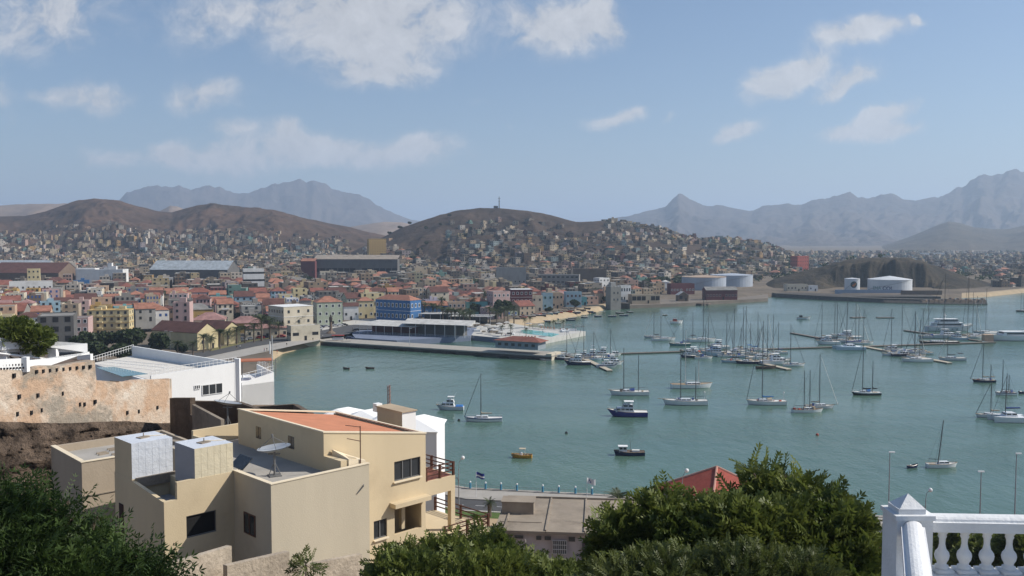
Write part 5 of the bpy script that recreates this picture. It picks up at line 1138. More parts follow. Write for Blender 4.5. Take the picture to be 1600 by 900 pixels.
sheet('median', [(330, 549), (392, 534), (440, 526), (470, 521), (466, 520), (436, 524.5), (388, 532), (326, 546)], 3.0, pmat('dry_verge', (.16, .15, .07), .95, .2, .5), dz=.12)
# pier
p0, p1 = PZ(480, 532, 2), PZ(862, 556.5, 2); dv = (p1-p0).normalized(); nv = Vector((-dv.y, dv.x, 0)); ang = math.atan2(dv.y, dv.x); Lp = (p1-p0).length
pr = empty('pier', (p0.x, p0.y, 0), ang, 'long concrete pier with dark arches running out from the square', 'pier')
MB().prism([(0, 0), (10, -.0), (Lp, 0), (Lp, 14), (0, 14)], 1.55, 2.1).build('deck', pmat('pier_deck', (.33, .31, .275), .9, .08, .3, stain=.2), pr)
m = MB(); x = 0; k = 0
m.prism([(0, .15), (26, .15), (26, 13.8), (0, 13.8)], -3, 1.54)
x = 31
while x < Lp-8: 
    MB().box(x+4.6, 7, -3, 9.2, 13.6, 4.54).build('pile_block', M_rip, pr); x += 13.6
MB().box(Lp-1.4, 5, -3, 2.6, 9.9, 5.9).build('pier_head', PM['cream'], pr); m.build('abutment', M_rip, pr)
m = MB(); m.box(Lp/2, .06, .6, Lp, .1, .94); m.build('fascia', M_rip, pr)
pb = empty('pier_house', pr.matrix_world @ Vector((0, 0, 0)), ang, 'grey pier building with shallow red roof at the pier end', 'building')
pb.location = p0+dv*(Lp-26)+Vector((0, 0, .1)); 
MB().box(8.5, 5, 2, 21, 8, 3.4).build('wall', pmat('grey_blue_wall', (.24, .28, .31), .8, .1, .2), pb)
MB().add([(-3.2, .3, 5.4), (20.5, .3, 5.4), (20.5, 9.7, 5.4), (-3.2, 9.7, 5.4), (5, 5, 7.2), (15, 5, 7.2)], [(0, 1, 5, 4), (1, 2, 5), (2, 3, 4, 5), (3, 0, 4), (3, 2, 1, 0)]).build('roof', RM['red tiled'], pb)
for k in range(6): MB().box(.2+k*3.3, .95, 3.2, 1.6, .1, 1.2).build('window', M_glass, pb)
# club house: open pavilion with white roofs
c0, c1 = PZ(562, 521, 2.6), PZ(640, 524.5, 2.6); an = math.atan2(c1.y-c0.y, c1.x-c0.x); Lc = (c1-c0).length
cl = empty('waterside_club', c0, an, 'open waterside restaurant with broad white roofs and slender posts', 'restaurant')
MB().prism([(-3, -1.5), (Lc+4, -1.5), (Lc+4, 16), (2, 17)], 4.6, [4.7, 4.7, 6.0, 6.0]).build('low_roof', RM['white'], cl)
MB().prism([(Lc-4, -1), (Lc+34, 1), (Lc+31, 14), (Lc-8, 13)], 6.2, [6.35, 6.35, 7.7, 7.7]).build('ribbed_roof', RM['white'], cl)
for k in range(7): MB().tube((k*Lc/6, 0, 0), (k*Lc/6, 0, 4.7), .12).build('post', M_white, cl)
for k in range(6): MB().tube((Lc+3+k*5.6, .8, 0), (Lc+3+k*5.6, .8, 6.3), .12).build('post', M_white, cl)
MB().box(Lc/2, 13, 0, Lc-2, 4, 4.4).build('bar_wall', PM['maroon'], cl); MB().box(Lc+14, 10, 0, 26, 5, 5.5).build('inner_wall', PM['dark grey'], cl)
railing(cl, [(0, -.8, 0), (Lc, -.8, 0), (Lc+36, 1.0, 0)], 1.1, 1.5, name='glass_rail')
r = L('small glazed white pavilion right of the restaurant', 700, 722, 511, 523, 'white', 'white', yaw=5, rd=.6, floors=1, nf=4, ns=1, cat='pavilion', zb=2.6, ww=1.6, wh=2.2)
for (label, x0, x1, y0, yb) in (('long flat white canopy behind the restaurant palms, nearer the blue palace', 655, 722, 490, 503), ('flat white canopy with columns behind the palms, right of the first', 700, 768, 494, 506)):
    a = PZ(x0, yb, 3); b = PZ(x1, yb, 3); h = (yb-y0)/F*a.y; W = b.x-a.x
    e = empty('canopy', a, 0, label, 'canopy', 'flat white canopies'); MB().prism([(0, 0), (W, -2), (W+2, 12), (3, 13)], h-.35, h).build('roof', RM['white'], e); MB().box(W/2, 8, 0, W*.8, 4, h-.4).build('glazed_wall', M_glass, e)
    for k in range(5): MB().tube((.5+k*W/4.2, .5-k*.5, 0), (.5+k*W/4.2, .5-k*.5, h-.3), .1).build('post', M_white, e)
# parasols and loungers on the platform
random.seed(21); um = None
spots = [(750, 517), (762, 514), (775, 517), (780, 512), (792, 510), (757, 521), (770, 522), (800, 524), (812, 526), (826, 512), (845, 514), (745, 512), (735, 516), (783, 526), (855, 526)]
for k, (x, y) in enumerate(spots):
    p = PZ(x, y, 2.4)
    if um is None:
        um = empty('parasol', p, 0, '', 'parasol', 'square pale parasols on the platform'); MB().tube((0, 0, 0), (0, 0, 2.5), .06).build('pole', M_white, um)
        MB().add([(-1.8, -1.8, 2.3), (1.8, -1.8, 2.3), (1.8, 1.8, 2.3), (-1.8, 1.8, 2.3), (0, 0, 3.0)], [(0, 1, 4), (1, 2, 4), (2, 3, 4), (3, 0, 4), (3, 2, 1, 0)]).build('canopy', RM['white'], um); o = um
    else: o = copy_tree(um, p)
    o['label'] = 'pale square parasol on the white waterside platform'
M_mast = pmat('loungers', (.42, .2, .12), .8, .1)
lg = MB().box(0, 0, .3, .7, 1.4, .12).box(0, .85, .3, .7, .5, .5).box(0, 0, 0, .5, 1.2, .3).mesh('lounger', M_mast)
for k, (x, y) in enumerate([(816+i*5, 527.5) for i in range(5)]+[(846+i*5, 512.5+i*.3) for i in range(5)]+[(876+i*5, 515+i*.2) for i in range(3)]):
    o = link('lounger', lg, None, PZ(x, y, 2.42)); tag(o, 'reddish lounger beside the turquoise platform pool', 'lounger', 'loungers by the pool')
# planters, low walls and pergolas on the platform
for k in range(34):
    x = random.uniform(745, 895); y = np.interp(x, [745, 836, 900], [520, 527, 517.5])-random.uniform(1, 9)*np.interp(x, [745, 900], [1, .35])
    if 803 < x < 876 and 514 < y < 526.5: continue
    c_ = random.choice([M_wh, M_wh, PM['tan'], PM['dark grey']]); o = MB().box(0, 0, 0, random.uniform(1.5, 5), random.uniform(.8, 2), random.uniform(.5, 1.3), random.choice([0, .1, 1.5])).build('planter_box', c_); o.location = PZ(x, y, 2.4); tag(o, '%s low planter box on the white waterside platform' % ('dark' if c_ is PM['dark grey'] else 'tan' if c_ is PM['tan'] else 'white'), 'planter', '%s planters on the platform' % c_.name)
for k, (x, y) in enumerate([(772, 519), (790, 521), (905, 517), (838, 513), (887, 515)]):
    e = empty('pergola', PZ(x, y, 2.4), .1, '%s open pergola on the white platform, counted from the left' % ['first', 'second', 'fifth', 'third', 'fourth'][k], 'pergola', 'pergolas on the platform'); w_ = 7 if k < 2 else 4.5
    m = MB()
    for a in range(7): m.box(-w_/2+w_*a/6, 0, 2.6, .18, 3.2, .12)
    m.box(0, -1.5, 2.45, w_, .15, .14).box(0, 1.5, 2.45, w_, .15, .14); m.build('slats', PM['grey'], e)
    for a in (-1, 1):
        for b in (-1.5, 1.5): MB().box(a*w_/2, b, 0, .14, .14, 2.5).build('post', M_frame, e)
# jetty
a, b = PZ(1060, 473.5, 1.6), PZ(1108, 475, 1.6); jt = empty('timber_jetty', (a.x, a.y, 0), math.atan2(b.y-a.y, b.x-a.x), 'dark jetty on piles at the harbour point', 'jetty'); Lj = (b-a).length
MB().box(Lj/2, 3, 1.3, Lj, 6, .5).build('deck', PM['brown'], jt)
for k in range(9): MB().tube((1+k*Lj/9, .4, -2), (1+k*Lj/9, .4, 1.3), .45).build('pile', M_rip, jt)
m = MB(); a, b = PZ(958, 482, 0), PZ(984, 483, 0); m.prism([(a.x, a.y), (b.x, b.y), (b.x, b.y+14), (a.x, a.y+14)], -2, 4.2); tag(m.build('slipway_wall', M_rip), 'dark stone sea wall below the harbour tower', 'wall')
o, v = plat('harbour_point', [(984, 477), (1060, 474), (1200, 466), (1200, 460), (1060, 462), (984, 468)], 2.6, pmat('harbour_apron', (.17, .145, .12), .95, .15, .1, stain=.4), -3); o['kind'] = 'structure'
# mast on the hill
p = (780-800)/F*1640; z = float(land_z(780, 1640)); m = MB()
for k in range(6): m.tube((p+math.cos(k*1.05)*1.6*0, 1640, z), (p, 1640, z+21), .9, .5, n=4)
m.box(p, 1640, z+17, 4, 4, .6).box(p, 1640, z+12, 3, 3, .6).box(p-6, 1640, z-2, 8, 6, 6)
tag(m.build('radio_mast', PM['dark grey']), 'tall thin radio mast on the crest of the centre hill', 'mast')

# ---------------------------------------------------------------- ordinary houses: 2 rows of logic — individuals near, one mesh far
random.seed(42)
def taken(x, y, r_):
    for (a, b, c) in FOOT:
        if (a-x)**2+(b-y)**2 < (c+r_)**2: return True
    return False
cand = []
gy = 425.0; dirn = R(20); row = 0
U = np.array([math.cos(dirn), math.sin(dirn)]); V = np.array([-math.sin(dirn), math.cos(dirn)])
for i in range(-205, 165):
    for j in range(0, 215):
        s = 1.0
        bx_ = i*12.6+(i//5)*4; by_ = 380+j*13.2+(j//2)*4.5
        x = bx_*U[0]+(by_-380)*V[0]*1.0; y = 380+bx_*U[1]+(by_-380)*V[1]
        h1 = random.random(); x += random.uniform(-1.5, 1.5); y += random.uniform(-1.5, 1.5)
        if y < 420 or y > 2750: continue
        px_ = 800+F*x/y
        if px_ < -60 or px_ > 1660: continue
        cand.append((y, x, px_, h1))
        if y > 1000 and h1 < .6: cand.append((y+random.uniform(5, 8), x+random.uniform(4, 8), px_, h1))
cand.sort()
cy = np.array([c[0] for c in cand]); cpx = np.array([c[2] for c in cand]); cz = land_z(cpx, cy); cs = dshore(cpx); cb = base(cpx, cy)
crest = np.zeros(len(cand)); 
for k in ('town_hills', 'mast_hill'):
    p_ = RG[k]['p']; pyc = np.interp(cpx, [a for a, b in p_], [b for a, b in p_]); zc = H+np.tan(np.arctan((450-pyc)/F)-TH)*RG[k]['dc']
    ins = (cpx > p_[0][0]) & (cpx < p_[-1][0]) & (cz > cb+3); crest = np.where(ins, np.maximum(crest, (cz-cb)/np.maximum(zc-cb, 5)), crest)
qz = np.where((cpx > 1190) & (cpx < 1640), ridge_z('quarry_hill', cpx, cy), -99)
walls = ['grey']*5+['concrete grey']*7+['white']*6+['cream']*7+['pale yellow']*3+['ochre']+['pink']*3+['pale blue']*2+['turquoise']+['peach']*3+['tan']*4+['pale green']+['lilac']+['brown']*2+['maroon']+['dark grey']*2
roofs_old = ['orange tiled']*4+['red tiled']*4+['dark red']*3+['flat grey']*10+['flat tan']*6+['white']*2+['pink', 'grey']
walls_far = ['grey']*4+['concrete grey']*7+['white']*5+['cream']*7+['dark grey']*6+['brown']*6+['tan']*7+['pale yellow']*4+['pink']*3+['pale blue']*2+['peach']*3+['turquoise']+['peach', 'lilac', 'ochre', 'maroon', 'pale green']
near = []; far = []
for k, (y, x, px_, h1) in enumerate(cand):
    if y < cs[k]+26 or (qz[k] > cb[k]+1): continue
    if px_ < 505 and y < 470 and px_ > 100: continue
    if y < 560 and 470 < px_ < 800 and y < 545: continue
    if px_ > 780 and y < cs[k]+36: continue
    dens = .93
    cr = crest[k]
    isR = px_ > 1180
    if (px_ > 1190 and px_ < 1570 and y < 1180) or (1035 < px_ < 1200 and y < 960): continue
    if cr > .1: dens = np.interp(cr, [.1, .3, .55, .8], [.85, .6, .3, .0]) if px_ > 560 else np.interp(cr, [.1, .3, .45], [.8, .45, .0])
    if px_ > 940 and cr > .45: dens = max(dens, .33)
    if isR: dens = .5 if y < 1700 else .22
    elif y > 1500: dens *= .85
    if y > 2300 and cr < .05: dens *= .5
    if random.random() > dens: continue
    W = random.uniform(7, 12)*random.choice([1, 1, 1, 1.5]); D = random.uniform(8, 15); fl = random.choice([1, 1, 1, 2, 2, 2, 2, 3, 3] if y < 700 else [1, 1, 2, 2, 2, 3, 3, 4]); 
    if y > 1100: fl = random.choice([1, 1, 2, 2, 3])
    if cr > .25: fl = random.choice([1, 1, 2])
    if taken(x, y+D/2, max(W, D)*.42): continue
    yaw = dirn+random.choice([0, 0, 0, math.pi/60])+random.uniform(-.04, .04)
    if px_ > 1000: yaw += .15
    old = y < 820 and px_ < 950; wc = random.choice(walls); 
    if y > 880: wc = random.choice(walls_far)
    if y > 1150: q7 = np.interp(y, [1150, 1800], [.88, .72]); W *= q7; D *= q7; yaw += random.uniform(-.5, .5)
    elif random.random() < .5: yaw += random.uniform(-.18, .18)
    if old: rf = random.choice(roofs_old)
    else: rf = random.choice(['flat grey']*6+['flat tan']*4+['white']+(['orange tiled'] if y < 1300 else []))
    if rf in ('orange tiled', 'red tiled', 'dark red', 'pink'): rt = random.choice(['hip', 'gable', 'gable']); fl = min(fl, 2)
    else: rt = 'flat'
    rec = dict(x=x, y=y, z=float(cz[k]), px=px_, W=W, D=D, h=fl*3.0+random.uniform(-.2, .9), fl=fl, yaw=yaw, wall=wc, roof=rf, rt=rt)
    rec['size'] = W*rec['h']/y/y
    (near if len(near) < 205 and y < 900 else far).append(rec)
# labels: look + ordinal inside a strip bounded by landmarks
LM = [(-60, 'the far left edge'), (90, 'the unfinished grey block'), (165, 'the yellow apartment block'), (230, 'the big red hip roof'), (300, 'the ochre dormered house'), (390, 'the tall white stepped building'), (450, 'the cream customs block'), (510, 'the pale green house'), (620, 'the royal blue palace'), (680, 'the blue annex'), (745, 'the turquoise hall'), (812, 'the maroon fronted block'), (870, 'the peach beach house'), (930, 'the white and blue office'), (1000, 'the harbour tower'), (1110, 'the wide grey tanks'), (1250, 'the red apartment block')]
ORD = ['', 'second ', 'third ', 'fourth ', 'fifth ', 'sixth ', 'seventh ', 'eighth ', 'ninth ', 'tenth ']
FLW = {1: 'low', 2: 'two storey', 3: 'three storey', 4: 'tall'}
groups = {}
for r in near:
    r['lm'] = min(LM, key=lambda a: abs(a[0]-r['px']))[1]; key = (FLW[r['fl']], r['wall'], r['roof'], r['lm']); groups.setdefault(key, []).append(r)
for key, rs_2 in groups.items():
    rs_2.sort(key=lambda r: r['y']); 
    for i, r in enumerate(rs_2):
        pos = 'behind' if r['y'] > 560 or True else 'near'
        o_ = '' if len(rs_2) == 1 else ['nearest ', 'second nearest ', 'third nearest ', 'fourth nearest ', 'fifth nearest ', 'sixth nearest ', 'seventh nearest '][min(i, 6)]
        r['label'] = '%s%s %s house, %s roof, behind %s' % (o_, key[0], key[1], key[2], key[3])
for r in near:
    fr_ = random.choice([None, None, None, WF])
    nf = random.choice([2, 3, 3, 4]); ns = random.choice([1, 2, 3])
    bldg(Vector((r['x'], r['y'], r['z'])), r['W'], r['D'], r['h'], r['yaw'], r['label'], 'house', r['wall'], r['roof'], r['rt'], r['fl'], nf, ns, group='ordinary houses packed behind the waterfront', sink=4, clutter=random.choice([0, 0, 1, 1, 2]) if r['rt'] == 'flat' else 0, winmat=random.choice([None, None, M_dark, M_shut]), frames=fr_)
    if r['fl'] > 1 and random.random() < .35:
        hr = bpy.data.objects[-1] if False else LASTB[0]; w_ = r['W']*random.uniform(.3, .8); MB().box(random.uniform(-.1, .1)*r['W'], -.55, r['h']/r['fl'], w_, 1.1, .15).box(0, -1.05, r['h']/r['fl']+.15, w_*.8, .08, .8).build('balcony', random.choice([PM['white'], PM['grey'], PM[r['wall']]]), hr)
# far houses in one mesh
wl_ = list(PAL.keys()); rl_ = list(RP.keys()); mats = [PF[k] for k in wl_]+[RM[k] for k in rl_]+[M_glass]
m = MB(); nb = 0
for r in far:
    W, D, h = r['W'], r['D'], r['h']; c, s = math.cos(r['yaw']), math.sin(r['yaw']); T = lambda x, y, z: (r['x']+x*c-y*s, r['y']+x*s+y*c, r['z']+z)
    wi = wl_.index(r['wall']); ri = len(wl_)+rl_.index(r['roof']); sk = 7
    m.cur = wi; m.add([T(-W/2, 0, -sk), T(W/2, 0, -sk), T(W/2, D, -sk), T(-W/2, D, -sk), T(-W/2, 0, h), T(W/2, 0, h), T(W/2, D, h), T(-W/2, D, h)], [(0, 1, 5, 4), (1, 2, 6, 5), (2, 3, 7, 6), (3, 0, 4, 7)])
    if r['rt'] == 'flat':
        m.cur = ri; e = .3; m.add([T(-W/2+e, e, h-.4), T(W/2-e, e, h-.4), T(W/2-e, D-e, h-.4), T(-W/2+e, D-e, h-.4), T(-W/2, 0, h), T(W/2, 0, h), T(W/2, D, h), T(-W/2, D, h)], [(0, 1, 2, 3), (4, 5, 1, 0), (5, 6, 2, 1), (6, 7, 3, 2), (7, 4, 0, 3)])
        if random.random() < .5:
            a, b = random.uniform(-W/4, W/4), random.uniform(D*.3, D*.7); w2 = random.uniform(1.2, 2.5); h2 = random.uniform(1, 2.8); m.cur = wi
            m.add([T(a-w2, b-w2, h-.5), T(a+w2, b-w2, h-.5), T(a+w2, b+w2, h-.5), T(a-w2, b+w2, h-.5), T(a-w2, b-w2, h+h2), T(a+w2, b-w2, h+h2), T(a+w2, b+w2, h+h2), T(a-w2, b+w2, h+h2)], [(4, 5, 6, 7), (0, 1, 5, 4), (1, 2, 6, 5), (2, 3, 7, 6), (3, 0, 4, 7)])
    else:
        m.cur = ri; e = .3; k = min(W, D)*.35; rh = min(W, D)*.27; A = (-W/2+k, D/2) if W > D else (0, k); B = (W/2-k, D/2) if W > D else (0, D-k)
        fs = [(0, 1, 5, 4), (1, 2, 5), (2, 3, 4, 5), (3, 0, 4)] if W > D else [(0, 1, 4), (1, 2, 5, 4), (2, 3, 5), (3, 0, 4, 5)]
        m.add([T(-W/2-e, -e, h), T(W/2+e, -e, h), T(W/2+e, D+e, h), T(-W/2-e, D+e, h), T(*A, h+rh), T(*B, h+rh)], fs)
    m.cur = len(mats)-1
    if r['y'] < 2300:
        fh = h/r['fl']; nf = 3 if r['y'] < 1400 else 2
        for f_ in range(r['fl']):
            for i in range(nf):
                if random.random() < .2: continue
                x = -W/2+W/nf*(i+.5); z = f_*fh+.9; w2 = .55+random.random()*.4; m.add([T(x-w2, -.06, z), T(x+w2, -.06, z), T(x+w2, -.06, z+1.4), T(x-w2, -.06, z+1.4)], [(0, 1, 2, 3)])
            for i in range(2): y_ = D*(.3+.4*i); z = f_*fh+.9; m.add([T(-W/2-.06, y_+.6, z), T(-W/2-.06, y_-.6, z), T(-W/2-.06, y_-.6, z+1.4), T(-W/2-.06, y_+.6, z+1.4)], [(0, 1, 2, 3)])
o = m.build('distant_houses', mats); tag(o, 'thousands of tiny distant houses spreading to the foot of the hills', 'houses', kind='stuff')
print('near', len(near), 'far', len(far), 'faces', len(m.f))
# ================================================================ boats
M_gel = pmat('gelcoat_white', (.72, .73, .73), .3, .04, 2, spec=.5); M_gelg = pmat('gelcoat_grey', (.50, .53, .56), .35, .05, 2, spec=.5)
M_navy = pmat('hull_navy', (.015, .022, .07), .3, .1, 2, spec=.5); M_viol = pmat('hull_violet_blue', (.04, .035, .20), .35, .1, 2, spec=.5); M_blk = pmat('hull_black', (.012, .012, .015), .35, .1, 2, spec=.5)
M_teal = pmat('hull_teal', (.10, .22, .24), .4, .1, 2); M_teak = pmat('teak_deck', (.36, .27, .18), .8, .15, 3); M_deckw = pmat('deck_white', (.66, .66, .63), .6, .05, 3)
M_cov = pmat('blue_canvas', (.03, .06, .22), .85, .12, 3); M_covb = pmat('bright_blue_canvas', (.04, .16, .42), .85, .12, 3); M_covt = pmat('tan_canvas', (.45, .38, .28), .85, .1, 3); M_covk = pmat('dark_canvas', (.04, .04, .045), .9, .1, 3)
M_spar = pmat('dark_spar', (.10, .10, .105), .4, .1, 3, metallic=.2); M_sparw = pmat('pale_spar', (.62, .60, .56), .4, .05, 3); M_yel = pmat('orange_yellow_paint', (.50, .25, .03), .6, .12, 2); M_redp = pmat('boat_red_paint', (.35, .06, .04), .6, .1, 2); M_boot = pmat('boot_stripe_blue', (.02, .05, .16), .5)
M_wood = pmat('weathered_boat_wood', (.10, .075, .06), .85, .2, 2); M_pal = pmat('hull_pale_blue', (.42, .52, .60), .4, .06, 2)
def hull(L, B, fb, mat, parent, bowrise=.35, stern=.72, sheer=.12, name='hull', open_=False, stripe=None, deckmat=None, plumb=.06):
    n = 14; S = []
    for i in range(n+1):
        t = i/n; x = -L/2+L*t
        b = B/2*(stern+(1-stern)*math.sin(min(t/.45, 1)*math.pi/2)) if t < .45 else B/2*max(1-((t-.45)/.55)**2.3, 0.0)
        z = fb*(1+bowrise*max(t-.4, 0)**1.6*2.2+sheer*(1-t)**2)
        S.append((x, b, z))
    vs = []; k = 7
    for i, (x, b, z) in enumerate(S):
        t = i/n; rk = plumb*L*max(t-.6, 0)/.4
        for (bb, zz) in ((b, z), (b*.99, z*.72), (b*.9, .12*z), (b*.55, -.35)):
            xx = x-rk*(1-zz/z)*1.0 if zz < z else x; vs.append((xx, bb, zz))
        vs.append((x-rk*1.2, 0, -.5))
        for (bb, zz) in ((b*.55, -.35), (b*.9, .12*z), (b*.99, z*.72), (b, z)):
            xx = x-rk*(1-zz/z) if zz < z else x; vs.append((xx, -bb, zz))
    c = 9; fs = [(i*c+j, (i+1)*c+j, (i+1)*c+j+1, i*c+j+1) for i in range(n) for j in range(c-1)]
    fs = [f[::-1] for f in fs]
    fs.append(tuple(range(c)))
    MB().add(vs, fs).build(name, mat, parent)
    dz = -.05 if not open_ else -.0
    if open_:
        v2 = []; 
        for (x, b, z) in S: v2 += [(x, b*.97, z), (x, b*.75, z*.35), (x, -b*.75, z*.35), (x, -b*.97, z)]
        MB().add(v2, [(i*4+j, (i+1)*4+j, (i+1)*4+j+1, i*4+j+1) for i in range(n) for j in range(3)]).build('inside', deckmat or M_wood, parent)
        for t in (.25, .5, .72):
            x, b, z = S[int(t*n)]; MB().box(x, 0, z*.72, .25, b*1.85, .06).build('thwart', M_teak, parent)
        m = MB(); 
        for s in (1, -1): m.path([(x, b*s, z+.02) for x, b, z in S], .05, 4)
        m.build('gunwale', stripe or M_white, parent)
    else:
        v2 = []
        for (x, b, z) in S: v2 += [(x, b*.985, z+dz), (x, -b*.985, z+dz)]
        MB().add(v2, [(2*i, 2*i+1, 2*i+3, 2*i+2) for i in range(n)]).build('deck', deckmat or M_deckw, parent)
        m = MB()
        for s in (1, -1): m.path([(x, b*s, z+.03) for x, b, z in S], .05, 4)
        m.build('toe_rail', stripe or M_teak, parent)
        if stripe:
            v3 = []; 
            for s in (1, -1):
                for (x, b, z) in S[:-1]: v3 += [(x, (b*.997+.012)*s, z*.93), (x, (b*.99+.012)*s, z*.72)]
            q = len(S)-1; MB().add(v3, [(s*2*q+2*i, s*2*q+2*i+1, s*2*q+2*i+3, s*2*q+2*i+2) for s in (0, 1) for i in range(q-1)]).build('stripe', stripe, parent)
    return S
def cabin(parent, x, y, z, sx, sy, sz, mat, taper=.85, win=True, name='cabin', winh=.4):
    o = MB().box(x, y, z, sx, sy, sz, 0, taper, .86).build(name, mat, parent)
    if win:
        k = taper+(1-taper)*(1-.5); m = MB()
        for s in (1, -1):
            n = max(2, int(sx/1.3))
            for i in range(n): m.box(x-sx*k/2+sx*k*(i+.5)/n, y+s*sy/2*.945, z+sz*(.68-winh/2), sx*k/n*.78, .08, sz*winh)
        m.box(x+sx/2*(1-(1-taper)*.55), y, z+sz*(.68-winh/2), .08, sy*.72, sz*winh)
        m.build('window', M_glass, o)
    return o
def boat_root(name, px, py, hd, label, cat, group): 
    p = PZ(px, py, 0); return empty(name, p, R(hd), label, cat, group), p
def sail(label, px, py, lpx, hd=178, hm=M_gel, masts=((.58, 80),), cover=M_cov, dodger=None, stripe=None, cab=True, fore=True, deck=None, spar=M_spar, bowsprit=0, cat='sailboat', name='sailboat', beam=None, lean=0, mizzencover=None, fb=.09, tilt=0, bimini=None, clutter=0, radar=False):
    r, p = boat_root(name, px, py, hd, label, cat, 'moored sailing boats')
    s = p.y/F; L = lpx*s/max(abs(math.cos(R(hd))), .55); B = beam or min(L*.3, 4.2); f = max(L*fb, .75); S = hull(L, B, f, hm, r, stripe=stripe, deckmat=deck or M_deckw)
    zat = lambda t: S[int(max(0, min(1, t))*14)][2]
    if cab: cabin(r, L*.03, 0, f*.98, L*.34, B*.52, .52+f*.12, M_gel, .88)
    for k, (t, hp) in enumerate(masts):
        x = -L/2+L*t; h = hp*s; z0 = zat(t); top = Vector((x+lean*h, 0, z0+h-z0))
        ms = MB().tube((x, 0, z0-.1), top, .13, .085, 6).build('mast', spar if not isinstance(spar, tuple) else spar[k], r)
        m = MB()
        for q in (.45, .72): 
            c = Vector((x, 0, z0)).lerp(top, q); m.tube(c-Vector((0, B*.24*(1.3-q), 0)), c+Vector((0, B*.24*(1.3-q), 0)), .045, n=4)
        m.build('spreader', spar if not isinstance(spar, tuple) else spar[k], ms)
        bl_ = L*(.30 if k == 0 else .18); zb = z0+.85+f*.25
        MB().tube((x-.1, 0, zb), (x-bl_, 0, zb+.1), .07, n=6).build('boom', spar if not isinstance(spar, tuple) else spar[k], r)
        cv = cover if k == 0 else (mizzencover or cover)
        if cv: MB().tube((x+.05, 0, zb+.75), (x-.25, 0, zb+.28), .1, .17, 8).tube((x-.25, 0, zb+.2), (x-bl_*.96, 0, zb+.22), .19, .12, 8).build('sail_cover', cv, r)
        m = MB()
        c = Vector((x, 0, z0)).lerp(top, .72)
        for sd_ in (1, -1): m.tube((x-.15, B*.46*sd_, z0-.1), Vector((x, 0, z0)).lerp(top, .97), .022, n=3)
        m.tube((-L/2+.1, 0, zat(0)), top, .022, n=3); m.build('shroud', M_spar, r)
    if fore:
        t, hp = masts[0]; x = -L/2+L*t; h = hp*s; top = Vector((x+lean*h, 0, h)); b_ = Vector((L/2-.15+bowsprit, 0, zat(1)+.1))
        MB().tube(b_, b_.lerp(top, .93), .085, .05, 5).build('furled_jib', M_covk if hm is not M_gelg else M_deckw, r)
    if bowsprit: MB().tube((L/2-.8, 0, zat(1)), (L/2+bowsprit, 0, zat(1)+.25), .1, .07, 6).build('bowsprit', M_teak, r)
    if dodger: 
        m = MB(); vs = []
        for i in range(7): a = math.pi*i/6; vs += [(-L*.13, B*.28*math.cos(a), f*.98+.35+.85*math.sin(a)), (-L*.02, B*.28*math.cos(a), f*.98+.4+.6*math.sin(a))]
        m.add(vs, [(2*i, 2*i+1, 2*i+3, 2*i+2) for i in range(6)]).build('dodger', dodger, r)
    if bimini:
        m = MB().box(-L*.3, 0, f+2.0, L*.17, B*.7, .12); m.build('bimini', bimini, r); m = MB()
        for a in (-1, 1):
            for b in (-.37, -.23): m.tube((L*b, a*B*.33, f), (L*b, a*B*.33, f+2.0), .03, n=4)
        m.box(-L*.3, 0, f+1.9, L*.14, B*.66, .06).build('bimini_frame', M_alu, r)
    m = MB()
    for (x, b, z) in S[1::2]:
        for s_ in (1, -1): m.tube((x, b*.95*s_, z), (x, b*.95*s_, z+.6), .02, n=3)
    for s_ in (1, -1): m.path([(x, b*.95*s_, z+.6) for x, b, z in S[::2]], .02, 3)
    m.build('guard_rail', M_alu, r)
    MB().box(-L*.33, 0, f*.75, L*.2, B*.42, .25).build('cockpit', M_teak, r)
    if clutter:
        random.seed(int(px)); 
        for k in range(clutter): 
            x = random.uniform(-.42, .25)*L; MB().box(x, random.uniform(-.2, .2)*B, f, random.uniform(.4, 1.1), random.uniform(.3, .9), random.uniform(.3, .9), random.random()).build('deck_gear', random.choice([M_cov, M_teak, M_redp, M_deckw, M_wood, M_covt]), r)
    if radar: MB().tube((-L*.44, 0, f), (-L*.44, 0, f+2.6), .05).ball((-L*.44, 0, f+2.7), .25, 6).build('radar_pole', M_white, r)
    return r
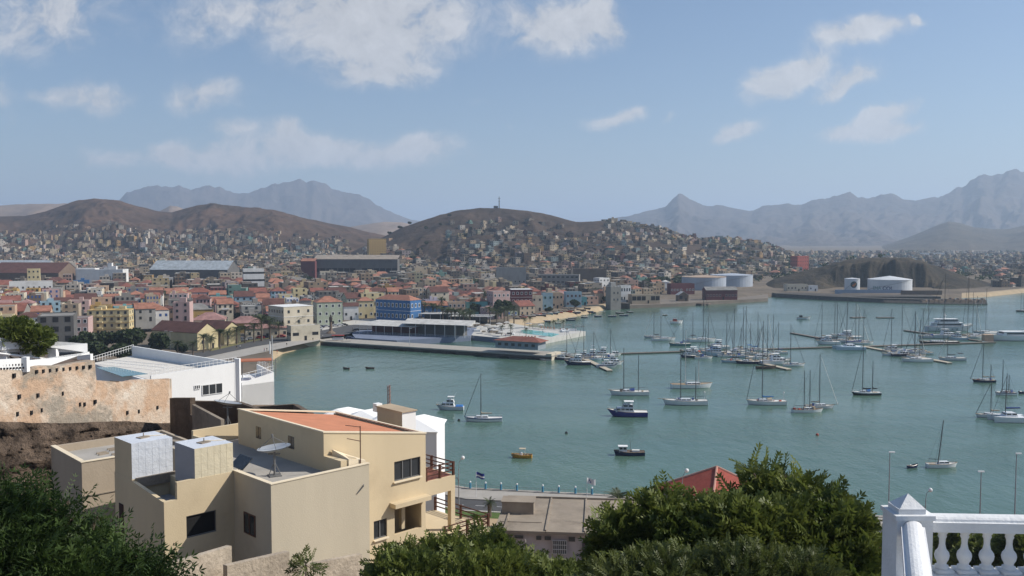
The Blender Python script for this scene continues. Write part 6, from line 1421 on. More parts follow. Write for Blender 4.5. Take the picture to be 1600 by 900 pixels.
def motor(label, px, py, lpx, hd=180, hm=M_gel, tiers=2, tower=False, tarp=None, stripe=None, cat='motor boat', mast=0, fb=.12, open_aft=.3, sup=M_gel, hardtop=True):
    r, p = boat_root('motor_boat', px, py, hd, label, cat, 'moored motor boats'); s = p.y/F; L = lpx*s/max(abs(math.cos(R(hd))), .55); B = min(L*.34, 5.0); f = max(.9, L*fb)
    S = hull(L, B, f, hm, r, bowrise=.5, stern=.9, sheer=0, stripe=stripe, plumb=.14)
    c0 = cabin(r, L*.06, 0, f, L*(.62-open_aft*.5), B*.74, 1.15, sup, .8)
    z = f+1.15
    if tiers > 1: cabin(r, -L*.02, 0, z, L*.28, B*.62, .95, sup, .78, name='wheelhouse', winh=.5); z += .95
    if tiers > 2 or hardtop:
        MB().box(-L*.04, 0, z+.85, L*.24, B*.6, .1).build('hardtop', M_white, r)
        for a in (-1, 1):
            for b in (-.14, .05): MB().tube((L*b, a*B*.27, z-.1), (L*b*.9, a*B*.26, z+.85), .04, n=4).build('hardtop_post', M_alu, r)
        MB().box(L*.05, 0, z, .08, B*.5, .45).box(-L*.03, 0, z, .5, .6, .5).build('flybridge_console', sup, r)
    if tower:
        m = MB()
        for a in (-1, 1):
            for b in (-.12, .04): m.tube((L*b, a*B*.3, z), (L*(b*.5-.02), a*B*.18, z+2.6), .04, n=4)
        m.box(-L*.03, 0, z+2.5, L*.14, B*.4, .1); m.build('tower', M_alu, r)
    if tarp: MB().box(-L*.34, 0, f*.98, L*.26, B*.8, .45, 0, .9, .7).build('tarpaulin', tarp, r)
    if mast: MB().tube((L*.12, 0, f+1), (L*.12, 0, f+1+mast), .06, .04, 5).tube((L*.12, 0, f+2.2), (-L*.14, 0, f+2.9), .04, n=4).build('mast', M_spar, r)
    m = MB()
    for (x, b, zz) in S[7:14]:
        for s_ in (1, -1): m.tube((x, b*.93*s_, zz), (x, b*.93*s_, zz+.6), .022, n=3)
    for s_ in (1, -1): m.path([(x, b*.93*s_, zz+.6) for x, b, zz in S[7:]], .025, 3)
    m.build('bow_rail', M_alu, r)
    m = MB()
    for s_ in (1, -1): m.tube((-L*.1, s_*B*.3, z), (-L*.22, s_*B*.42, z+2.2), .025, n=3)
    m.build('antenna', M_white, r); return r
def catam(label, px, py, lpx, hd, hp, hm=M_pal):
    r, p = boat_root('catamaran', px, py, hd, label, 'catamaran', 'moored sailing boats'); s = p.y/F; L = lpx*s; B = L*.5
    for y in (-B*.4, B*.4):
        e = MB(); n = 10; vs = []
        for i in range(n+1):
            t = i/n; x = -L/2+L*t; b = .85*(1-max(t-.5, 0)**2*3.8) if t > .5 else .85; b = max(b, .03); z = 1.5+.2*t
            vs += [(x, y+b, z), (x-.3*t, y+b*.8, .1), (x-.5*t, y, -.4), (x-.3*t, y-b*.8, .1), (x, y-b, z)]
        e.add(vs, [(i*5+j, i*5+j+1, (i+1)*5+j+1, (i+1)*5+j) for i in range(n) for j in range(4)]+[(i*5, (i+1)*5, (i+1)*5+4, i*5+4) for i in range(n)]+[(0, 4, 3, 2, 1)]).build('hull', hm, r)
    MB().box(-L*.08, 0, .9, L*.6, B*.8, .65).build('bridge_deck', M_gel, r); cabin(r, -L*.03, 0, 1.5, L*.36, B*.6, 1.1, M_gel, .7, winh=.35)
    h = hp*s; ms = MB().tube((L*.08, 0, 2.3), (L*.06, 0, h), .14, .09, 6).build('mast', M_spar, r); MB().tube((L*.08, 0, 3.6), (-L*.34, 0, 3.7), .08).build('boom', M_spar, r)
    MB().tube((L*.06, 0, 3.85), (-L*.32, 0, 3.95), .2, .14, 8).build('sail_cover', M_cov, r)
    m = MB(); m.tube((L*.46, 0, 1.5), (L*.06, 0, h*.95), .06, n=4)
    for y in (-B*.45, B*.45): m.tube((-L*.1, y, 1.6), (L*.06, 0, h*.97), .022, n=3)
    m.build('shroud', M_spar, r); return r
def skiff(label, px, py, lpx, hd, hm, rim=None, cat='rowing boat', group='small open boats off the beach'):
    r, p = boat_root('rowing_boat', px, py, hd, label, cat, group); s = p.y/F; L = max(lpx*s, 3); hull(L, L*.3, .8 if L > 5 else .55, hm, r, open_=True, stripe=rim or M_white, bowrise=.6, stern=.6); return r
# --- near moorings (pixel centre, waterline, length px)
motor('light grey cabin boat with flybridge and blue aft cover, leftmost of the near moorings', 703, 640, 44, 176, M_gelg, 2, False, M_covb)
sail('white sloop with dark blue stripe and white deckhouse near the left moorings', 755, 658, 60, 180, M_gel, ((.56, 76),), M_covt, stripe=M_boot, radar=False)
r, p = boat_root('open_motor_boat', 815, 715, 172, 'small orange yellow open boat with canopy, alone in the near bay', 'motor boat', 'moored motor boats'); L_ = 33*p.y/F; hull(L_, 1.9, .7, M_yel, r, open_=True, stripe=M_yel, deckmat=M_teak)
MB().box(-.2, 0, 2.15, 1.5, 1.4, .08).build('canopy', M_covt, r)
for (a, b) in ((.4, .6), (.4, -.6), (-.8, .6), (-.8, -.6)): MB().tube((a, b, .6), (a, b, 2.15), .04).build('canopy_post', M_alu, r)
MB().box(.1, 0, .35, .5, .6, .9).build('console', M_white, r)
motor('violet blue hulled motor yacht with white superstructure and short mast', 980, 650, 63, 176, M_viol, 2, False, None, mast=3.4, sup=M_gelg)
sail('white ketch with blue canvas shelter behind the violet blue motor yacht', 983, 617, 62, 178, M_gel, ((.64, 75), (.27, 64)), None, dodger=M_cov, fore=False, bowsprit=.6, clutter=4)
sail('long pale schooner with two white masts, nearest the middle moorings', 1081, 606, 66, 5, M_gel, ((.66, 56), (.34, 91)), None, deck=M_teak, spar=M_sparw, fore=False)
sail('white ketch with brown bowsprit and blue deckhouse windows', 1070, 632, 70, 178, M_gel, ((.6, 88), (.26, 60)), None, stripe=None, bowsprit=1.6, fore=False, clutter=3, radar=True)
r, p = boat_root('fishing_boat', 983, 711, 176, 'dark navy fishing boat with white wheelhouse at its bow', 'fishing boat', 'moored motor boats'); L_ = 49*p.y/F; hull(L_, 2.5, .85, M_navy, r, open_=False, stripe=None, deckmat=M_wood, bowrise=.45)
cabin(r, L_*.2, 0, .8, 1.9, 1.5, 1.35, M_gel, .95, winh=.35); MB().box(L_*.2, 0, 2.15, 2.3, 1.8, .1).build('cabin_roof', M_white, r); MB().tube((-.3, 0, .8), (-.3, 0, 3.9), .05, .03).build('pole', M_spar, r); MB().box(-1.6, 0, .85, 1.8, 1.0, .45).build('fish_hold', M_deckw, r)
sail('white sloop with bright blue sail cover, red pennant and raked forestay', 1197, 632, 62, 178, M_gel, ((.6, 132),), M_covb, dodger=M_covt, clutter=5, radar=True)
sail('white two masted yacht with low cluttered deck, nearer of a rafted pair', 1262, 644, 50, 4, M_gel, ((.38, 66), (.56, 67)), None, deck=M_wood, fore=False, clutter=6)
sail('grey hulled sloop tied behind the two masted yacht, bow to the right', 1281, 638, 46, 2, M_gelg, ((.48, 86),), M_covt, bowsprit=1.2, clutter=2)
sail('black hulled ketch with white rail and blue dodger in open water', 1353, 617, 45, 178, M_blk, ((.62, 80), (.28, 54)), M_covk, dodger=M_covb, stripe=M_white)
sail('dark hulled ketch heaped with gear near the right edge', 1537, 597, 35, 176, M_navy, ((.55, 62), (.2, 28)), M_covt, bowsprit=.8, clutter=10, fore=True)
sail('small white cruiser with navy stripe and people aboard at right edge', 1571, 617, 33, 178, M_gel, ((.65, 56), (.35, 32)), None, stripe=M_navy, clutter=7, fore=False)
sail('white ketch moored behind the catamaran at the right edge', 1547, 652, 46, 178, M_gel, ((.48, 56),), M_covt, clutter=4)
catam('white catamaran in front of a ketch at the right edge', 1575, 658, 56, 178, 76, M_gel)
sail('small white day sailer with bare leaning mast, nearest on the right', 1472, 730, 50, 4, M_gel, ((.36, 75),), None, lean=.10, fore=False, fb=.11)
# --- left cluster by the pier head
motor('dark hulled sport boat moored next to the pier head', 878, 562, 27, 176, M_navy, 1)
motor('navy hulled fishing cruiser in front of the pier cluster', 902, 570, 42, 178, M_navy, 2, True)
motor('white sport fisher with tall flybridge tower in the pier cluster', 925, 561, 36, 182, M_gel, 3, True)
motor('white cruiser with low flybridge behind the sport fisher', 942, 557, 34, 182, M_gel, 2, False)
motor('sleek white cruiser pointing right beside the tan finger pontoon', 958, 570, 34, 4, M_gel, 2, False)
motor('grey blue cruiser with dark stern beside the tan finger pontoon', 949, 574, 34, 2, M_gelg, 1, False, stripe=M_navy)
motor('small white runabout at the far end of the pier cluster', 960, 556, 24, 2, M_gel, 1, False, hardtop=False)
motor('small white cabin boat squeezed between navy cruiser and sport fisher', 913, 558, 22, 178, M_gel, 1, False)
# --- middle cluster
sail('pale sloop with strongly raked forestay, leftmost of the far raft', 1019, 528, 26, 175, M_gelg, ((.4, 42),), None)
sail('white sloop with black bimini in the far raft', 1037, 532, 38, 5, M_gel, ((.38, 48),), None, bimini=M_covk)
sail('teal hulled sloop with long blue sail cover', 1062, 540, 34, 178, M_teal, ((.35, 44),), M_cov, dodger=M_cov)
sail('long white racing yacht with two tall masts in the far raft', 1096, 534, 46, 3, M_gel, ((.56, 82), (.2, 46)), None, bimini=M_covk)
motor('grey green converted workboat with red awning', 1082, 554, 42, 180, pmat('hull_grey_green', (.20, .23, .19), .6), 1, False, M_redp, sup=M_deckw)
motor('pale grey blue motor yacht with stepped cabins in the middle raft', 1118, 556, 50, 180, M_pal, 2, False, sup=M_pal)
motor('white flybridge cruiser behind the pale grey motor yacht', 1122, 545, 36, 182, M_gel, 2, False, hardtop=True)
sail('white sloop with two people sized dark covers in the middle raft', 1147, 551, 34, 178, M_gel, ((.5, 70),), M_covk, dodger=M_cov)
sail('white yacht with brown awning in the middle raft', 1161, 549, 36, 3, M_gel, ((.5, 70),), M_covt, dodger=M_covt, clutter=4)
sail('white sloop with blue tarpaulin at the back of the middle raft', 1182, 549, 36, 3, M_gel, ((.55, 62),), M_covb, bimini=M_covb, clutter=2)
sail('pale blue sloop low in the water in front of the middle raft', 1143, 566, 34, 178, M_pal, ((.45, 52),), M_covk, clutter=3)
sail('navy hulled sloop in front of the middle raft', 1169, 568, 40, 178, M_navy, ((.6, 90),), M_covt, dodger=M_covt, clutter=6)
motor('white pilothouse boat behind the navy sloop', 1186, 561, 32, 4, M_gel, 1, False, hardtop=False)
motor('white flybridge cruiser with sloping windscreen near the second pontoon', 1213, 569, 48, 3, M_gel, 2, False)
sail('white sloop with green sail cover at the right end of the middle raft', 1241, 572, 34, 3, M_gel, ((.32, 66),), pmat('green_canvas', (.04, .10, .06), .9), clutter=3)
sail('small sloop with tall mast in front of the second pontoon', 1199, 564, 26, 4, M_gelg, ((.5, 74),), M_covk, clutter=3)
skiff('long brown wooden boat tied below the second pontoon', 1197, 576, 32, 2, M_wood, M_wood, 'wooden boat', 'moored motor boats')
# --- right cluster
catam('pale blue catamaran at the left of the right raft', 1326, 546, 46, 178, 78, M_pal)
motor('sharp nosed white motor yacht pointing left in the right raft', 1293, 538, 38, 178, M_gel, 2, False, hardtop=True)
motor('large white cruiser with dark windows behind the catamaran', 1322, 531, 48, 178, M_gel, 2, False)
sail('dark covered sloop at the right of the catamaran', 1340, 536, 36, 4, M_gelg, ((.4, 66),), M_covk, bimini=M_covk)
sail('white sloop half hidden behind the large white cruiser', 1312, 534, 30, 4, M_gel, ((.35, 62),), M_covk)
sail('small white yacht at the end of the right raft', 1355, 537, 20, 4, M_gel, ((.2, 54),), None)
motor('white cabin cruiser left of the navy covered yacht on the long pontoon', 1396, 549, 32, 180, M_gel, 1, False)
sail('white sloop with tall mast behind the long pontoon', 1414, 552, 38, 3, M_gel, ((.35, 78),), M_covk, dodger=M_cov)
sail('navy covered sloop tied to the long pontoon', 1432, 558, 30, 3, M_gelg, ((.4, 72),), M_cov, bimini=M_cov, clutter=3)
sail('clean white sloop in front of the long pontoon', 1432, 565, 48, 178, M_gel, ((.4, 66),), None, dodger=M_deckw, radar=False)
sail('white sloop with black sail cover right of the long pontoon end', 1487, 563, 42, 178, M_gelg, ((.66, 42),), M_covk, bimini=M_covk)
sail('long black racing yacht moored stern to the cross pontoon', 1466, 537, 62, 180, M_blk, ((.36, 110),), None, deck=M_deckw, beam=4.4, fb=.055, clutter=5)
motor('white yacht pointing right between racing yacht and tall black mast', 1478, 528, 44, 3, M_gelg, 2, False)
sail('dark sloop with the tallest black mast in the bay', 1524, 526, 44, 180, M_blk, ((.78, 101),), None, beam=4.6, fb=.06, spar=M_blk)
sail('grey sloop with raked forestays behind the superyacht bow', 1540, 522, 40, 180, M_gelg, ((.5, 72), (.86, 60)), None)
def bigyacht(label, px, py, lpx, hd, tiers, hm=M_gel, glass=True):
    r, p = boat_root('motor_yacht', px, py, hd, label, 'yacht', 'large motor yachts'); s = p.y/F; L = lpx*s; B = min(L*.22, 7); f = 2.6; S = hull(L, B, f, hm, r, bowrise=.35, stern=.95, sheer=0, plumb=.12)
    z = f
    for k in range(tiers):
        a = L*(.66-.19*k); o = MB().box(-L*(.06+.01*k), 0, z, a, B*(.84-.1*k), 2.1, 0, .84, .9).build('deckhouse', hm, r)
        m = MB()
        for s_ in (1, -1): m.box(-L*.06, s_*B*(.84-.1*k)/2*.97, z+.85, a*.8, .12, .75)
        m.box(-L*.06+a*.455, 0, z+.9, .15, B*.6, .8); m.build('window', M_glass, o)
        MB().box(-L*(.09+.01*k), 0, z+2.1, a*1.02, B*(.86-.1*k), .14).build('deck_overhang', M_white, r); z += 2.2
    MB().tube((-L*.1, 0, z), (-L*.12, 0, z+4.5), .14, .05).box(-L*.1, 0, z+1.6, .6, 2.4, .2).ball((-L*.1, .9, z+2.1), .4, 6).build('radar_mast', M_white, r)
    for t in (-.3, -.2, -.1, 0, .1): MB().box(L*t, -B*.5+.02, 1.1, .9, .08, .4).build('porthole', M_glass, r)
    railing(r, [(L*.18, B*.38, f+.4), (L*.46, B*.1, f+.9), (L*.46, -B*.1, f+.9), (L*.18, -B*.38, f+.4)], .8, 1.5, M_alu, .03, 'bow_rail'); return r
bigyacht('large white two deck passenger yacht with blue roof behind the pontoons', 1484, 517, 74, 2, 2, M_gelg)
bigyacht('sleek white superyacht cut by the right edge of the picture', 1592, 532, 116, 180, 1)
sail('dark grey two masted yacht far off at the right edge', 1597, 487, 20, 178, M_spar, ((.6, 30), (.4, 26)), None, fore=False)
# --- more hulls packed into the rafts
random.seed(19)
def more(x0, x1, y0, y1, n, where, side):
    hs = [M_gel, M_gelg, M_gel, M_pal, M_navy, M_gel]; cn_ = ['white', 'grey', 'white', 'pale blue', 'navy', 'white']; seen = {}
    for k in range(n):
        x = x0+(x1-x0)*(k+.5)/n+random.uniform(-3, 3); y = random.uniform(y0, y1); q = random.randrange(6); c_ = cn_[q]; mot = random.random() < .3
        kd = 'motor boat' if mot else 'sloop'; seen[(c_, kd)] = seen.get((c_, kd), 0)+1; od = ['leftmost', 'second', 'third', 'fourth', 'fifth', 'sixth', 'seventh'][min(seen[(c_, kd)]-1, 6)]
        lab = '%s %s %s filling the gaps %s' % (od, c_, kd, where)
        if mot: motor(lab, x, y, random.uniform(24, 34), random.choice([2, 178]), hs[q], random.choice([1, 2]), False)
        else: sail(lab, x, y, random.uniform(26, 36), random.choice([3, 178]), hs[q], ((random.uniform(.4, .6), random.uniform(44, 74)),), random.choice([M_cov, M_covk, M_covt, None]), dodger=random.choice([None, M_cov, M_covt]), clutter=2)
more(1068, 1225, 546, 562, 13, 'in the middle raft', 0)
more(1388, 1450, 548, 557, 4, 'along the long pontoon', 0)
more(1280, 1350, 530, 538, 4, 'in the right raft', 0)
more(1440, 1530, 524, 531, 4, 'behind the black racing yacht', 0)
more(872, 965, 556, 566, 4, 'in the pier cluster', 0)
# --- far small boats
r, p = boat_root('fishing_boat', 1057, 505.5, 5, 'small white fishing boat with raked mast in the far bay', 'fishing boat', 'moored motor boats'); L_ = 20*p.y/F; hull(L_, 3, 1.4, M_gel, r, bowrise=.5); cabin(r, -1, 0, 1.4, 2.4, 1.8, 1.5, M_redp, .9); MB().tube((1, 0, 1.4), (-.8+3, 0, 8), .09, .06).build('mast', M_spar, r)
r, p = boat_root('launch', 1256, 499, 0, 'small dark launch alone in the far bay', 'launch', 'moored motor boats'); L_ = 21*p.y/F; hull(L_, 3, 1.3, M_gelg, r, bowrise=.4, deckmat=M_wood); cabin(r, -2, 0, 1.3, 1.8, 1.6, 1.4, M_covk, .9, win=False)
for k, (x, y, l_, c_) in enumerate([(853, 502.8, 15, M_navy), (869, 499, 9, M_wood), (891, 501, 15, M_navy), (894, 498.6, 14, M_wood), (913, 496.5, 11, M_navy), (934, 495, 12, M_navy), (957, 495, 14, M_navy), (968, 490, 13, M_wood), (975, 493.5, 15, M_navy), (984, 488.5, 11, M_wood), (1039, 493, 8, M_wood), (872, 506, 10, M_teak)]):
    skiff(['longish navy rowboat closest to the pool platform', 'short brown rowboat behind the palms of the platform', 'navy rowboat in front of its brown twin off the beach', 'brown rowboat right behind a navy one off the beach', 'navy rowboat fourth along the beach moorings', 'navy rowboat alone in the middle of the beach moorings', 'navy rowboat nearest below the harbour tower', 'brown rowboat farthest left below the tower sea wall', 'navy rowboat rightmost pair member below the sea wall', 'brown rowboat just off the dark sea wall', 'tiny brown rowboat alone beyond the racing yachts', 'tan rowboat by the platform corner palms'][k], x, y, l_, [176, 170, 178, 4, 172, 178, 5, 178, 3, 176, 2, 178][k], c_)
skiff('tiny dark rowboat drifting off the pier, left one', 541, 577, 7, 160, M_wood, M_wood); skiff('dark flat skiff drifting off the pier, right one', 578, 576.5, 14, 178, M_wood, M_wood)
skiff('half sunk dark dinghy left of the nearest day sailer', 1426, 731, 9, 20, M_navy, M_navy, 'dinghy'); skiff('dark dinghy at the right edge behind the small cruiser', 1598, 615, 8, 178, M_navy, M_navy, 'dinghy')
random.seed(8)
for k in range(34):
    x = 808+k*4.7+random.uniform(-1.5, 1.5); y = np.interp(x, [800, 870, 930, 985], [498, 489, 482, 476.5])+random.uniform(-1.2, 1.8); pz = PZ(x, y, 3.0); pz.z = float(base(x, pz.y))
    r = empty('beached_boat', pz, R(random.uniform(150, 210)), None, 'rowing boat', 'fishing boats pulled up along the beach')
    ci = random.randrange(5); hull(random.uniform(5, 7.5), 1.9, .8, [M_wood, M_navy, M_teal, M_redp, M_covk][ci], r, open_=True, stripe=[M_white, M_teak][k % 2], bowrise=.6, stern=.6)
    r['label'] = '%s open boat pulled up among others on the beach' % ['dark wooden', 'navy', 'teal', 'red', 'black'][ci]; r['group'] = r['group']+' %s' % ['wood', 'navy', 'teal', 'red', 'black'][ci]
# pontoons
M_pont = pmat('pontoon_planks', (.42, .37, .29), .85, .12, 1); M_pontd = pmat('pontoon_dark', (.17, .15, .13), .85, .12, 1)
def pont(label, pts, w_, mat, z=.55):
    v = [PZ(a, b, .4) for a, b in pts]; e = empty('pontoon', v[0], 0, label, 'pontoon', 'floating pontoons'); m = MB(); m2 = MB()
    for i in range(len(v)-1):
        a, b = v[i]-v[0], v[i+1]-v[0]; d = (b-a).normalized(); n = Vector((-d.y, d.x, 0))*w_/2
        m.prism([((a-n).x, (a-n).y), ((b-n).x, (b-n).y), ((b+n).x, (b+n).y), ((a+n).x, (a+n).y)], .25-.4, z-.4); L_ = (b-a).length; n *= .85; 
        m2.prism([((a-n).x, (a-n).y), ((b-n).x, (b-n).y), ((b+n).x, (b+n).y), ((a+n).x, (a+n).y)], -1.0, .245-.4)
    m.build('deck', mat, e); m2.build('float', M_rip, e)
pont('thin gangway pontoon from the pier head to the left boat cluster', [(862, 550), (885, 555), (910, 563)], 2, M_pontd)
pont('tan finger pontoon sticking out of the left boat cluster', [(912, 560), (953, 579)], 2.4, M_pont)
pont('long dark pontoon between the left cluster and the middle raft', [(958, 552.5), (1066, 549)], 2.2, M_pontd)
pont('dark pontoon between the middle raft and the right raft', [(1184, 545.5), (1302, 542)], 2.2, M_pontd)
pont('pale finger pontoon below the middle raft', [(1170, 563), (1233, 577)], 2.6, M_pont)
pont('short dark pontoon running up left from the right raft', [(1237, 520), (1300, 531.5)], 2.4, M_pontd)
pont('long pale pontoon running down right past moored sloops', [(1348, 541), (1484, 567)], 2.6, M_pont)
pont('dark cross pontoon in front of the black racing yacht', [(1352, 541), (1440, 538), (1554, 534.5)], 2.4, M_pontd)
pont('far right pontoon running towards the superyacht bow', [(1414, 516), (1532, 532.5)], 2.4, M_pontd)
pont('brown floating raft in the far bay, left one', [(1330, 496), (1350, 495.5)], 4, M_pontd); pont('brown floating raft in the far bay, right one', [(1370, 496), (1396, 496)], 4, M_pontd)
o = MB().box(0, 0, .3, 4.5, 3, 3.4).build('pontoon_hut', PM['peach']); o.location = PZ(1543, 534, .3); tag(o, 'small reddish hut on the cross pontoon beside the superyacht', 'hut')
# buoys
for k, (x, y, c_, lab) in enumerate([(717, 657, M_blk, 'black mooring buoy at the bow of the blue striped sloop'), (885, 677, M_blk, 'dark mooring buoy alone in the near bay'), (1277, 680, M_redp, 'tiny red mooring buoy below the rafted pair'), (865, 560, M_yel, 'yellow buoy by the pier head')]):
    o = MB().ball((0, 0, .1), .42, 7).build('mooring_buoy', c_); o.location = PZ(x, y, 0); tag(o, lab, 'buoy', 'mooring buoys')
# ================================================================ vegetation
Lf_dark = leafmat('leaf_dark', (.016, .040, .012), (.075, .118, .026), .5)
Lf_mid = leafmat('leaf_mid', (.036, .066, .013), (.20, .23, .05), .5)
Lf_olive = leafmat('leaf_olive', (.038, .058, .016), (.135, .155, .042), .6)
Lf_far = leafmat('leaf_distant', (.018, .034, .012), (.055, .078, .024), .15)
Lf_palm = leafmat('palm_leaf', (.035, .055, .020), (.085, .10, .04), .5)
def quat_rand(n, up=.5):
    v = rng.normal(size=(n, 3)); v[:, 2] = v[:, 2]*.7+up; return v/np.linalg.norm(v, axis=1, keepdims=True)
def frames(d, droop):
    # local x = along d ; builds rotation matrices
    t = rng.normal(size=d.shape); y = np.cross(d, t); y /= np.linalg.norm(y, axis=1, keepdims=True); z = np.cross(d, y); return np.stack([d, y, z], -1)
def sprig_template(n=7, L=.5, lw=.055, ll=.17, droop=.5):
    vs = []; fs = []
    for i in range(n):
        t = (i+1)/n; x = L*t; z = -droop*L*t*t
        for s in (1, -1):
            b = len(vs); a = .9; dx = ll*math.cos(a); dy = s*ll*math.sin(a)
            vs += [(x, 0, z), (x+dx*.5-lw*.3, dy*.5+s*0, z+.02-.02), (x+dx, dy, z-ll*.35), (x+dx*.5+lw, dy*.5-s*lw*.4, z-.03)]
            fs.append((b, b+1, b+2, b+3))
    b = len(vs); vs += [(L, 0, -droop*L), (L+ll*.5, lw*.6, -droop*L-.05), (L+ll, 0, -droop*L-.1), (L+ll*.5, -lw*.6, -droop*L-.05)]; fs.append((b, b+1, b+2, b+3))
    return np.array(vs), np.array(fs)
def scatter(points, dirs, tv, tf, smin=.7, smax=1.3):
    n = len(points); M = frames(dirs, 0); s = rng.uniform(smin, smax, n)
    v = np.einsum('nij,kj->nki', M, tv)*s[:, None, None]+points[:, None, :]; f = tf[None]+(np.arange(n)*len(tv))[:, None, None]
    return v.reshape(-1, 3), f.reshape(-1, tf.shape[1])
def lobes_points(lobes, n, shell=.62):
    w_ = np.array([l[3]*l[4]*l[3] for l in lobes]); w_ /= w_.sum(); idx = rng.choice(len(lobes), n, p=w_); Lb = np.array(lobes)[idx]
    d = rng.normal(size=(n, 3)); d /= np.linalg.norm(d, axis=1, keepdims=True); r = rng.uniform(shell**3, 1, n)**(1/3)
    # bumpy radius
    bump = .8+.35*fbm(d[:, 0]*2.5+Lb[:, 0]*3, d[:, 1]*2.5+d[:, 2]*2.5+Lb[:, 2], 77, 3)
    p = Lb[:, :3]+d*(r*bump)[:, None]*np.stack([Lb[:, 3], Lb[:, 3], Lb[:, 4]], -1); return p, d
def tree(name, base_, lobes, nsp, tpl, mat, label, cat='tree', group=None, trunk=True, limbs=8, tr=.22, updir=.35, smin=.7, smax=1.3, shell=.6):
    r = empty(name, base_, 0, label, cat, group); B = np.array(base_)
    lo = [(l[0]-B[0], l[1]-B[1], l[2]-B[2], l[3], l[4]) for l in lobes]
    p, d = lobes_points(lo, nsp, shell); dd = d*.8+rng.normal(size=d.shape)*.35; dd[:, 2] += updir-.3; dd /= np.linalg.norm(dd, axis=1, keepdims=True)
    v, f = scatter(p, dd, *tpl, smin, smax); npmesh('crown', v, f, mat, r)
    if trunk:
        m = MB(); z_top = min(l[2] for l in lo); fork = Vector((0, 0, max(z_top*.6, .5))); m.tube((0, 0, -1), fork, tr, tr*.75, 8)
        for l in lo:
            c = Vector(l[:3]); mid = fork.lerp(c, .5)+Vector((random.uniform(-.3, .3), random.uniform(-.3, .3), -.2)); m.path([fork, mid, c], [tr*.55, tr*.35, tr*.15], 6)
            for k in range(limbs):
                a = Vector((random.gauss(0, 1), random.gauss(0, 1), random.gauss(.3, .7))).normalized(); e = c+Vector((a.x*l[3]*.85, a.y*l[3]*.85, a.z*l[4]*.85)); m.path([c, c.lerp(e, .5)+Vector((0, 0, .1)), e], [tr*.13, tr*.08, tr*.03], 4)
        m.build('trunk', M_bark, r)
    return r
tpl_c = sprig_template(7, .55, .06, .19, .6); tpl_f = sprig_template(5, .34, .045, .15, .4)
def LB(px, py, d, rx_px, rz_px=None):
    p = PD(px, py, d); s = d/F; return (p.x, p.y, p.z, rx_px*s, (rz_px or rx_px)*s)
# big tree, right of centre (26 m away)
d = 30.0
bigL = [LB(985, 850, 30, 45, 40), LB(1040, 822, 30, 40, 34), LB(1090, 838, 31, 45, 34), LB(1140, 826, 32, 38, 34), LB(1185, 790, 32, 28, 28), LB(1205, 775, 32, 26, 26), LB(1240, 790, 31, 32, 32), LB(1275, 795, 30, 30, 24), LB(1300, 815, 30, 28, 26), LB(1340, 835, 29, 20, 18), LB(1360, 870, 28, 16, 20), LB(960, 830, 30, 14, 16), LB(1010, 800, 31, 14, 12), LB(1150, 850, 29, 70, 50), LB(1240, 855, 29, 65, 50), LB(1310, 850, 29, 42, 50), LB(1070, 870, 29, 60, 50), LB(1200, 920, 28, 90, 60), LB(1060, 930, 28, 90, 55), LB(1320, 920, 28, 50, 50), LB(975, 905, 30, 45, 50), LB(1180, 745, 32, 10, 14), LB(1200, 752, 32, 12, 18), LB(1225, 745, 32, 8, 18), LB(1252, 757, 32, 9, 14), LB(1045, 772, 31, 11, 12), LB(1062, 788, 31, 14, 12), LB(1170, 762, 32, 10, 12), LB(1292, 780, 30, 10, 12), LB(1320, 800, 30, 10, 10), LB(1110, 795, 31, 12, 10), LB(1145, 785, 31, 12, 10)]
b_ = PD(1160, 1100, 29.5); b_.z = float(near_z(np.array([b_.x]), np.array([b_.y]))[0])
tree('leafy_tree', b_, bigL, 15500, tpl_c, Lf_mid, 'big leafy green tree filling the lower centre right below the bay', trunk=True, limbs=8, tr=.3, shell=.45)
mL = [LB(1150, 905, 22, 70, 32), LB(1050, 912, 22, 70, 30), LB(1240, 915, 22, 60, 30), LB(970, 918, 22, 50, 25)]
b_ = PD(1100, 1200, 22); b_.z = float(near_z(np.array([b_.x]), np.array([b_.y]))[0])
tree('feathery_shrub', b_, mL, 4200, sprig_template(8, .42, .028, .10, .35), Lf_olive, 'finer olive green feathery shrub in front of the big leafy tree', 'shrub', limbs=6, tr=.15)
# middle bushes
cL = [LB(612, 895, 38, 26, 22), LB(650, 882, 38, 26, 22), LB(690, 876, 38, 26, 22), LB(725, 872, 38, 28, 24), LB(765, 868, 39, 26, 24), LB(800, 893, 38, 26, 20), LB(840, 903, 38, 30, 18), LB(885, 914, 38, 34, 16), LB(672, 860, 38, 9, 8), LB(640, 865, 38, 8, 8), LB(752, 840, 39, 9, 10), LB(815, 880, 38, 8, 8), LB(790, 870, 39, 9, 9), LB(750, 915, 36, 80, 35), LB(650, 920, 36, 60, 35), LB(870, 935, 36, 70, 28), LB(765, 850, 39, 12, 10), LB(705, 856, 39, 11, 9)]
b_ = PD(740, 1060, 37); b_.z = float(near_z(np.array([b_.x]), np.array([b_.y]))[0])
tree('broadleaf_bush', b_, cL, 8000, tpl_c, Lf_mid, 'wide leafy bush between the villa terrace and the low concrete building', 'bush', limbs=6, tr=.2)
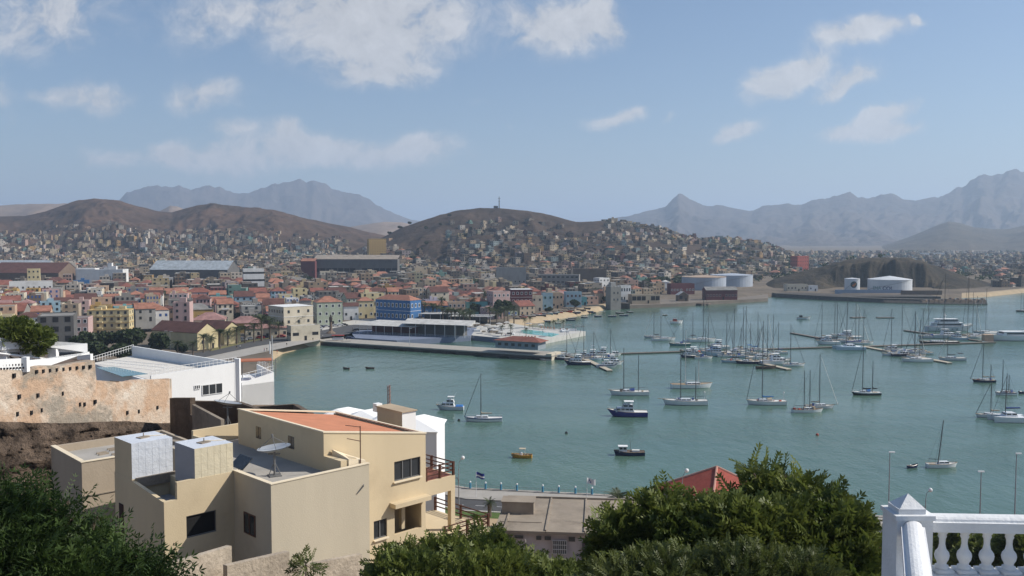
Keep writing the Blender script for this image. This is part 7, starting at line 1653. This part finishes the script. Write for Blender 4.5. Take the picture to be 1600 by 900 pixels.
# left dark tree
lL = [LB(20, 800, 24, 34, 34), LB(52, 800, 24, 16, 20), LB(55, 835, 24, 34, 30), LB(92, 850, 24, 24, 26), LB(25, 870, 23, 44, 42), LB(80, 890, 24, 40, 30), LB(130, 870, 24, 34, 26), LB(10, 760, 24, 14, 22), LB(28, 760, 24, 9, 12), LB(150, 795, 25, 10, 14), LB(163, 835, 25, 15, 14), LB(135, 815, 25, 14, 9), LB(103, 775, 24.5, 8, 14), LB(110, 800, 24.5, 10, 9), LB(80, 785, 24, 10, 12), LB(155, 860, 24, 16, 12), LB(178, 872, 24, 18, 14), LB(200, 885, 24, 28, 24), LB(235, 898, 24, 24, 20), LB(210, 862, 24, 12, 12), LB(180, 860, 24, 9, 9), LB(110, 915, 23, 80, 35), LB(262, 912, 24, 12, 10)]
lL = [(a, b, c-.28, e*.93, f*.93) for a, b, c, e, f in lL]
b_ = PD(60, 1200, 24); b_.z = float(near_z(np.array([b_.x]), np.array([b_.y]))[0])
tree('dark_leafy_tree', b_, lL, 7200, sprig_template(8, .50, .036, .16, 1.3), Lf_dark, 'dark drooping leafy tree in the lower left corner before the villa', limbs=8, tr=.25, updir=-.15)
# plant with compound leaves before the villa corner
b_ = PD(478, 905, 30); tree('young_sapling', b_, [LB(478, 888, 30, 12, 9), LB(468, 876, 30, 6, 5), LB(488, 878, 30, 6, 5)], 34, tpl_f, Lf_olive, 'thin young sapling with compound leaves in front of the villa corner', 'sapling', limbs=3, tr=.03)
# bushes behind balustrade
for k, (x, y, dd, rx, rz, lab) in enumerate([(1462, 850, 95, 18, 18, 'dark green bush seen between post and first baluster'), (1498, 855, 90, 22, 20, 'dark bush seen behind the second baluster'), (1545, 868, 85, 34, 20, 'wide green bush behind the middle balusters'), (1592, 862, 80, 26, 24, 'green bush behind the rightmost balusters'), (1420, 872, 80, 26, 24, 'green bush behind the balustrade corner post')]):
    p = PD(x, y, dd); z = float(near_z(np.array([p.x]), np.array([p.y]))[0]); L0 = LB(x, y, dd, rx, rz)
    tree('garden_bush', Vector((p.x, p.y, z)), [L0, (L0[0]+L0[3]*.5, L0[1], L0[2]-L0[4]*.3, L0[3]*.7, L0[4]*.7), (L0[0]-L0[3]*.5, L0[1]+.5, L0[2]-L0[4]*.6, L0[3]*.8, L0[4]*.8)], 1300, (sprig_template(4, .6, .12, .4, .4)), Lf_mid, lab, 'bush', 'garden bushes behind the balustrade', limbs=2, tr=.12)
# bush beside the terrace wall, far left (on the fort)
p = PD(35, 548, 92); L0 = [LB(20, 522, 93, 34, 18), LB(52, 530, 93, 24, 16), LB(-15, 525, 92, 30, 20), LB(66, 540, 93, 10, 8)]
tree('spreading_tree', Vector((p.x, p.y, 36.5)), L0, 2600, sprig_template(4, .5, .10, .32, .4), Lf_mid, 'spreading green tree behind the white terrace rail at the far left', limbs=4, tr=.2)
# ---- town trees: shared crowns
clump = (np.array([(-.5, -.5, 0), (.5, -.5, .1), (.5, .5, -.1), (-.5, .5, .05)]), np.array([(0, 1, 2, 3)]))
protos = []
for k in range(4):
    lo = [(random.uniform(-.45, .45), random.uniform(-.45, .45), random.uniform(.75, 1.1), random.uniform(.35, .55), random.uniform(.3, .42)) for _ in range(7)]
    p, d = lobes_points([(a, b, c, e, f) for a, b, c, e, f in lo], 1500, .7); dd = quat_rand(1500, .3); v, f = scatter(p, dd, clump[0]*.13, clump[1], .6, 1.5)
    r = empty('round_tree', (0, 0, 0), 0, '', 'tree', 'dark trees in the town'); npmesh('crown', v, f, Lf_far, r)
    m = MB().tube((0, 0, -.3), (0, 0, .6), .07, .05, 6)
    for l in lo[:4]: m.tube((0, 0, .55), l[:3], .035, .015, 5)
    m.build('trunk', M_bark, r); protos.append(r)
used = [False]*4
def town_tree(px_, py_, wpx, hpx, label, zb=3.0, d=None, group='dark trees in the town'):
    if d: z = float(land_z(px_, d)); c = Vector(((px_-800)/F*d, d, z))
    else: c = PZ(px_, py_, zb)
    k = random.randrange(4); s = c.y/F; w_ = wpx*s/1.9; h_ = hpx*s/1.4; o = protos[k]
    if not used[k]: used[k] = True; o.location = c; o.scale = (w_, w_, h_); o['label'] = label; o['group'] = group
    else: o = copy_tree(protos[k], c, random.uniform(0, 6), label, group, (w_, w_, h_))
    return o
TT = [(975, 466, 26, 13, 'dark tree between tower and arcaded boat shed'), (1015, 452, 50, 18, 'broad dark tree above the harbour boat shed'), (1065, 447, 40, 14, 'dark tree left of the wide grey tanks'), (925, 468, 30, 18, 'dark tree left of the orange roofed beach end house'), (740, 452, 36, 16, 'dark tree above the turquoise hall roof'), (560, 476, 20, 10, 'small dark tree left of the cream yellow balcony house'), (132, 553, 44, 34, 'dark tree left end of the tree row behind the pool house'), (165, 552, 46, 32, 'second dark tree in the row behind the pool house'), (205, 553, 56, 40, 'widest dark tree in the row behind the pool house'), (252, 556, 44, 36, 'dark tree beside the long brown warehouse'), (150, 568, 60, 34, 'dark tree closest behind the pool deck'), (192, 566, 50, 28, 'dark tree filling the gap right behind the pool rail'), (285, 556, 24, 20, 'small bush tree at the warehouse corner'),
 (380, 504, 40, 18, 'dark round tree behind the palm row'), (215, 486, 36, 18, 'round tree behind the big red hip roof'), (632, 468, 44, 22, 'large round dark tree behind the blue palace'), (742, 492, 30, 18, 'round dark tree in front of the turquoise hall'), (783, 498, 36, 28, 'largest round tree in front of the maroon block'), (857, 490, 16, 10, 'small round tree on the beach road'), (898, 482, 22, 14, 'round tree in front of the blue and pink house'), (908, 462, 28, 20, 'dark tree right of the grey office block'), (950, 474, 22, 12, 'low dark tree at the foot of the harbour tower'),
 (1010, 458, 30, 16, 'dark tree left of the maroon store'), (1030, 446, 44, 14, 'wide dark tree behind the maroon store'), (1055, 443, 40, 12, 'dark tree behind the white hut'), (995, 452, 24, 14, 'dark tree right of the harbour tower')]
for a in TT: town_tree(*a)
random.seed(77)
zones = [(630, 420, 60, 8), (700, 425, 50, 10), (740, 430, 60, 12), (90, 433, 60, 8), (320, 443, 40, 10), (470, 438, 30, 8), (1050, 437, 80, 6), (860, 445, 60, 8), (20, 452, 40, 8), (560, 440, 60, 10), (300, 470, 60, 10), (450, 455, 60, 8), (820, 405, 200, 10), (1180, 425, 60, 6)]
rel_ = [(0, 'town')]
cnt = 0
for (zx, zy, sx, sy) in zones:
    for k in range(8):
        x = zx+random.uniform(-1, 1)*sx; y = zy+random.uniform(-1, 1)*sy; pz = PZ(x, y, 4)
        if pz.y < float(dshore(x))+25 or pz.y > 1900: continue
        if pz.y > 950: 
            dd = pz.y*.8+200
        else: dd = pz.y
        lm = min(LM, key=lambda a: abs(a[0]-x))[1]
        town_tree(x, y, random.uniform(12, 26)*650/dd, random.uniform(9, 16)*650/dd, 'one of the dark round trees among roofs behind %s' % lm, d=dd, group='dark trees behind '+lm)
# scrub and far trees as stuff
n = 2600; px_ = rng.uniform(-40, 1640, n); dd = rng.uniform(1000, 3000, n)**1.0; keep = rng.random(n) < np.where(px_ > 1150, .9, .45); px_, dd = px_[keep], dd[keep]; z = land_z(px_, dd); ok = (dd > dshore(px_)+60) & ((z < base(px_, dd)+12) | ((px_ > 950) & (rng.random(len(z)) < .5))); px_, dd, z = px_[ok], dd[ok], z[ok]
P_ = []; 
for q in range(26):
    rr = rng.normal(size=(len(px_), 3))*np.array([2.6, 2.6, 1.3]); P_.append(np.stack([(px_-800)/F*dd, dd, z+3.2], -1)+rr)
P_ = np.concatenate(P_); v, f = scatter(P_, quat_rand(len(P_), .2), clump[0]*1.7, clump[1], .6, 1.4)
o = npmesh('far_trees', v, f, Lf_far); tag(o, 'countless small dark trees dotted between distant houses and across the plain', 'trees', kind='stuff')
# ---- palms
def frond(L, n=9, leaf=.5, curve=1.0, ll=None):
    vs = []; fs = []; ll = ll or L*.22
    P = [(L*(t:=i/n)*(1-.12*t), L*(.34*t-.75*curve*t*t)) for i in range(n+1)]
    for i in range(n+1):
        x, z = P[i]; w_ = ll*(math.sin(math.pi*min(.12+i/n*.86, 1)))*.9
        for s in (1, -1):
            for h_ in (0, .5):
                if i == n and h_: continue
                if i < n: x2, z2 = P[i][0]*(1-h_)+P[i+1][0]*h_, P[i][1]*(1-h_)+P[i+1][1]*h_
                else: x2, z2 = x, z
                b = len(vs); t_ = L/n*.16; vs += [(x2-t_, 0, z2), (x2+t_, 0, z2), (x2+w_*.55, s*w_, z2-w_*.45*leaf)]; fs.append((b, b+1, b+2) if s > 0 else (b+1, b, b+2))
        if i < n:
            x2, z2 = P[i+1]; b = len(vs); vs += [(x, .02*L, z), (x, -.02*L, z), (x2, 0, z2)]; fs.append((b, b+1, b+2))
    return np.array(vs), np.array(fs)
def palm_crown(L, nf, n=8, parent=None, curve=1.0, lo=-.5):
    V_ = []; F_ = []; off = 0
    for k in range(nf):
        tv, tf = frond(L*random.uniform(.85, 1.1), n, curve=curve*random.uniform(.8, 1.2)); a = 2.399*k; e = random.uniform(lo, 1.15)*(.9) ; c, s = math.cos(e), math.sin(e)
        x = tv[:, 0]*c-tv[:, 2]*s; z = tv[:, 0]*s+tv[:, 2]*c; y = tv[:, 1]; ca, sa = math.cos(a), math.sin(a)
        V_.append(np.stack([x*ca-y*sa, x*sa+y*ca, z], -1)); F_.append(tf+off); off += len(tv)
    return np.concatenate(V_), np.concatenate(F_)
pprot = []
for k in range(3):
    r = empty('palm_tree', (0, 0, 0), 0, '', 'palm tree'); v, f = palm_crown(3.1, 42, 6); npmesh('crown', v+np.array([0, 0, 6.0]), f, Lf_palm, r)
    m = MB(); b_ = random.uniform(-.15, .15); m.path([(0, 0, -.5), (b_, 0, 2), (b_*.8, 0, 4), (0, 0, 6.1)], [.3, .22, .2, .24], 7).build('trunk', M_bark, r); pprot.append([r, False])
def palm(px_, py_, hpx, label, group, zb=3.0, wf=1.0):
    c = PZ(px_, py_, zb); s = c.y/F; h = hpx*s/7.2; k = random.randrange(3); r, u = pprot[k]; sc_ = (h*wf, h*wf, h)
    if not u: pprot[k][1] = True; r.location = c; r.scale = sc_; r['label'] = label; r['group'] = group
    else: r = copy_tree(r, c, random.uniform(0, 6), label, group, sc_)
random.seed(4)
row = [(278, 559, 26), (302, 557, 24), (318, 551, 28), (330, 548, 22), (344, 545, 30), (356, 541, 26), (370, 538, 28), (383, 536, 26), (397, 535, 30), (409, 533, 40), (422, 530, 34), (436, 528, 24), (466, 524, 30)]
for k, (x, y, h) in enumerate(row): palm(x, y, h, '%spalm from the left in the row along the seafront road' % ['first ', 'second ', 'third ', 'fourth ', 'fifth ', 'sixth ', 'seventh ', 'eighth ', 'ninth ', 'tenth ', 'eleventh ', 'twelfth ', 'thirteenth and last '][k], 'palms along the seafront road', 3.0, 1.25)
palm(551, 494, 16, 'palm in front of the white cottage at the square', 'palms around the square', 3, 1.5); palm(690, 499, 34, 'tall thin palm in front of the blue annex', 'palms around the square', 3, .6); palm(739, 492, 28, 'tall palm before the turquoise hall', 'palms around the square', 3, .7); palm(757, 490, 34, 'tall thin palm left of the maroon and pink block', 'palms around the square', 3, .5); palm(802, 484, 32, 'tall palm before the wide maroon block', 'palms around the square', 3, .8); palm(820, 482, 32, 'tall palm at the right end of the maroon block', 'palms around the square', 3, .8)
cl_ = [(692, 506), (699, 508), (705, 507), (711, 509), (718, 508), (724, 510), (733, 508), (765, 505), (776, 509), (788, 506), (794, 505), (803, 504), (676, 500), (683, 501), (664, 499), (724, 514), (735, 511)]
for k, (x, y) in enumerate(cl_): palm(x, y, 26, 'bushy palm in the dense clump behind the waterside restaurant', 'palms in the clump behind the restaurant', 2.8, 1.15)
pf = [(784, 524, 16, 'dark palm on the platform near its front wall'), (798, 525, 18, 'tallest dark palm near the platform front wall'), (822, 526, 14, 'palm beside the platform pool front edge'), (820, 513, 16, 'palm behind the platform pool, left'), (828, 512, 17, 'palm behind the platform pool, second'), (858, 515, 12, 'short palm behind the platform pool, third'), (865, 514, 14, 'palm with tan mat shade at the platform'), (880, 515, 15, 'palm nearest the platform tip')]
for x, y, h, lab in pf: palm(x, y, h, lab, 'palms standing on the platform', 2.4, .9)
# near palms
def nearpalm(px_, py_, zb, h, L, label, nf=34, n=12, wpx=None):
    c = PZ(px_, py_, zb); r = empty('date_palm', c, 0, label, 'palm tree', 'short date palms by the near road'); v, f = palm_crown(L, nf, n, lo=-.35); npmesh('crown', v+np.array([0, 0, h]), f, Lf_palm, r)
    MB().path([(0, 0, -.3), (0, 0, h*.5), (0, 0, h)], [.45, .34, .42], 9).build('trunk', M_bark, r)
nearpalm(765, 807, 2.1, 2.3, 1.7, 'short date palm on the grass beside the near road'); 
nearpalm(966, 815, 2.1, 4.0, 3.0, 'bushy date palm behind the flat concrete roof', 44)
# fan palm near balustrade
c = PD(1350, 880, 40); r = empty('fan_palm', c, 0, 'fan palm with stiff spiky fronds left of the balustrade post', 'palm tree'); v, f = palm_crown(1.5, 26, 14, curve=.35, lo=-.2); npmesh('crown', v, f, leafmat('fan_leaf', (.05, .08, .03), (.11, .13, .06)), r); MB().tube((0, 0, -6), (0, 0, 0), .2).build('trunk', M_bark, r)
c = PD(1392, 905, 40); r = empty('fan_palm', c, 0, 'lower fan palm at the foot of the balustrade post', 'palm tree'); v, f = palm_crown(1.5, 22, 14, curve=.5, lo=-.2); npmesh('crown', v, f, MAT['fan_leaf'], r); MB().tube((0, 0, -6), (0, 0, 0), .2).build('trunk', M_bark, r)
# ================================================================ cars
CARC = {'white': (.7, .7, .7), 'red': (.4, .02, .03), 'silver': (.4, .41, .43), 'dark blue': (.02, .03, .09), 'black': (.02, .02, .022)}
tyre = MB().tube((0, -.11, 0), (0, .11, 0), .33, n=12).mesh('tyre', M_blk)
def car(px_, py_, rz, cname, label, zb=3.07, van=False):
    c = PZ(px_, py_, zb); r = empty('parked_car', c, R(rz), label, 'car', 'vehicles on the seafront road'); pm = pmat('car_'+cname.replace(' ', '_'), CARC[cname], .3, .03, 2, spec=.6)
    prof = [(-2.1, .35), (2.1, .35), (2.15, .75), (1.3, .92), (.6, 1.4), (-1.2, 1.42), (-1.9, .98), (-2.15, .8)] if not van else [(-2.6, .4), (2.6, .4), (2.6, 1.1), (2.2, 1.3), (1.7, 2.3), (-2.6, 2.4)]
    n = len(prof); vs = [(x, -.85, z) for x, z in prof]+[(x, .85, z) for x, z in prof]; MB().add(vs, [tuple(range(n)), tuple(range(2*n-1, n-1, -1))]+[((i+1) % n, i, n+i, n+(i+1) % n) for i in range(n)]).build('body', pm, r)
    g = MB(); 
    for s in (-.86, .86): g.box(-.25 if not van else 1.3, s, 1.0 if not van else 1.4, 1.9 if not van else .9, .03, .32 if not van else .6, 0, .75, 1)
    g.box(.97 if not van else 2.03, 0, 1.0 if not van else 1.4, .06, 1.5, .3).box(-1.55 if not van else -2.61, 0, 1.05, .06, 1.4, .25); g.build('window', M_glass, r)
    for a in (-1.3, 1.3):
        for b in (-.8, .8): link('wheel', tyre, r, (a*(1.2 if van else 1), b, .33))
for a in [(392, 531, 15, 'silver', 'silver car parked behind the palm row'), (407, 529, 12, 'red', 'red car parked left of the red and white pair'), (414, 528, 10, 'dark blue', 'dark blue car parked between red cars'), (440, 527, 8, 'red', 'bright red car at the end of the palm row'), (449, 526, 5, 'white', 'white car beside the bright red one'), (490, 519.5, 20, 'white', 'white pickup near the statue'), (502, 512, 15, 'dark blue', 'dark car in the lot left of the statue'), (510, 511, 15, 'silver', 'silver car in the lot left of the statue'), (524, 510, 15, 'silver', 'silver car in the lot right of the statue'), (531, 509.5, 15, 'white', 'white car in the lot right of the statue'), (538, 509, 15, 'black', 'black car at the end of the lot'), (546, 530, 5, 'dark blue', 'dark blue car on the quay by the restaurant'), (556, 517, 190, 'black', 'black car on the road behind the quay'), (803, 494, 5, 'white', 'white car before the wide maroon block'), (380, 532.5, 15, 'white', 'white car parked among palms')]:
    car(*a)
car(610, 509, 8, 'white', 'white box van parked behind the restaurant roof', van=True); car(497, 516, 15, 'white', 'white delivery van left of the statue', van=True)
# statue
c = PZ(517, 521, 3); r = empty('statue', c, 0, 'dark monument with figure on a tall rocky plinth at the square', 'statue')
MB().lathe([(2.6, 0), (2.1, .7), (1.0, 1.3), (.8, 2.0), (.65, 6.0)], n=9).build('plinth', PM['brown'], r)
MB().lathe([(.7, 6.0), (.85, 7.2), (.9, 8.0), (.75, 8.8), (.3, 9.1), (.38, 9.5), (.2, 9.9)], n=8).tube((0, 0, 8.6), (1.3, 0, 9.4), .2, .12).build('figure', pmat('bronze', (.05, .04, .035), .5), r)
# ================================================================ people (one skinned body mesh, shared)
def person_mesh(name, cloth, stride=.25):
    me = bpy.data.meshes.new('person'); J = [(0, 0, .92), (0, 0, 1.15), (0, 0, 1.42), (0, 0, 1.53), (0, .01, 1.66), (.17, 0, 1.42), (.22, .03, 1.15), (.22, .12, .93), (-.17, 0, 1.42), (-.22, -.03, 1.15), (-.22, .02, .92), (.09, 0, .88), (.1, stride*.5, .5), (.1, stride*.4, .08), (.1, stride*.4+.14, .04), (-.09, 0, .88), (-.1, -stride*.3, .5), (-.1, -stride, .1), (-.1, -stride+.14, .04)]
    E = [(0, 1), (1, 2), (2, 3), (3, 4), (2, 5), (5, 6), (6, 7), (2, 8), (8, 9), (9, 10), (0, 11), (11, 12), (12, 13), (13, 14), (0, 15), (15, 16), (16, 17), (17, 18)]
    RR = [.13, .13, .14, .055, .1, .07, .045, .035, .07, .045, .035, .09, .06, .045, .04, .09, .06, .045, .04]
    me.from_pydata(J, E, []); o = bpy.data.objects.new('tmp', me); col.objects.link(o); m1 = o.modifiers.new('s', 'SKIN'); 
    for i, sv in enumerate(me.skin_vertices[0].data): sv.radius = (RR[i], RR[i])
    me.skin_vertices[0].data[0].use_root = True; m2 = o.modifiers.new('ss', 'SUBSURF'); m2.levels = 1; m2.render_levels = 1
    dg = bpy.context.evaluated_depsgraph_get(); dg.update(); r = bpy.data.meshes.new_from_object(o.evaluated_get(dg)); bpy.data.objects.remove(o)
    skin = pmat('dark_skin', (.10, .055, .035), .6, .05, 5); r.materials.clear(); r.materials.append(cloth[0]); r.materials.append(cloth[1]); r.materials.append(skin)
    for p in r.polygons:
        z = p.center.z; x = abs(p.center.x); p.material_index = 2 if (z > 1.5 or (x > .18 and z < 1.2) or z < .12) else (0 if z > .93 else 1)
        p.use_smooth = True
    r.name = name; return r
pmz = [person_mesh('person', c_) for c_ in ((pmat('shirt_white', (.6, .6, .58)), pmat('trousers_dark', (.03, .03, .05))), (pmat('shirt_red', (.4, .05, .04)), pmat('trousers_blue', (.04, .06, .15))), (pmat('shirt_black', (.03, .03, .03)), pmat('trousers_tan', (.3, .22, .14))))]
cn = ['white shirt and dark trousers', 'red shirt and blue trousers', 'black shirt and tan trousers']
for k, (x, y, c_, w_) in enumerate([(370, 545.5, 2, 'walking on the seafront road, left of a pair'), (375, 545, 0, 'walking on the seafront road, right of a pair'), (413, 549.5, 1, 'standing on the beach pavement, left of three'), (417, 549, 2, 'standing on the beach pavement, middle of three'), (422, 548, 0, 'standing on the beach pavement, right of three'), (448, 541, 2, 'walking on the pavement near the pier root'), (433, 553, 1, 'standing near the water on the beach'), (489, 533, 2, 'standing at the left end of the pier'), (504, 528, 0, 'among the railings left of the statue'), (522, 529, 0, 'beside the red stall by the pier root'), (551, 516, 2, 'crossing the square right of the statue'), (833, 531, 2, 'standing on the platform corner above the pier house'), (790, 526, 1, 'standing by the platform front wall'), (848, 520, 0, 'standing by the platform pool'), (700, 520, 1, 'walking between pavilion and palms')]):
    z = 3.1 if x < 560 else 2.45; p = PZ(x, y, z); o = link('person', pmz[c_], None, p, random.uniform(0, 6)); tag(o, 'person in %s %s' % (cn[c_], w_), 'person', 'people along the waterfront')
# stall and beach pole
c = PZ(528, 531, 2.5); r = empty('market_stall', c, 0, 'red and white market stall on the quay right of the pier root', 'stall'); MB().box(0, 0, 2.2, 6, 2.4, .15).build('awning', M_fr, r); MB().box(0, .6, 0, 5.4, 1, 1.1).build('counter', M_white, r)
for a in (-2.8, 2.8): MB().tube((a, 0, 0), (a, 0, 2.2), .06).build('post', M_frame, r)
c = PZ(422, 562, .5); o = MB().lathe([(.5, -1), (.5, .4), (.28, .6), (.24, 7.5), (.1, 8)], n=8).build('marker_post', M_white); o.location = c; tag(o, 'white marker post standing in the shallows by the beach', 'post')
for k, (x, y) in enumerate([(258, 545), (266, 546), (556, 505), (588, 503), (712, 533), (640, 540)]):
    c = PZ(x, y, 3); h = 8; r = empty('street_lamp', c, 0, ['street lamp left of two by the park trees', 'street lamp right of two by the park trees', 'street lamp on the square left of the palace', 'street lamp before the blue palace', 'slim lamp on the pier, right', 'slim lamp on the pier, left'][k], 'street lamp', 'distant street lamps'); MB().tube((0, 0, 0), (0, 0, h), .1, .07).build('pole', M_alu, r); MB().box(.5, 0, h, 1.3, .3, .12).build('lamp_head', M_white, r)
for q in protos+[a for a, b in pprot]:
    if not q.get('label'): 
        for c_ in kids(q): bpy.data.objects.remove(c_)
        bpy.data.objects.remove(q)
